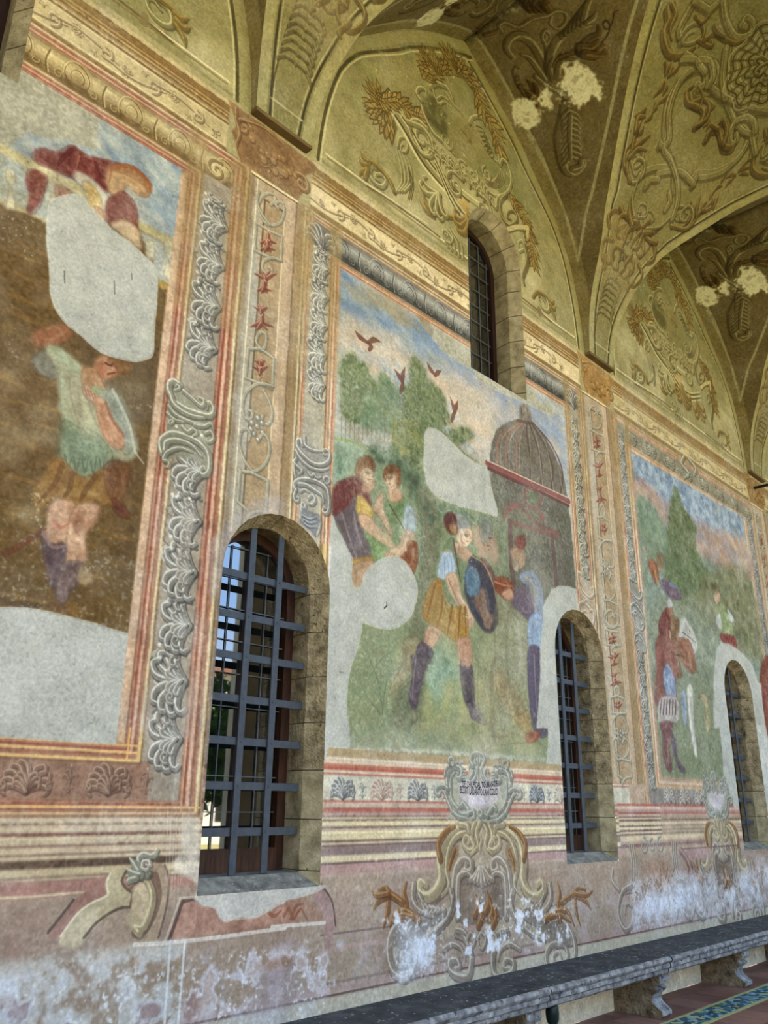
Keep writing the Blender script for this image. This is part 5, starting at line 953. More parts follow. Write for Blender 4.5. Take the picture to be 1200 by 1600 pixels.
PP(8, [(800, 1240), (830, 1260), (828, 1400), (845, 1480), (810, 1480), (795, 1380)], (142, 110, 76)); PP(8, [(745, 1260), (775, 1200), (795, 1240), (790, 1340), (800, 1400), (770, 1400), (750, 1330)], (140, 70, 62), col2=(116, 54, 50)); PP(8, [(780, 1200), (800, 1190), (805, 1230), (788, 1240)], SKIN_D); PP(8, [(778, 1175), (790, 1160), (806, 1190), (785, 1200)], (190, 190, 184)); PS(8, [(790, 1300), (800, 1380), (820, 1410)], .05, SKIN, .8)
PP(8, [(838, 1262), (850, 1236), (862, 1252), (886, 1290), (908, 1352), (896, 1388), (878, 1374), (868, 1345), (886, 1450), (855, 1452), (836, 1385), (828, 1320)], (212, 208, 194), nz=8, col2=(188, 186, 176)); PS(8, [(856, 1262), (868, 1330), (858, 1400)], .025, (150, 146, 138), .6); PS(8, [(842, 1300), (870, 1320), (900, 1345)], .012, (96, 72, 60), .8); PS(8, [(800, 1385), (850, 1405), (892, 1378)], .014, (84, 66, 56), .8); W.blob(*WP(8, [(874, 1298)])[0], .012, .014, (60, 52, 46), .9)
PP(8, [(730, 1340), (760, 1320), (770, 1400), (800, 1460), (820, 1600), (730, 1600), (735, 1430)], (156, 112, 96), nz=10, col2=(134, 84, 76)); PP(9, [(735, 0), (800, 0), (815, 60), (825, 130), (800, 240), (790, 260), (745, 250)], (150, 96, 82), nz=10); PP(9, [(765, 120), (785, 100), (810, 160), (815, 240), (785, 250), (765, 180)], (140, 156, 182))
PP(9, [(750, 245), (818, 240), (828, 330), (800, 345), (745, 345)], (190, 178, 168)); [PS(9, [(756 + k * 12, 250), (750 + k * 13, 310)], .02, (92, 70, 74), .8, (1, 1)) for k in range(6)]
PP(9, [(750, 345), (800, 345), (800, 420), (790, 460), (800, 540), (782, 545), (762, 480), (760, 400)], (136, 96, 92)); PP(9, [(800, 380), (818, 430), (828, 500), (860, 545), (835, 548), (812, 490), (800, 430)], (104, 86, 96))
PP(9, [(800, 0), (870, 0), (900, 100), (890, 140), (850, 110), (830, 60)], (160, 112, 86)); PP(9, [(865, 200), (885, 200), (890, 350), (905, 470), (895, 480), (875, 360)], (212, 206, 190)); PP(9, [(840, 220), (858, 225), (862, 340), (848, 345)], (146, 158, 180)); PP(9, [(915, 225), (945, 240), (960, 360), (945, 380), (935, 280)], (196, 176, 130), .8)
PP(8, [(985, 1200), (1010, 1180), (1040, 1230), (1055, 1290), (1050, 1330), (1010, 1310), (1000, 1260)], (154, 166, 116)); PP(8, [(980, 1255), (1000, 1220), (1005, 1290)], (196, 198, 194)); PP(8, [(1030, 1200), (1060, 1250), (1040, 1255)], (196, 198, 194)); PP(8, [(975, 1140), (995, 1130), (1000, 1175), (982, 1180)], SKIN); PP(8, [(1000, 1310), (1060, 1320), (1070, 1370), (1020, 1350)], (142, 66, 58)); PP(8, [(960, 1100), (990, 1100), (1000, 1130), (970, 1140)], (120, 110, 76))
PP(8, [(1165, 1480), (1200, 1400), (1230, 1600), (1190, 1650)], (146, 82, 62)); PP(9, [(1165, 240), (1200, 200), (1230, 400), (1195, 400)], (146, 76, 62)); 
plaster(8, [(975, 1700), (972, 1600), (975, 1480), (985, 1380), (1005, 1345), (1040, 1350), (1090, 1385), (1130, 1430), (1150, 1480), (1170, 1540), (1190, 1700)], False); plaster(9, [(979, 180), (985, 260), (1008, 440), (1015, 560), (1060, 700), (1260, 700), (1220, 500), (1178, 300), (1172, 180)], False)
rect(W, 11.05, 1.6, 11.35, 2.6, PLAS, feather=.01, warp=.01)

# ===== cartouches and scrolls of the base and dado
DG = ((214, 202, 178), (172, 154, 132), (112, 98, 88)); DG2 = ((210, 208, 188), (166, 164, 148), (116, 116, 106)); DY = ((222, 208, 162), (194, 174, 130), (122, 106, 88)); DB = ((196, 150, 92), (160, 112, 64), (110, 72, 46))
rect(W, .3, -.05, 14.3, 1.175, (182, 160, 136), nz=9, feather=.02, nk='n1', col2=(160, 136, 116)); W.tint(.3, .5, 14.2, 1.1, (150, 120, 104), .4, 'n2', .1, 1.4); W.tint(.3, .5, 14.2, .9, (186, 180, 190), .35, 'n2', -.2, 1.2)
def cartouche(tr, s=1.0):
    T = lambda c, pts: tr(WP(c, pts)); 
    def R(pts, w, pal=DG, c='m', **k): relief(W, T(c, pts), w * s, *pal, **k)
    def F(pts, col, a=.9, c='m', sm=True, f=.008): W.poly(T(c, pts), col, a, f, .006, 7, .1, sm)
    # shield of the lower cartouche
    F([(540, 440), (680, 430), (800, 440), (880, 560), (900, 700), (960, 760), (1000, 720), (1010, 870), (1100, 950), (1110, 1080), (1060, 1170), (1000, 1100), (860, 1000), (820, 1250), (760, 1240), (700, 1020), (560, 1010), (540, 1060), (400, 1090), (330, 1130), (300, 1290), (220, 1300), (160, 1160), (170, 1040), (250, 980), (400, 960), (520, 820), (440, 800), (350, 860), (320, 780), (400, 800), (450, 720), (440, 600)], (182, 164, 136), .95, f=.008)
    F([(575, 740), (640, 690), (740, 700), (790, 760), (810, 940), (770, 980), (600, 1010), (550, 960), (560, 800)], (138, 120, 102), .95)
    for p in ((640, 900), (700, 880), (720, 930), (660, 960), (740, 960)): R([(p[0], p[1] + 50), (p[0] + 20, p[1]), (p[0] + 5, p[1] - 60)], .05, DB)
    for sg in (1, -1):
        X = (lambda P: P) if sg == 1 else (lambda P: [(1360 - x, y + 0) for x, y in P])
        def Rm(P, w, pal=DG, **k): R(X(P), w, pal, **k)
        Rm([(590, 470), (520, 500), (470, 560), (450, 660), (455, 760), (420, 830), (370, 850), (335, 810), (350, 770), (375, 790)], .10, DY); Rm([(600, 490), (540, 520), (500, 590), (485, 700), (500, 790), (460, 850)], .05, DY); Rm([(450, 640), (440, 560), (480, 490), (530, 460)], .05, DB)
        F(X([(540, 560), (552, 610), (510, 720), (485, 700), (500, 620)]), (160, 134, 98), .9); Rm([(530, 590), (510, 650), (500, 700)], .03, DB)
        Rm([(640, 450), (620, 520), (640, 580), (610, 595), (580, 560), (590, 520), (615, 530), (605, 560)], .05, DY); Rm([(670, 440), (650, 500), (660, 570), (620, 620)], .045, DY); Rm([(560, 450), (600, 460), (610, 500)], .05, DY)
        Rm([(520, 820), (535, 700), (580, 640), (620, 660), (620, 710), (590, 700), (595, 670)], .06, DG); Rm([(545, 960), (545, 830), (555, 740), (600, 720), (640, 760)], .055, DG)
        # side volutes
        Rm([(510, 820), (520, 900), (480, 980), (400, 1060), (330, 1090)], .06, DG); Rm([(520, 850), (500, 950), (420, 1050)], .03, DG)
        Rm([(470, 930), (400, 980), (300, 990), (240, 980), (180, 1060), (165, 1160), (190, 1260), (250, 1300), (310, 1250), (325, 1170), (290, 1110), (230, 1115), (205, 1170), (225, 1230), (270, 1225), (285, 1180), (255, 1155), (240, 1185)], .055, DG)
        F(X([(240, 985), (330, 985), (450, 940), (380, 1030), (330, 1100), (270, 1095), (210, 1130), (185, 1120), (200, 1040)]), (138, 124, 108), .9)
        Rm([(305, 780), (300, 860), (330, 920), (400, 960)], .05, DG); Rm([(335, 840), (370, 900), (450, 920)], .04, DG); [Rm([(350 + k * 22, 890 + k * 6), (365 + k * 22, 925), (350 + k * 20, 945)], .03, DG) for k in range(5)]
        # leaf sprays outside
        Rm([(250, 980), (260, 900), (250, 830), (265, 760)], .05, DB, taper=(1, .1)); Rm([(330, 975), (270, 930), (210, 930), (170, 1010)], .05, DB, taper=(1, .2)); Rm([(300, 960), (240, 950), (190, 990)], .04, DB); Rm([(240, 880), (200, 850), (170, 830), (150, 800), (110, 810)], .045, DB); Rm([(165, 850), (160, 930), (135, 1020)], .04, DB, taper=(1, .2)); Rm([(165, 840), (110, 870), (80, 920)], .04, DB, taper=(1, .2)); Rm([(165, 830), (100, 840), (70, 815)], .035, DB, taper=(1, .2))
        # lower scrolls
        Rm([(540, 1050), (590, 1080), (620, 1180), (610, 1280), (560, 1290), (510, 1260), (505, 1210), (545, 1200), (560, 1240), (535, 1250)], .06, DG); Rm([(470, 1140), (520, 1110), (570, 1140), (590, 1200)], .04, DG); Rm([(540, 1030), (580, 1040), (610, 1080)], .04, DG)
    R([(680, 540), (670, 580), (675, 620)], .03, DY); [F([(665 - 4, y), (690, y - 22), (706, y + 8), (690, y + 32), (668, y + 20)], (176, 158, 130)) for y in (600, 655)]
    for k in range(-3, 4): R([(680 + k * 4, 690), (680 + k * 14, 740), (680 + k * 20, 780 - abs(k) * 8)], .05, DG, taper=(.6, 1))
    for x in (620, 680, 740): R([(x - 20, 1080), (x, 1050), (x + 22, 1080), (x + 15, 1120), (x, 1140 if x == 680 else 1110), (x - 15, 1120), (x - 20, 1080)], .03, DG)
    # the upper, inscribed shield (crop o)
    F([(150, 420), (160, 300), (260, 260), (330, 300), (400, 420), (440, 300), (440, 180), (530, 120), (620, 180), (620, 300), (680, 420), (740, 300), (840, 280), (930, 400), (940, 600), (880, 820), (900, 960), (200, 960), (200, 860), (160, 600)], (176, 172, 150), .95, 'o')
    F([(320, 520), (400, 470), (560, 490), (760, 470), (810, 540), (790, 700), (700, 790), (560, 830), (420, 800), (320, 700)], (198, 186, 184), .95, 'o'); F([(440, 690), (560, 680), (680, 700), (600, 780), (500, 770)], (214, 208, 216), .6, 'o', f=.02)
    for sg in (1, -1):
        X = (lambda P: P) if sg == 1 else (lambda P: [(1085 - x, y + 40) for x, y in P])
        def Rm(P, w, pal=DG2, **k): R(X(P), w, pal, 'o', **k)
        Rm([(160, 600), (150, 440), (190, 330), (260, 300), (330, 340), (330, 420), (290, 450), (265, 410), (290, 380)], .05); Rm([(290, 830), (220, 740), (190, 600), (200, 440), (250, 370)], .035); Rm([(160, 580), (110, 540), (30, 560), (10, 630), (50, 660), (70, 610)], .035); Rm([(210, 860), (160, 740), (120, 640), (80, 600)], .035)
        Rm([(120, 400), (140, 320), (200, 290)], .03); Rm([(180, 270), (170, 210), (210, 190), (240, 230), (225, 280)], .03); [Rm([(250 + k * 28, 270 - (k % 2) * 20), (262 + k * 28, 240), (275 + k * 28, 270)], .02) for k in range(4)]; [Rm([(350, 320 + k * 40), (380, 330 + k * 38)], .018) for k in range(5)]
        Rm([(430, 440), (470, 380), (460, 310), (430, 290), (420, 330)], .03); Rm([(480, 480), (510, 400), (500, 320)], .03); Rm([(330, 790), (350, 760), (400, 820), (420, 880), (350, 900), (300, 870)], .045); Rm([(430, 880), (480, 860), (490, 930), (450, 960)], .035); Rm([(230, 870), (300, 930), (400, 950)], .04)
    R([(470, 290), (440, 220), (470, 150), (530, 130), (590, 150), (620, 220), (590, 290)], .04, DG2, 'o'); [R([(530 + k * 22, 270), (530 + k * 34, 210), (530 + k * 26, 165)], .022, DG2, 'o') for k in (-1, 0, 1)]; R([(530, 300), (530, 400), (540, 470)], .03, DG2, 'o'); R([(570, 330), (590, 420), (620, 480)], .025, DG2, 'o'); R([(560, 840), (590, 880), (565, 930), (530, 880), (560, 840)], .03, DG2, 'o')
# thin painted lines and pink frames of the dado
for xa, xb in ((3.7, 6.4), (7.4, 10.1)):
    W.stroke([(xa, .86), (xb, .845)], .012, (128, 104, 98), .7, sm=False); W.stroke([(xa, .60), (xb, .60)], .016, (140, 116, 106), .6, sm=False); W.stroke([(xa, .78), (xb, .775)], .03, (190, 158, 146), .6, sm=False)
W.stroke([(.3, .535), (14, .535)], .014, (112, 82, 76), .85, sm=False); W.stroke([(.3, .565), (14, .56)], .03, (180, 146, 134), .6, sm=False)
rect(W, .3, .3, 14.3, .525, (196, 184, 160), nz=7, col2=(180, 168, 142), warp=.01)
bandR = [(3.62, 1.11), (3.70, 1.13), (3.80, .98), (3.82, .83), (3.75, .80), (3.72, .95)]
W.poly(WP(6, [(370, 1060), (405, 1020), (445, 1080), (462, 1180), (450, 1290), (415, 1290), (412, 1180)]), (172, 138, 130), .85, .006, .01); W.stroke(WP(6, [(405, 1018), (450, 1090), (465, 1190)]), .012, (96, 76, 72), .9)
PP(6, [(110, 1120), (230, 1085), (330, 1070), (390, 1120), (400, 1170), (160, 1195), (60, 1180)], (178, 140, 116), .9, .008, .02); PP(3, [(760, 1100), (840, 1090), (1000, 1160), (1190, 1090), (1190, 1200), (740, 1250), (720, 1220)], (174, 130, 108), .9, .008, .02)
for q in ([(180, 1130), (210, 1150), (240, 1125)], [(280, 1160), (300, 1110), (330, 1100)], [(250, 1150), (270, 1120), (290, 1160), (320, 1120), (345, 1165)]): PS(6, q, .022, (150, 98, 70), .8)
W.stroke(WP(3, [(705, 1250), (740, 1150), (760, 1090), (800, 1080), (850, 1080)]), .02, (100, 78, 70), .8, sm=False); W.stroke(WP(3, [(690, 1250), (725, 1150), (750, 1075), (850, 1070)]), .014, (212, 196, 170), .7, sm=False)
cartouche(lambda P: P)
cartouche(lambda P: [((x - 5.45) * .8 + 9.72, z) for x, z in P])
# inscription, two lines
# console scrolls of the left bay (crop x) and their twins beside window 2
def console(tr):
    CROP['x'] = (0, 1130, 4.0)
    T = lambda pts: tr(WP('x', pts))
    def F(pts, col, a=.95, f=.006): W.poly(T(pts), col, a, f, .005, 7, .05, True)
    def R(pts, w, pal=DY, **k): relief(W, T(pts), w, *pal, **k)
    F([(-300, 1010), (400, 985), (700, 960), (680, 1060), (520, 1060), (300, 1090), (-300, 1110)], (178, 134, 118)); F([(380, 1340), (300, 1300), (460, 1110), (540, 1050), (680, 1060), (560, 1140), (440, 1260)], (170, 128, 112)); W.stroke(T([(300, 1310), (460, 1105)]), .014, (104, 92, 80), .9, sm=False); W.stroke(T([(-300, 1108), (200, 1085), (520, 1055)]), .012, (206, 190, 150), .8, sm=False)
    F([(380, 1345), (480, 1200), (560, 1130), (670, 1080), (660, 1010), (690, 940), (740, 910), (790, 920), (765, 980), (790, 1030), (826, 1060), (812, 1150), (760, 1150), (680, 1200), (600, 1260), (520, 1370), (480, 1400), (400, 1400)], (192, 176, 138))
    W.stroke(T([(525, 1340), (600, 1250), (690, 1185), (760, 1155), (815, 1150)]), .014, (110, 94, 76), .9); W.stroke(T([(380, 1330), (480, 1195), (570, 1125), (670, 1075), (665, 1000), (690, 940)]), .012, (224, 210, 170), .9); W.stroke(T([(790, 925), (762, 980), (785, 1030), (825, 1065), (812, 1150)]), .014, (112, 90, 74), .8)
    F([(930, 880), (1020, 890), (1055, 960), (1050, 1100), (1010, 1280), (960, 1370), (880, 1380), (840, 1330), (900, 1300), (960, 1200), (985, 1080), (970, 980)], (176, 152, 124)); W.stroke(T([(965, 960), (985, 1060), (960, 1180), (900, 1290), (850, 1310)]), .05, (124, 98, 80), .7); W.stroke(T([(1030, 890), (1056, 980), (1040, 1150), (990, 1340)]), .012, (120, 98, 84), .8)
    F([(830, 1060), (880, 990), (940, 1020), (955, 1120), (900, 1250), (830, 1280), (780, 1240), (820, 1150)], (194, 174, 138)); R([(870, 1310), (850, 1280), (900, 1270), (945, 1150), (950, 1060), (910, 970), (850, 965), (815, 1010)], .045)
    R([(920, 940), (880, 900), (870, 850), (900, 820), (960, 830), (985, 795)], .045, GR); R([(870, 930), (840, 880), (815, 850)], .04, GR); R([(880, 950), (830, 935), (800, 915)], .04, GR); R([(850, 970), (810, 980), (800, 1000)], .035, GR); R(([(940, 890), (930, 862), (895, 865), (890, 905), (920, 915), (930, 890), (910, 885)]), .022, ((240, 232, 214), (198, 186, 164), (120, 104, 92)))
console(lambda P: P)
def volute_pair(x0):
    for sg, xx in ((1, x0), (-1, x0 + .95)):
        for o in (0, .04, .08): relief(W, [(xx + sg * (.0 + o), 1.26), (xx + sg * (.02 + o), 1.1), (xx - sg * (.02 - o), .95), (xx - sg * (.2 - o), .86)], .03, *DG)
        relief(W, [(xx - sg * .02, .93), (xx - sg * .2, .88), (xx - sg * .3, .72), (xx - sg * .2, .58), (xx - sg * .06, .62), (xx - sg * .04, .74), (xx - sg * .14, .78), (xx - sg * .18, .7)], .045, *DG); relief(W, [(xx - sg * .25, .9), (xx - sg * .36, .98), (xx - sg * .33, 1.08)], .04, *DG)
    for k in (-1, 0, 1): relief(W, spiral(x0 + .45 + k * .17, 1.25, .08 if k else .06, 1.5, 1.3, k or 1), .025, *DG2)
    W.poly([(x0 + .14, .82), (x0 + .8, .82), (x0 + .78, 1.12), (x0 + .18, 1.12)], (172, 138, 112), .8, .01, .03); [relief(W, [(x0 + .5, .84), (x0 + .45 + k * .1, .95), (x0 + .4 + k * .16, 1.04)], .03, *DB) for k in range(4)]
volute_pair(7.52); volute_pair(12.0)
W.stroke([(8.6, 1.2), (10.0, 1.2), (10.0, 1.16)], .014, (120, 92, 90), .8, sm=False); W.poly([(8.55, 1.2), (9.3, 1.2), (9.3, 1.09), (8.65, 1.09)], (184, 148, 142), .7, .01, .01); relief(W, [(8.55, 1.2), (8.72, 1.08), (8.8, .9), (8.82, .72)], .06, (196, 168, 160), (170, 136, 130), (120, 94, 92))
# damp: salt bloom, scraped patches and drips
def salt(x0, z0, x1, z1, a=.8, th=.05, nk='n2'): W.tint(x0, z0, x1, z1, (222, 226, 236), a * .75, nk, th + .05, 1.3, .2); W.tint(x0, z0, x1, z1, (226, 230, 240), a * .75, 'n1', th - .1, 1.0, .25); W.tint(x0, z0, x1, z1, (228, 232, 240), a * .6, 'n3', th + .35, 2.2, .2); W.tint(x0, z0, x1, z1, (214, 214, 216), a * .8, 'n3', th + .5, 2.5, .1)
salt(7.4, .52, 9.0, 1.02, .95, -.35); salt(8.9, .5, 10.6, 1.0, .9, -.2); salt(10.4, .5, 13, 1.1, .8, 0); salt(4.3, .52, 4.9, .95, .85, -.1); salt(5.2, .55, 6.5, .9, .75, .1); salt(2.2, .35, 3.8, .82, .6, .2); salt(3.0, .52, 3.9, .75, .4, .3); W.tint(7.3, .55, 13, 1.05, (168, 140, 124), .6, 'n3', .35, 2.4); W.tint(4.2, .55, 6.5, .98, (228, 230, 236), .8, 'n2', .35, 3); salt(5.2, .9, 5.6, 1.05, .6, 0); salt(4.35, .5, 4.75, .78, .9, -.6)
W.tint(1.3, .3, 2.78, .95, (196, 192, 180), .8, 'n2', -.45, 2.2); W.tint(1.3, .3, 3.8, .86, (214, 214, 212), .7, 'n3', .45, 2.6); W.tint(2.75, .54, 3.9, .84, (206, 202, 206), .75, 'n2', -.05, 2.6); W.tint(2.6, .56, 3.9, .8, (164, 130, 104), .5, 'n2', .35, 2.6); W.tint(1.6, .3, 2.75, .9, (206, 210, 216), .6, 'n2', .1, 2); W.tint(1.6, .3, 2.9, .8, (140, 104, 92), .6, 'n2', .45, 2.4); W.tint(2.8, .5, 3.75, .8, (152, 112, 84), .6, 'n1', .35, 2); W.tint(1.2, .35, 3.9, .75, (176, 178, 200), .4, 'n1', .2, 1.5)
plaster(3, [(820, 1072), (1000, 1058), (1200, 1040), (1200, 1080), (1150, 1110), (1080, 1150), (1030, 1160), (960, 1165), (920, 1160), (900, 1120), (840, 1100)], True, (212, 204, 192)); plaster(6, [(-10, 1060), (400, 1022), (380, 1050), (300, 1075), (230, 1085), (140, 1110), (60, 1150), (0, 1170)], True, (212, 204, 192))
W.stroke(WP(3, [(560, 1270), (700, 1262), (900, 1240), (1190, 1200)]) + WP(6, [(200, 1195), (420, 1178)]), .02, (226, 216, 198), .8, sm=False)
PP(3, [(750, 770), (835, 765), (820, 1060), (790, 1010), (745, 950), (755, 860)], (218, 206, 184), .8, .01, .03)
for q in ([(710, 1255), (685, 1600)], [(770, 1260), (742, 1600)]): PS(3, q, .014, (224, 222, 218), .9, (1, 1))
for k in range(6): PS(3, [(700 + k * 12, 700 + (k * 53) % 120), (690 + k * 12, 1000 + (k * 37) % 150)], .008, (222, 206, 186), .45, (1, .3))
W.tint(.3, .5, 14.2, 1.9, (206, 190, 170), .14, 'nv', .5, 1.6); rect(W, .3, -.05, 14.3, .31, (226, 216, 188), nz=6, feather=.01, warp=.01); W.tint(.3, 1.9, 14.2, 5.5, (206, 194, 168), .22, 'n1', .4, 1.4); W.tint(2.2, 1.2, 3.9, 5.8, (204, 196, 180), .15, 'nv', .45, 1.4)
# grey arched ghost of an older opening above window 1
for x, z in (): pass
GH = WP(2, [(870, 930), (940, 850), (1010, 790), (1060, 750), (1130, 735), (1190, 745), (1190, 830), (1100, 820), (1020, 850), (960, 930), (940, 1040), (880, 1200), (870, 1100)])
W.poly(GH, (176, 168, 166), .45, .015, .01)
# ------------------------------------------------------------------ helpers that make objects
def tag(o, label=None, cat=None, group=None, kind=None):
    if label: o['label'] = label
    if cat: o['category'] = cat
    if group: o['group'] = group
    if kind: o['kind'] = kind
    return o
def empty(name, loc=(0, 0, 0), parent=None):
    o = bpy.data.objects.new(name, None); COL.objects.link(o); o.location = loc
    if parent: o.parent = parent
    return o
def mesh_obj(name, vs, fs, mat, parent=None, uv=None, mats=None, midx=None, smooth=False):
    me = bpy.data.meshes.new(name); me.from_pydata([tuple(v) for v in vs], [], fs); me.update()
    for m in (mats or [mat]): me.materials.append(m)
    if midx is not None:
        for p, k in zip(me.polygons, midx): p.material_index = k
    if uv is not None:
        l = me.uv_layers.new(name='UVMap')
        for p in me.polygons:
            for li in p.loop_indices: l.data[li].uv = uv(me.vertices[me.loops[li].vertex_index].co, p)
    if smooth:
        for p in me.polygons: p.use_smooth = True
    o = bpy.data.objects.new(name, me); COL.objects.link(o)
    if parent: o.parent = parent
    return o
def box_vf(x0, y0, z0, x1, y1, z1):
    vs = [(x0, y0, z0), (x1, y0, z0), (x1, y1, z0), (x0, y1, z0), (x0, y0, z1), (x1, y0, z1), (x1, y1, z1), (x0, y1, z1)]
    return vs, [(0, 3, 2, 1), (4, 5, 6, 7), (0, 1, 5, 4), (1, 2, 6, 5), (2, 3, 7, 6), (3, 0, 4, 7)]
def join_vf(parts):
    V, F = [], []
    for v, f in parts:
        n = len(V); V += list(v); F += [tuple(i + n for i in q) for q in f]
    return V, F
def bevelled(name, boxes, mat, parent=None, bev=.003, jit=0.0, rs=0):
    bm = bmesh.new(); rr = random.Random(rs)
    for b in boxes:
        v, f = box_vf(*b); bv = [bm.verts.new(q) for q in v]
        for q in f: bm.faces.new([bv[i] for i in q])
    if bev: bmesh.ops.bevel(bm, geom=list(bm.edges), offset=bev, segments=1, affect='EDGES')
    if jit:
        for v in bm.verts: v.co += Vector((rr.uniform(-jit, jit), rr.uniform(-jit, jit), rr.uniform(-jit, jit)))
    me = bpy.data.meshes.new(name); bm.to_mesh(me); bm.free(); me.materials.append(mat)
    o = bpy.data.objects.new(name, me); COL.objects.link(o)
    if parent: o.parent = parent
    return o

# ------------------------------------------------------------------ materials
def nodes(name, rough=.8):
    m = bpy.data.materials.new(name); m.use_nodes = True; nt = m.node_tree
    b = nt.nodes['Principled BSDF']; b.inputs['Roughness'].default_value = rough
    b.inputs['Specular IOR Level'].default_value = .25
    return m, nt, b
def srgb(c):
    c = [x / 255 for x in c[:3]]
    return tuple((x / 12.92 if x <= .04045 else ((x + .055) / 1.055) ** 2.4) for x in c) + (1,)
def noise_mat(name, cols, scale=6, rough=.85, bump=.3, bscale=60, stops=None, detail=6, metal=0, dist=.01, stretch=(1, 1, 1), spots=None):
    m, nt, b = nodes(name, rough); N = nt.nodes; L = nt.links
    tc = N.new('ShaderNodeTexCoord'); mp = N.new('ShaderNodeMapping'); mp.inputs['Scale'].default_value = stretch
    geo = N.new('ShaderNodeNewGeometry'); L.new(geo.outputs['Position'], mp.inputs[0])
    n = N.new('ShaderNodeTexNoise'); n.inputs['Scale'].default_value = scale; n.inputs['Detail'].default_value = detail; n.inputs['Roughness'].default_value = .62
    L.new(mp.outputs[0], n.inputs['Vector'])
    r = N.new('ShaderNodeValToRGB'); e = r.color_ramp.elements; k = len(cols)
    stops = stops or [.3 + .4 * i / max(1, k - 1) for i in range(k)]
    e[0].position = stops[0]; e[0].color = srgb(cols[0]); e[1].position = stops[-1]; e[1].color = srgb(cols[-1])
    for s, c in list(zip(stops, cols))[1:-1]: q = e.new(s); q.color = srgb(c)
    L.new(n.outputs['Fac'], r.inputs[0]); last = r.outputs[0]
    if spots:
        sc, th, col = spots
        v = N.new('ShaderNodeTexNoise'); v.inputs['Scale'].default_value = sc; v.inputs['Detail'].default_value = 4; L.new(mp.outputs[0], v.inputs['Vector'])
        rr = N.new('ShaderNodeValToRGB'); rr.color_ramp.elements[0].position = th; rr.color_ramp.elements[1].position = th + .06
        L.new(v.outputs['Fac'], rr.inputs[0]); mx = N.new('ShaderNodeMixRGB'); L.new(rr.outputs[0], mx.inputs[0]); L.new(last, mx.inputs[1]); mx.inputs[2].default_value = srgb(col); last = mx.outputs[0]
    L.new(last, b.inputs['Base Color']); b.inputs['Metallic'].default_value = metal
    if bump:
        n2 = N.new('ShaderNodeTexNoise'); n2.inputs['Scale'].default_value = bscale; n2.inputs['Detail'].default_value = 5; L.new(mp.outputs[0], n2.inputs['Vector'])
        bp = N.new('ShaderNodeBump'); bp.inputs['Strength'].default_value = bump; bp.inputs['Distance'].default_value = dist
        L.new(n2.outputs['Fac'], bp.inputs['Height']); L.new(bp.outputs[0], b.inputs['Normal'])
    return m
GAIN = 1.0
def fresco_mat(name, cv, ext='EXTEND', gain=1.0):
    im = bpy.data.images.new(name, cv.W, cv.H, alpha=False)
    a = np.ones((cv.H, cv.W, 4), np.float32); a[..., :3] = np.clip(cv.im / 255, 0, 1)
    im.pixels.foreach_set(a.ravel()); im.update(); im.pack()
    m, nt, b = nodes(name, .9); N = nt.nodes; L = nt.links
    t = N.new('ShaderNodeTexImage'); t.image = im; t.extension = ext; t.interpolation = 'Linear'
    uv = N.new('ShaderNodeUVMap'); uv.uv_map = 'UVMap'; L.new(uv.outputs[0], t.inputs[0])
    geo = N.new('ShaderNodeNewGeometry')
    n = N.new('ShaderNodeTexNoise'); n.inputs['Scale'].default_value = 45; n.inputs['Detail'].default_value = 6; n.inputs['Roughness'].default_value = .7; L.new(geo.outputs['Position'], n.inputs['Vector'])
    mr = N.new('ShaderNodeMapRange'); mr.inputs[1].default_value = .3; mr.inputs[2].default_value = .7; mr.inputs[3].default_value = .86 * gain; mr.inputs[4].default_value = 1.12 * gain; L.new(n.outputs['Fac'], mr.inputs[0])
    mx = N.new('ShaderNodeVectorMath'); mx.operation = 'SCALE'; L.new(t.outputs[0], mx.inputs[0]); L.new(mr.outputs[0], mx.inputs['Scale']); L.new(mx.outputs[0], b.inputs['Base Color'])
    n2 = N.new('ShaderNodeTexNoise'); n2.inputs['Scale'].default_value = 9; n2.inputs['Detail'].default_value = 8; n2.inputs['Roughness'].default_value = .65; L.new(geo.outputs['Position'], n2.inputs['Vector'])
    bp = N.new('ShaderNodeBump'); bp.inputs['Strength'].default_value = .35; bp.inputs['Distance'].default_value = .02; L.new(n2.outputs['Fac'], bp.inputs['Height']); L.new(bp.outputs[0], b.inputs['Normal'])
    return m
age(WA, .86, .96, .95, (1.0, .985, .95)); age(WB, .83, .96, .95, (1.0, .985, .95)); age(VM, .78, .93, 1.2, (1.0, .98, .92)); age(VL, .78, 1.02, 1.3, (1.0, .98, .92))
M_WA = fresco_mat('fresco_near', WA); M_WB = fresco_mat('fresco_far', WB)
M_VM = fresco_mat('vault_paint', VM, 'REPEAT', .74); M_VL = fresco_mat('vault_web_paint', VL, 'EXTEND', .85)
M_PLAST = noise_mat('plain_plaster', [(176, 166, 140), (208, 198, 172)], 3, .9, .3, 30)
M_TUFF = noise_mat('tuff_stone', [(96, 82, 58), (150, 133, 98), (182, 164, 126)], 11, .95, .9, 55, [.32, .5, .68], 9, dist=.02, spots=(26, .66, (84, 70, 46)))
M_TUFF2 = noise_mat('pale_tuff_stone', [(124, 112, 82), (160, 146, 110), (186, 171, 134)], 9, .95, .6, 60, [.32, .5, .68], 9, dist=.012, spots=(30, .68, (92, 80, 52)))
M_LAVA = noise_mat('lava_stone', [(46, 46, 46), (70, 70, 68), (98, 97, 92)], 7, .85, .5, 90, [.34, .55, .74], 8, spots=(34, .64, (168, 168, 160)))
M_LAVA_E = noise_mat('weathered_lava_edge', [(88, 84, 80), (130, 126, 120), (176, 170, 160)], 14, .9, .6, 60, [.34, .5, .68], 8, dist=.008, spots=(16, .6, (66, 66, 70)))
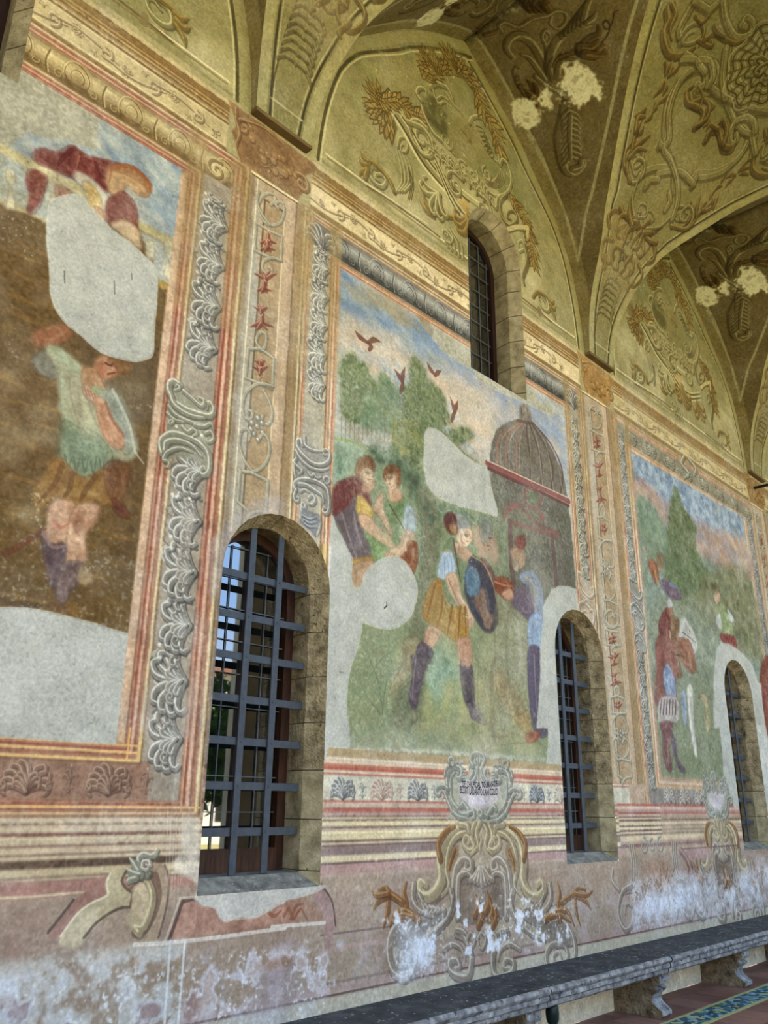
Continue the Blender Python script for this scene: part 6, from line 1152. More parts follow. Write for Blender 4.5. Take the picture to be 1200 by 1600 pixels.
M_SILL = noise_mat('grey_sill_stone', [(92, 86, 76), (122, 116, 104), (152, 146, 130)], 14, .9, .5, 80, [.34, .5, .7], 8, spots=(60, .66, (200, 200, 190)))
M_LEG = noise_mat('pitted_tuff', [(90, 72, 50), (146, 124, 92), (176, 154, 120)], 16, .95, 1.0, 45, [.33, .5, .68], 9, dist=.03)
M_IRON = noise_mat('grey_painted_iron', [(50, 55, 60), (66, 71, 77)], 20, .5, .15, 120)
M_IRON_B = noise_mat('black_iron', [(14, 14, 16), (26, 26, 28)], 20, .5, .1, 120)
M_WIRE = noise_mat('thin_grey_iron', [(72, 76, 78), (98, 102, 102)], 20, .5, 0)
M_WOOD = noise_mat('brown_casement_wood', [(34, 20, 14), (58, 34, 24), (80, 48, 32)], 9, .45, .25, 60, stretch=(6, 6, .6))
M_WOOD_D = noise_mat('dark_casement_wood', [(34, 20, 14), (52, 30, 22)], 9, .5, .2, 60, stretch=(6, 6, .6))
M_TILE = [noise_mat('terracotta_%d' % i, c, 8, .55, .2, 70) for i, c in enumerate([[(112, 74, 60), (138, 94, 76)], [(120, 84, 70), (148, 106, 88)], [(104, 68, 56), (128, 88, 74)]])]
M_GROUT = noise_mat('grout', [(120, 108, 94), (150, 138, 122)], 30, .95, .2, 90)
M_ROOM = noise_mat('interior_shade_dark', [(24, 22, 18), (36, 32, 26)], 4, .95, 0)  # near-black colour stands in for shade inside rooms and arches
M_GREEN_D = noise_mat('dark_green_enamel', [(22, 34, 30), (30, 44, 38)], 10, .35, .05)
M_GRASS = noise_mat('garden_grass', [(112, 108, 66), (150, 142, 92), (180, 166, 120)], 2, .95, .3, 20)
M_FACADE = noise_mat('white_cloister_facade', [(206, 200, 184), (232, 226, 212)], 2, .9, .2, 30)
M_LEAF = noise_mat('tree_leaves', [(34, 62, 18), (84, 122, 34)], 5, .6, 0); M_LEAF2 = noise_mat('dark_tree_leaves', [(18, 34, 14), (44, 66, 26)], 5, .6, 0)
M_BARK = noise_mat('bark', [(60, 48, 36), (96, 80, 60)], 12, .95, .5, 40)
def glass_mat():
    m, nt, b = nodes('window_glass', .02)
    b.inputs['Base Color'].default_value = (0.006, 0.007, 0.006, 1); b.inputs['IOR'].default_value = 2.3; b.inputs['Specular IOR Level'].default_value = .6
    b.inputs['Transmission Weight'].default_value = 0.25
    return m
M_GLASS = glass_mat()
def majolica():
    m, nt, b = nodes('majolica_glaze', .25); N = nt.nodes; L = nt.links
    geo = N.new('ShaderNodeNewGeometry')
    v = N.new('ShaderNodeTexVoronoi'); v.inputs['Scale'].default_value = 26; L.new(geo.outputs['Position'], v.inputs['Vector'])
    sp = N.new('ShaderNodeSeparateColor'); L.new(v.outputs['Color'], sp.inputs[0])
    r = N.new('ShaderNodeValToRGB'); r.color_ramp.interpolation = 'CONSTANT'; e = r.color_ramp.elements
    e[0].position = 0; e[0].color = srgb((36, 78, 92)); e[1].position = .3; e[1].color = srgb((92, 138, 150))
    for p, c in ((.5, (60, 100, 84)), (.68, (150, 176, 176)), (.84, (190, 176, 96)), (.93, (40, 70, 110))): q = e.new(p); q.color = srgb(c)
    L.new(sp.outputs[0], r.inputs[0]); L.new(r.outputs[0], b.inputs['Base Color'])
    return m
M_MAJ = majolica(); M_YEL = noise_mat('ochre_glaze_strip', [(150, 146, 92), (184, 176, 116)], 20, .4, .1)

# ------------------------------------------------------------------ windows: outline of each opening
def arch_outline(x0, x1, zs, zsp, n=14, inset=0.0):
    """left bottom, up, over the half circle, down to right bottom"""
    a, b = x0 + inset, x1 - inset; r = (b - a) / 2; c = (a + b) / 2; h = (x1 - x0) / 2 - inset
    P = [(a, zs)] + [(c - r * math.cos(math.pi * i / n), zsp + h * math.sin(math.pi * i / n)) for i in range(n + 1)] + [(b, zs)]
    return P
WINS = [('window_1', 2.805, 3.68, 1.127, 2.92, 'low'), ('window_2', 6.44, 7.30, 1.14, 2.92, 'low'), ('window_3', 10.19, 11.05, 1.14, 2.92, 'low'),
        ('window_4', 5.305, 6.185, 5.30, 6.80, 'high'), ('window_5', 0.30, 1.175, 5.39, 6.80, 'high')]

# ------------------------------------------------------------------ the wall, cut into its painted fields
def build_wall():
    root = empty('wall_back'); root['kind'] = 'structure'
    X0, X1, ZT = -3.0, 16.5, 9.6
    bm = bmesh.new(); edges = []
    def loop(P):
        v = [bm.verts.new((x, 0, z)) for x, z in P]
        for a, b in zip(v, v[1:] + v[:1]): edges.append(bm.edges.new((a, b)))
    loop([(X0, 0), (X1, 0), (X1, ZT), (X0, ZT)])
    for _, x0, x1, zs, zsp, _k in WINS: loop(arch_outline(x0, x1, zs, zsp))
    bmesh.ops.triangle_fill(bm, edges=edges, use_beauty=True, normal=(0, -1, 0))
    for x in (0.4, 2.79, 3.285, 7.27, 7.90, 8.2, 12.03, 12.55, 14.2, 3.672, 6.885, 8.33, 11.58, 2.235):
        bmesh.ops.bisect_plane(bm, geom=bm.verts[:] + bm.edges[:] + bm.faces[:], plane_co=(x, 0, 0), plane_no=(1, 0, 0))
    for z in (1.14, 1.5, 1.87, 5.48, 5.85, 6.33):
        bmesh.ops.bisect_plane(bm, geom=bm.verts[:] + bm.edges[:] + bm.faces[:], plane_co=(0, 0, z), plane_no=(0, 0, 1))
    regs = {}
    for f in bm.faces:
        c = f.calc_center_median(); x, z = c.x, c.z
        if z > 6.33:
            k = ('lunette_fresco', 'painted lunette above the left fresco') if x < 3 else ('lunette_fresco', 'painted lunette around the upper arched window') if x < 7.66 else ('lunette_fresco', 'painted lunette with garlands and no window') if x < 12.3 else ('lunette_fresco', None)
        elif z > 5.85: k = ('painted_cornice', 'painted cornice and scroll frieze')
        elif z < 1.14: k = ('dado', 'flaking painted dado with white salt stains above the bench')
        elif z < 1.5: k = ('painted_base_mouldings', 'painted cream and purple base mouldings')
        elif 2.79 < x < 3.285: k = ('pilaster', 'painted pilaster right of the left fresco')
        elif 7.27 < x < 7.90: k = ('pilaster', 'narrow painted pilaster right of the central fresco')
        elif 12.03 < x < 12.55: k = ('pilaster', 'painted pilaster at the far right')
        elif 1.87 < z < 5.48 and x < 2.235: k = ('fresco_panel', 'fresco of a man in a green tunic under a balustrade, with large grey plaster repairs')
        elif 1.87 < z < 5.48 and 3.672 < x < 6.885: k = ('fresco_panel', 'fresco of a striding soldier, two figures by a tree and a domed temple')
        elif 1.87 < z < 5.48 and 8.33 < x < 11.58: k = ('fresco_panel', 'fresco of a white horse and soldiers before tall trees')
        elif x < 3: k = ('painted_frame', 'painted frame of the left fresco')
        elif x < 7.5: k = ('painted_frame', 'painted frame of the central fresco')
        elif x < 12.2: k = ('painted_frame', 'painted frame of the right fresco')
        else: k = ('painted_frame', None)
        regs.setdefault(k, []).append([v.co.copy() for v in f.verts])
    for (nm, lab), fs in regs.items():
        V, F, mi = [], [], []
        for q in fs:
            n = len(V); V += q; F.append(tuple(range(n, n + len(q))))
            cx = sum(v.x for v in q) / len(q); mi.append(0 if 0.4 <= cx < 8.2 else 1 if 8.2 <= cx < 14.2 else 2)
        def uv(co, p):
            cv = WA if p.material_index == 0 else WB
            return ((co.x - cv.x0) / (cv.x1 - cv.x0), (co.z - cv.y0) / (cv.y1 - cv.y0))
        o = mesh_obj(nm, V, F, None, root, uv, [M_WA, M_WB, M_PLAST], mi)
        bm2 = bmesh.new(); bm2.from_mesh(o.data); bmesh.ops.remove_doubles(bm2, verts=bm2.verts, dist=1e-5)
        for f in bm2.faces:
            f.normal_update()
            if f.normal.y > 0: f.normal_flip()
        bm2.to_mesh(o.data); bm2.free()
        if lab: o['label'] = lab
    bm.free(); return root
WALL = build_wall()

# ------------------------------------------------------------------ the vault over the walk
WALK = 5.2
def build_vault():
    root = empty('ceiling', (0, 0, 0)); root['kind'] = 'structure'
    n = len(PZ); bays = [BAYC + PER * k for k in (-2, -1, 0, 1, 2)]
    SMX, SLX = S_M[-1], S_L[-1]
    labs = {1: 'vault web over the left bay', 2: 'vault web with plumes and flaked patches over the central bay', 3: 'vault web with plumes over the right bay'}
    for bi, c in enumerate(bays):
        V, F, UV = [], [], []
        for side in (0, 1):              # wall side, garden side
            for hand in (-1, 1):
                for i in range(n - 1):
                    q = []
                    for (k, yy) in ((i, 0), (i + 1, 0), (i + 1, 1), (i, 1)):
                        x = c + hand * (HB - LAT[k]); y = MAI[k] * yy
                        q.append(((x, -y if side == 0 else -WALK + y, PZ[k]), (S_L[k] / VL.x1, y / VL.y1)))
                    m = len(V); V += [a for a, _ in q]; UV += [b for _, b in q]; F.append((m, m + 1, m + 2, m + 3))
        o = mesh_obj('vault_web', V, F, M_VL, root); l = o.data.uv_layers.new(name='UVMap')
        for lp in o.data.loops: l.data[lp.index].uv = UV[lp.vertex_index]
        weld(o)
        if bi in labs: o['label'] = labs[bi]
    labs = {1: 'ornate vault strip above the first painted pilaster', 2: 'ornate vault strip with shell and ribbon frames rising from the middle bracket', 3: 'ornate vault strip above the far pilaster'}
    for bi, c in enumerate(bays[:-1]):
        f = c + PER / 2; hw = PER / 2 - HB
        V, F, UV = [], [], []
        for side in (0, 1):
            for i in range(n - 1):
                for s in range(2):
                    q = []
                    for (k, t) in ((i, s / 2), (i, (s + 1) / 2), (i + 1, (s + 1) / 2), (i + 1, s / 2)):
                        xw = hw + LAT[k]; x = f - xw + 2 * xw * t; y = MAI[k]
                        q.append(((x, -y if side == 0 else -WALK + y, PZ[k]), ((x - f + 2.33) / 4.66, S_M[k] / VM.y1)))
                    m = len(V); V += [a for a, _ in q]; UV += [b for _, b in q]; F.append((m, m + 1, m + 2, m + 3))
        o = mesh_obj('vault_strip', V, F, M_VM, root); l = o.data.uv_layers.new(name='UVMap')
        for lp in o.data.loops: l.data[lp.index].uv = UV[lp.vertex_index]
        weld(o)
        if bi in labs: o['label'] = labs[bi]
        # underside ledge of the bracket where the vault starts
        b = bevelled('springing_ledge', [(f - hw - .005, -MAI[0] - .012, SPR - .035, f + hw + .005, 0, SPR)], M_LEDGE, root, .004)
    # unseen slab added above the vault to keep the sun out
    v, fc = box_vf(-8, -6.1, 9.7, 18, 1.2, 9.95)
    o = mesh_obj('sun_block_slab', v, fc, M_PLAST, root)
    for x in (-4.0, 16.6):
        pass
    return root
def weld(o):
    bm = bmesh.new(); bm.from_mesh(o.data); bmesh.ops.remove_doubles(bm, verts=bm.verts, dist=1e-4); bm.to_mesh(o.data); bm.free()
    for p in o.data.polygons: p.use_smooth = True
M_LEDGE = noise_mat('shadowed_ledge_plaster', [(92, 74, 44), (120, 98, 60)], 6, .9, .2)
build_vault()

# ------------------------------------------------------------------ floor, plinth and outer arcade
FLOOR = mesh_obj('floor', *box_vf(-8, -6.2, -.2, 18, 0.6, -0.012), M_GROUT); FLOOR['kind'] = 'structure'
def build_floor_tiles():
    protos = []
    s = .30
    for i in range(3):
        bm = bmesh.new(); v, f = box_vf(-s / 2 + .003, -s / 2 + .003, -.012, s / 2 - .003, s / 2 - .003, 0); bv = [bm.verts.new(q) for q in v]
        for q in f: bm.faces.new([bv[k] for k in q])
        me = bpy.data.meshes.new('terracotta_tile'); bm.to_mesh(me); bm.free(); me.materials.append(M_TILE[i]); protos.append(me)
    rr = random.Random(5); cnt = 0; V, F = [], []
    cells = []
    ys = [(-.46 + s / 2 - .0 + s * k) for k in range(0, 2)] + [(-.74 - s / 2 - s * k) for k in range(0, 17)]
    for y in ys:
        if y > 0: continue
        k = 0; x = -2 + (s / 2 if int(round(y * 10)) % 2 else 0)
        while x < 16: cells.append((x, y)); x += s
    cells.sort(key=lambda c: (c[0] - 0) ** 2 / 6 + 3 * (c[1] + 4) ** 2 if False else ((c[0] - 7.5) ** 2 * .35 + (c[1] + .5) ** 2 * 3))
    for x, y in cells:
        if cnt < 290:
            o = bpy.data.objects.new('terracotta_tile', protos[rr.randrange(3)]); COL.objects.link(o); o.location = (x, y, rr.uniform(-.0015, .001)); o.parent = FLOOR; cnt += 1
        else:
            v, f = box_vf(x - s / 2 + .003, y - s / 2 + .003, -.012, x + s / 2 - .003, y + s / 2 - .003, 0); n = len(V); V += v; F += [tuple(i + n for i in q) for q in f]
    o = mesh_obj('terracotta_tiles', V, F, M_TILE[0], FLOOR); o['kind'] = 'stuff'
    me = None; k = 0
    for i in range(66):
        x = 1.0 + i * .2
        if me is None:
            o = bevelled('majolica_tile', [(-.098, -.098, -.012, .098, .098, .001)], M_MAJ, FLOOR, .002); me = o.data
        else:
            o = bpy.data.objects.new('majolica_tile', me); COL.objects.link(o); o.parent = FLOOR
        o.location = (x, -.60, 0)
    for y in (-.485, -.715):
        o = bevelled('ochre_border_strip', [(1, y - .014, -.012, 14.1, y + .014, .0015)], M_YEL, FLOOR, .001)
build_floor_tiles()
for x in (-4.0, 17.0):
    w = mesh_obj('wall_left' if x < 0 else 'wall_right', *box_vf(x - .2, -5.3, 0, x, 0, 9.6), M_PLAST); w['kind'] = 'structure'
def arcade():
    bm = bmesh.new(); edges = []
    def loop(P):
        v = [bm.verts.new((x, -WALK, z)) for x, z in P]
        for a, b in zip(v, v[1:] + v[:1]): edges.append(bm.edges.new((a, b)))
    loop([(-8, 0), (18, 0), (18, 9.7), (-8, 9.7)])
    for k in (-2, -1, 0, 1, 2):
        c = BAYC + PER * k
        idx = list(range(0, len(LAT), 4)); L = [(c - 2.1 + LAT[i] * 1.015, PZ[i] - .12) for i in idx]; R = [(c + 2.1 - LAT[i] * 1.015, PZ[i] - .12) for i in idx][::-1]
        loop([(c - 2.1, .75)] + L + R[1:] + [(c + 2.1, .75)])
    bmesh.ops.triangle_fill(bm, edges=edges, use_beauty=True, normal=(0, 1, 0))
    r = bmesh.ops.extrude_face_region(bm, geom=bm.faces[:]); bmesh.ops.translate(bm, vec=(0, -.32, 0), verts=[v for v in r['geom'] if isinstance(v, bmesh.types.BMVert)])
    bmesh.ops.recalc_face_normals(bm, faces=bm.faces)
    me = bpy.data.meshes.new('wall_front'); bm.to_mesh(me); bm.free(); me.materials.append(M_PLAST)
    o = bpy.data.objects.new('wall_front', me); COL.objects.link(o); o['kind'] = 'structure'
arcade()

# ------------------------------------------------------------------ windows
def clip_poly(P, Q):
    """convex clip of polygon P by convex polygon Q (counter-clockwise)"""
    out = P
    for a, b in zip(Q, Q[1:] + Q[:1]):
        if not out: return []
        inp, out = out, []
        sd = lambda p: (b[0] - a[0]) * (p[1] - a[1]) - (b[1] - a[1]) * (p[0] - a[0])
        for p, q in zip(inp, inp[1:] + inp[:1]):
            sp, sq = sd(p), sd(q)
            if sp >= 0: out.append(p)
            if (sp >= 0) != (sq >= 0):
                t = sp / (sp - sq); out.append((p[0] + t * (q[0] - p[0]), p[1] + t * (q[1] - p[1])))
    return out
def prism(name, P, y0, y1, mat, parent):
    n = len(P); V = [(x, y0, z) for x, z in P] + [(x, y1, z) for x, z in P]
    F = [tuple(range(n)), tuple(range(2 * n - 1, n - 1, -1))] + [(i, i + n, (i + 1) % n + n, (i + 1) % n) for i in range(n)]
    return mesh_obj(name, V, F, mat, parent)
def build_window(nm, x0, x1, zs, zsp, kind, rs):
    rr = random.Random(rs); root = empty(nm, ((x0 + x1) / 2, 0, zs)); root['kind'] = 'structure'
    W_ = x1 - x0; c = (x0 + x1) / 2; ox, oz = c, zs
    loc = lambda P: [(x - ox, z - oz) for x, z in P]
    low = kind == 'low'
    # reveal built of stones: section (inset from the opening edge, depth)
    def sect(rough):
        return [(0.0, 0.0), (.02 , .04), (.064, .125), (.062, .15), (.040, .36), (-.12, .36), (-.12, .012)]
    def point(t, inset):           # t in metres along the jamb / arch from the left foot
        hj = zsp - zs; r = W_ / 2; La = math.pi * r
        if t <= hj: return (x0 + inset, zs + t)
        if t >= hj + La: return (x1 - inset, zs + 2 * hj + La - t)
        a = (t - hj) / r; return (c - (r - inset) * math.cos(a), zsp + (r - inset) * math.sin(a))
    hj = zsp - zs; La = math.pi * W_ / 2
    cuts = []
    base = 1.21 if low else 5.39
    zz = base
    jz = []
    while zz < zsp - .1:
        if zz > zs + .05: jz.append(zz)
        zz += .29
    if low: jz = [z for z in jz if z < 2.45 or rr.random() < .0] + [2.66]
    cuts = [0] + [z - zs for z in jz] + ([hj + La * f for f in ((.0, .5, 1.0) if low else (0., .2, .42, .6, .8, 1.0))]) + [2 * hj + La - (z - zs) for z in reversed(jz)] + [2 * hj + La]
    for a, b in zip(cuts[:-1], cuts[1:]):
        if b - a < .03: continue
        g = .005 if not low else .0035; a2, b2 = a + g, b - g
        m = max(2, int((b2 - a2) / .09) + 1); arch = a2 > hj - .02 and b2 < hj + La + .02
        rough = low and (a2 > 1.0 and b2 < 2 * hj + La - .7)
        V, F = [], []; S = sect(rough); amp = .006 if rough else .0018
        for i in range(m):
            t = a2 + (b2 - a2) * i / (m - 1)
            for (ins, y) in S:
                j = amp if 0 < y < .3 else 0
                x, z = point(t, ins + rr.uniform(-j, j)); V.append((x - ox, y + (rr.uniform(-j, j) if y > .01 else 0), z - oz))
        k = len(S)
        for i in range(m - 1):
            for s in range(k): F.append((i * k + s, i * k + (s + 1) % k, (i + 1) * k + (s + 1) % k, (i + 1) * k + s))
        F.append(tuple(range(k))[::-1]); F.append(tuple(range((m - 1) * k, m * k)))
        lowblock = low and (b2 < .68 or a2 > 2 * hj + La - .68)
        mesh_obj('voussoir' if arch else 'jamb_stone', V, F, M_TUFF2 if (lowblock or not low) else M_TUFF, root)
    # mortar behind the joints
    V, F = [], []; N = 40; tot = 2 * hj + La
    for i in range(N + 1):
        t = tot * i / N
        for ins, y in ((-.004, .006), (.056, .128), (.034, .355), (-.1, .355)): x, z = point(t, ins); V.append((x - ox, y, z - oz))
    for i in range(N):
        for s in range(3): F.append((i * 4 + s, i * 4 + s + 1, i * 4 + s + 5, i * 4 + s + 4))
    mesh_obj('mortar_bed', V, F, M_MORT, root)
    # sill: slopes up inwards, then flat
    rise = .072 if low else .05
    V = [(x0 - ox + .0, .0, 0), (x1 - ox, .0, 0), (x1 - ox - .05, .13, rise), (x0 - ox + .05, .13, rise), (x1 - ox - .05, .5, rise + .005), (x0 - ox + .05, .5, rise + .005),
         (x0 - ox, 0.0, -.06), (x1 - ox, 0.0, -.06), (x1 - ox - .05, .5, -.06), (x0 - ox + .05, .5, -.06)]
    V = [(x, max(y, .004), z) for x, y, z in V]
    F = [(0, 1, 2, 3), (3, 2, 4, 5), (6, 7, 1, 0), (7, 8, 4, 2, 1), (9, 6, 0, 3, 5), (8, 9, 5, 4), (6, 9, 8, 7)]
    s = mesh_obj('sill', V, F, M_SILL if low else M_TUFF2, root)
    if low: s['label'] = 'grey sloping stone sill'
    # wooden casement
    wood = M_WOOD if low else M_WOOD_D; yf = .30; zb = zs + rise + .004
    of = arch_outline(x0, x1, zb, zsp, 14, .044); fw = .055 if low else .045
    inn = arch_outline(x0, x1, zb + (.13 if low else .05), zsp, 14, .060 + fw)
    n = len(of); V = []; F = []
    for P, y in ((of, yf), (inn, yf), (inn, yf + .05), (of, yf + .05)): V += [(x - ox, y, z - oz) for x, z in P]
    for i in range(n):
        j = (i + 1) % n
        for s in range(4): a = s * n; b = ((s + 1) % 4) * n; F.append((a + i, a + j, b + j, b + i))
    cas = mesh_obj('casement', V, F, wood, root)
    clip = [(x - ox, z - oz) for x, z in inn][::-1]
    if sum(a[0] * b[1] - b[0] * a[1] for a, b in zip(clip, clip[1:] + clip[:1])) < 0: clip = clip[::-1]
    # panes, and the thin iron glazing bars in front of them
    xi0, xi1 = x0 + .14, x1 - .14; nx = 4; dx = (xi1 - xi0) / nx; z = inn[0][1]; dz = .205 if low else .185
    rows = []
    while z < zsp + W_ / 2: rows.append(z); z += dz
    if low:
        pm = [(-.022, inn[0][1] - oz), (.022, inn[0][1] - oz), (.022, zsp + W_ / 2 - .15 - oz), (-.022, zsp + W_ / 2 - .15 - oz)]
        prism('meeting_stile', pm, yf - .004, yf + .045, wood, root)
    for i in range(nx):
        for z in rows:
            P = [(xi0 + dx * i - ox, z - oz), (xi0 + dx * (i + 1) - ox, z - oz), (xi0 + dx * (i + 1) - ox, z + dz - oz), (xi0 + dx * i - ox, z + dz - oz)]
            P = clip_poly(P, clip)
            if len(P) < 3: continue
            tl = .0006
            V = [(x, .326 + 0, zz) for x, zz in P]; V += [(x, .331, zz) for x, zz in P]; m = len(P)
            mesh_obj('pane', V, [tuple(range(m)), tuple(range(2 * m - 1, m - 1, -1))] + [(k, k + m, (k + 1) % m + m, (k + 1) % m) for k in range(m)], M_GLASS, cas)
    cr = lambda x: zsp + math.sqrt(max(0, (W_ / 2 - .13) ** 2 - (x - c) ** 2))
    for i in range(0, nx + 1):
        x = xi0 + dx * i + (0.0 if i not in (0, nx) else (.02 if i == 0 else -.02))
        if low and i == 2: continue
        o = bevelled('glazing_bar', [(x - ox - .003, .314, inn[0][1] - oz, x - ox + .003, .321, cr(x) - oz)], M_WIRE, cas, 0)
    for z in rows[1:]:
        h = (W_ / 2 - .13) if z < zsp else math.sqrt(max(0, (W_ / 2 - .13) ** 2 - (z - zsp) ** 2))
        if h < .06: continue
        bevelled('glazing_bar', [(-h, .309, z - oz - .003, h, .315, z - oz + .003)], M_WIRE, cas, 0)
    # dark room behind
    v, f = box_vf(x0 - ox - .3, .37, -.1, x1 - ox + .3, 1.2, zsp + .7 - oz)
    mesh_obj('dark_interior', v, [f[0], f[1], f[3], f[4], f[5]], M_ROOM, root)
    return root
M_MORT = noise_mat('grey_mortar', [(78, 70, 54), (104, 94, 74)], 30, .95, .4, 90)
for k, w in enumerate(WINS): build_window(*w, 11 + k)

# ------------------------------------------------------------------ iron grilles
def grille(x0, x1, zs, label, zr):
    root = empty('window_grille', ((x0 + x1) / 2, .16, zs + .075)); tag(root, label, 'grille', 'iron grilles in the lower windows')
    c = (x0 + x1) / 2; ob = (c, .16, zs + .075)
    for x in (x0 + .325, x0 + .555):
        zt = zs + 1.79 + math.sqrt(.375 ** 2 - (x - c) ** 2) - .0
        bevelled('upright_bar', [(x - c - .024, -.02, 0, x - c + .024, -.008, zt - ob[2])], M_IRON, root, .002)
        V = []
        for z in zr: V.append((x - c - .007, -.024, z - ob[2] - .007, x - c + .007, -.018, z - ob[2] + .007))
        for b in V:
            bevelled('rivet', [b], M_IRON, root, .003)
    for z in zr:
        bevelled('cross_bar', [(x0 - c + .068, -.006, z - ob[2] - .023, x1 - c - .068, .006, z - ob[2] + .023)], M_IRON, root, .002)
ZR = [2.95, 2.69, 2.44, 2.185, 1.938, 1.685, 1.432]
grille(2.805, 3.68, 1.127, 'grey iron grille of the largest arched window, nearest the left fresco', ZR)
grille(6.44, 7.30, 1.14, 'grey iron grille of the arched window right of the painted striding soldier', ZR)
grille(10.19, 11.05, 1.14, 'grey iron grille of the farthest arched window, right of the painted white horse', ZR)

# ------------------------------------------------------------------ stone bench
def bench():
    root = empty('stone_bench', (6.0, -.25, 0)); tag(root, 'long dark lava stone bench on carved tuff supports along the frescoed wall', 'bench')
    joints = [-1.4, 1.1, 3.2, 5.34, 7.12, 8.82, 10.5, 12.2, 13.9]
    prof = [(0, .45), (-.485, .45), (-.505, .443), (-.51, .425), (-.50, .408), (-.487, .402), (-.492, .39), (-.492, .372), (-.478, .364), (-.466, .36), (-.470, .348), (-.468, .332), (-.45, .318), (0, .318)]
    rr = random.Random(3)
    for a, b in zip(joints[:-1], joints[1:]):
        n = max(3, int((b - a) / .1)); V, F = [], []; k = len(prof); off = rr.uniform(-.006, .006)
        for i in range(n + 1):
            x = a + .004 + (b - a - .008) * i / n
            for y, z in prof:
                j = .0022 if y < -.3 and z < .449 else 0
                V.append((x - 6.0, y + off * (y < -.1) + .25 + rr.uniform(-j, j) - (.003 if y == 0 else 0), z + rr.uniform(-j, j)))
        for i in range(n):
            for s in range(k): F.append((i * k + s, (i + 1) * k + s, (i + 1) * k + (s + 1) % k, i * k + (s + 1) % k))
        F.append(tuple(range(k))); F.append(tuple(range(n * k, (n + 1) * k))[::-1])
        mi = []
        for i in range(n):
            for s in range(k): mi.append(1 if 1 <= s <= 11 else 0)
        mi += [0, 0]
        mesh_obj('seat_slab', V, F, None, root, None, [M_LAVA, M_LAVA_E], mi)
    legs = [-.6, 1.9, 3.6, 5.24, 7.12, 8.82, 10.5, 12.2]
    P = [(0, 0), (-.40, 0), (-.425, .02), (-.425, .05), (-.39, .075), (-.352, .10), (-.34, .13), (-.352, .16), (-.385, .185), (-.40, .205), (-.375, .22), (-.37, .235), (-.42, .245), (-.43, .27), (-.42, .317), (0, .317)]
    me = None
    for x in legs:
        if me is None:
            V, F = [], []; k = len(P)
            for xx in (-.085, .085):
                for y, z in P: V.append((xx, y, z))
            F = [tuple(range(k)), tuple(range(2 * k - 1, k - 1, -1))]; mi = [0, 0]
            for s in range(k): F.append((s, s + k, (s + 1) % k + k, (s + 1) % k)); mi.append(1 if 1 <= s <= 13 else 0)
            o = mesh_obj('support', V, F, None, root, None, [M_LEG, M_LAVA_E], mi); me = o.data
        else:
            o = bpy.data.objects.new('support', me); COL.objects.link(o); o.parent = root
        o.location = (x - 6.0, .248, 0)
bench()
# dark green rounded fitting hanging below the bench
def fitting():
    bm = bmesh.new(); prof = [(0, 0), (.02, .002), (.034, .012), (.043, .035), (.046, .07), (.043, .11), (.036, .126), (0, .128)]
    n = 20; rings = []
    for r, z in prof: rings.append([bm.verts.new((r * math.cos(2 * math.pi * i / n), r * math.sin(2 * math.pi * i / n), z)) for i in range(n)] if r else [bm.verts.new((0, 0, z))])
    for a, b in zip(rings[:-1], rings[1:]):
        for i in range(n):
            q = ([a[i], a[(i + 1) % n]] if len(a) > 1 else [a[0]]) + ([b[(i + 1) % n], b[i]] if len(b) > 1 else [b[0]])
            bm.faces.new(q)
    bmesh.ops.recalc_face_normals(bm, faces=bm.faces)
    me = bpy.data.meshes.new('lamp'); bm.to_mesh(me); bm.free(); me.materials.append(M_GREEN_D)
    for p in me.polygons: p.use_smooth = True
    o = bpy.data.objects.new('lamp', me); COL.objects.link(o); o.location = (5.5, -.40, .19)
    tag(o, 'small dark green rounded lamp housing hanging under the stone bench', 'lamp')
fitting()
# black tie rod at the far pilaster
def rod():
    V, F = [], []
    n = 10; L = 2.4
    for i in range(n): a = 2 * math.pi * i / n; V.append((.022 * math.cos(a), 0, .022 * math.sin(a)))
    V += [(x, -L, z) for x, _, z in V[:n]]
    F = [(i, (i + 1) % n, (i + 1) % n + n, i + n) for i in range(n)] + [tuple(range(n))[::-1], tuple(range(n, 2 * n))]
    o = mesh_obj('iron_rod', V, F, M_IRON_B, None, smooth=False); o.location = (12.24, -.002, 6.13)
    tag(o, 'black iron rod sticking out from the wall above the far pilaster', 'rod')
rod()

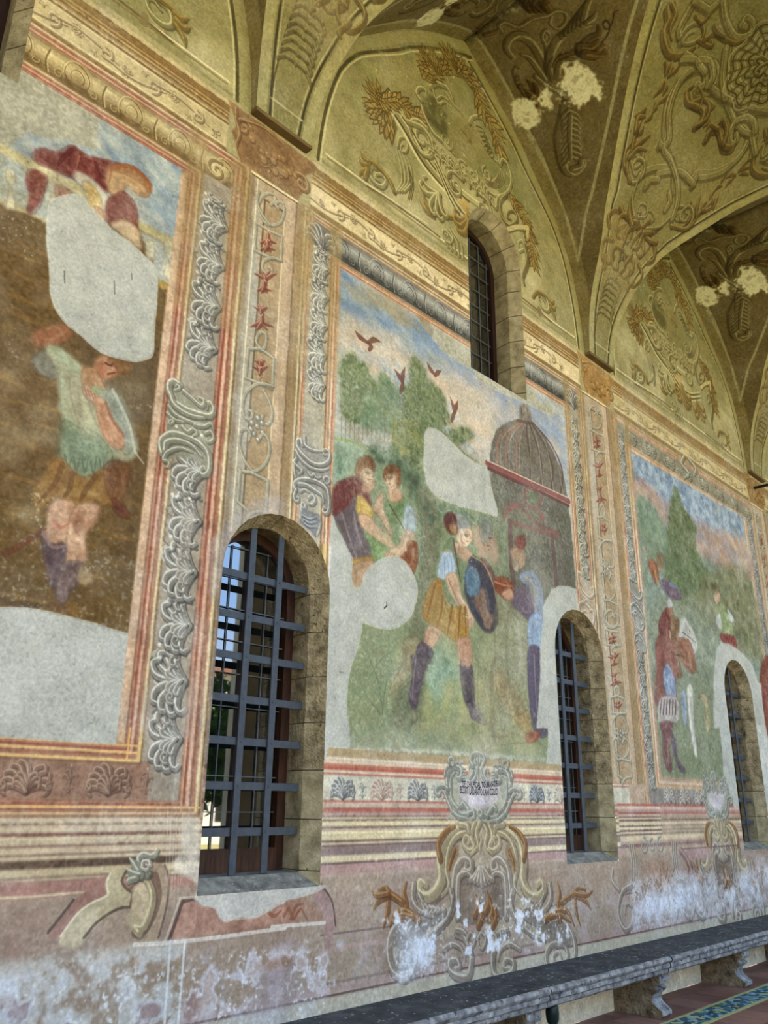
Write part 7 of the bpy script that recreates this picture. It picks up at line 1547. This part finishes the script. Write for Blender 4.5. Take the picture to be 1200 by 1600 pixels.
# ------------------------------------------------------------------ the garden behind the camera (seen only mirrored in the panes)
g = mesh_obj('ground', *box_vf(-40, -60, -.4, 60, -6.2, -.15), M_GRASS); g['kind'] = 'structure'
def facade():
    root = empty('cloister_building', (14, -27, -.15)); tag(root, 'pale cloister building across the garden', 'building')
    mesh_obj('wall', *box_vf(-26, -4, 0, 26, 0, 7.2), M_FACADE, root)
    mesh_obj('roof', *box_vf(-26.4, -4.4, 7.2, 26.4, .4, 7.5), M_TILE[1], root)
    for i in range(14):
        x = -24.5 + i * 3.7
        v, f = box_vf(x, 0, .9, x + 2.4, .02, 4.2); mesh_obj('arch_shade_panel', v, f, M_ROOM, root)  # flat dark sheet, painting the shade inside an arch
    mesh_obj('bell_tower', *box_vf(-9, -4, 7.2, -6.4, -1.4, 10.2), M_FACADE, root)
facade()
def tree(x, y, h, r, label, mat, rs):
    root = empty('tree', (x, y, -.15)); tag(root, label, 'tree'); rr = random.Random(rs)
    n = 8; V = [(.14 * math.cos(2 * math.pi * i / n) * s, .14 * math.sin(2 * math.pi * i / n) * s, z) for s, z in ((1.3, 0), (.9, h * .4), (.5, h * .8)) for i in range(n)]
    F = [(k * n + i, k * n + (i + 1) % n, (k + 1) * n + (i + 1) % n, (k + 1) * n + i) for k in range(2) for i in range(n)]
    mesh_obj('trunk', V, F, M_BARK, root)
    V, F = [], []
    for _ in range(2600):
        while True:
            p = Vector((rr.uniform(-1, 1), rr.uniform(-1, 1), rr.uniform(-1, 1)))
            if .35 < p.length < 1: break
        p = Vector((p.x * r, p.y * r, h * .68 + p.z * h * .36)); d = Vector((rr.uniform(-1, 1), rr.uniform(-1, 1), rr.uniform(-1, 1))).normalized(); e = d.orthogonal().normalized(); s = .13
        n0 = len(V); V += [p - d * s, p + e * s * .5, p + d * s, p - e * s * .5]; F.append((n0, n0 + 1, n0 + 2, n0 + 3))
    o = mesh_obj('foliage', V, F, mat, root); o['kind'] = 'stuff'
for i, (x, y, h, r) in enumerate([(9.5, -10, 4.2, 1.6), (13.5, -12.5, 4.6, 1.8), (18, -11, 4.0, 1.7), (23, -14, 5, 2.0), (28, -12, 4.4, 1.8)]):
    tree(x, y, h, r, ['bushy green tree nearest the arcade', 'round dark tree in mid garden', 'small bright tree beside the lawn', 'tall dark tree by the far facade', 'spreading green tree at the garden end'][i], [M_LEAF, M_LEAF2][i % 2], 40 + i)
# ------------------------------------------------------------------ the two-line inscription in the painted shield
def text_line(s, c, a, b, h):
    x0, z0 = WP(c, [a])[0]; x1, z1 = WP(c, [b])[0]
    cu = bpy.data.curves.new('inscription', 'FONT'); cu.body = s; cu.size = 1; cu.align_x = 'LEFT'; cu.resolution_u = 2; cu.offset = .022
    o = bpy.data.objects.new('inscription', cu); COL.objects.link(o); bpy.context.view_layer.update()
    me = bpy.data.meshes.new_from_object(o.evaluated_get(bpy.context.evaluated_depsgraph_get())); bpy.data.objects.remove(o)
    xs = [v.co.x for v in me.vertices]; ys = [v.co.y for v in me.vertices]
    sx = math.hypot(x1 - x0, z1 - z0) / (max(xs) - min(xs)); sy = h / (max(ys) - min(ys)); sl = (z1 - z0) / (x1 - x0)
    for v in me.vertices:
        x = (v.co.x - min(xs)) * sx; v.co = (x0 + x, -.0012, z0 + sl * x + (v.co.y) * sy - .010 * math.sin(math.pi * x / (x1 - x0)))
    m2 = noise_mat('inscription_black', [(26, 24, 28), (52, 50, 52)], 40, .9, 0, stops=[.4, .65])
    me.materials.clear(); me.materials.append(m2)
    q = bpy.data.objects.new('inscription', me); COL.objects.link(q); q.parent = WALL; q['label'] = 'black painted lettering in the shield'
text_line('DE CHILFICAL TOLMAN DE.', 'o', (335, 552), (785, 548), .046)
text_line('BLDITI LADANTO LANI COLCI', 'o', (312, 632), (778, 655), .052)
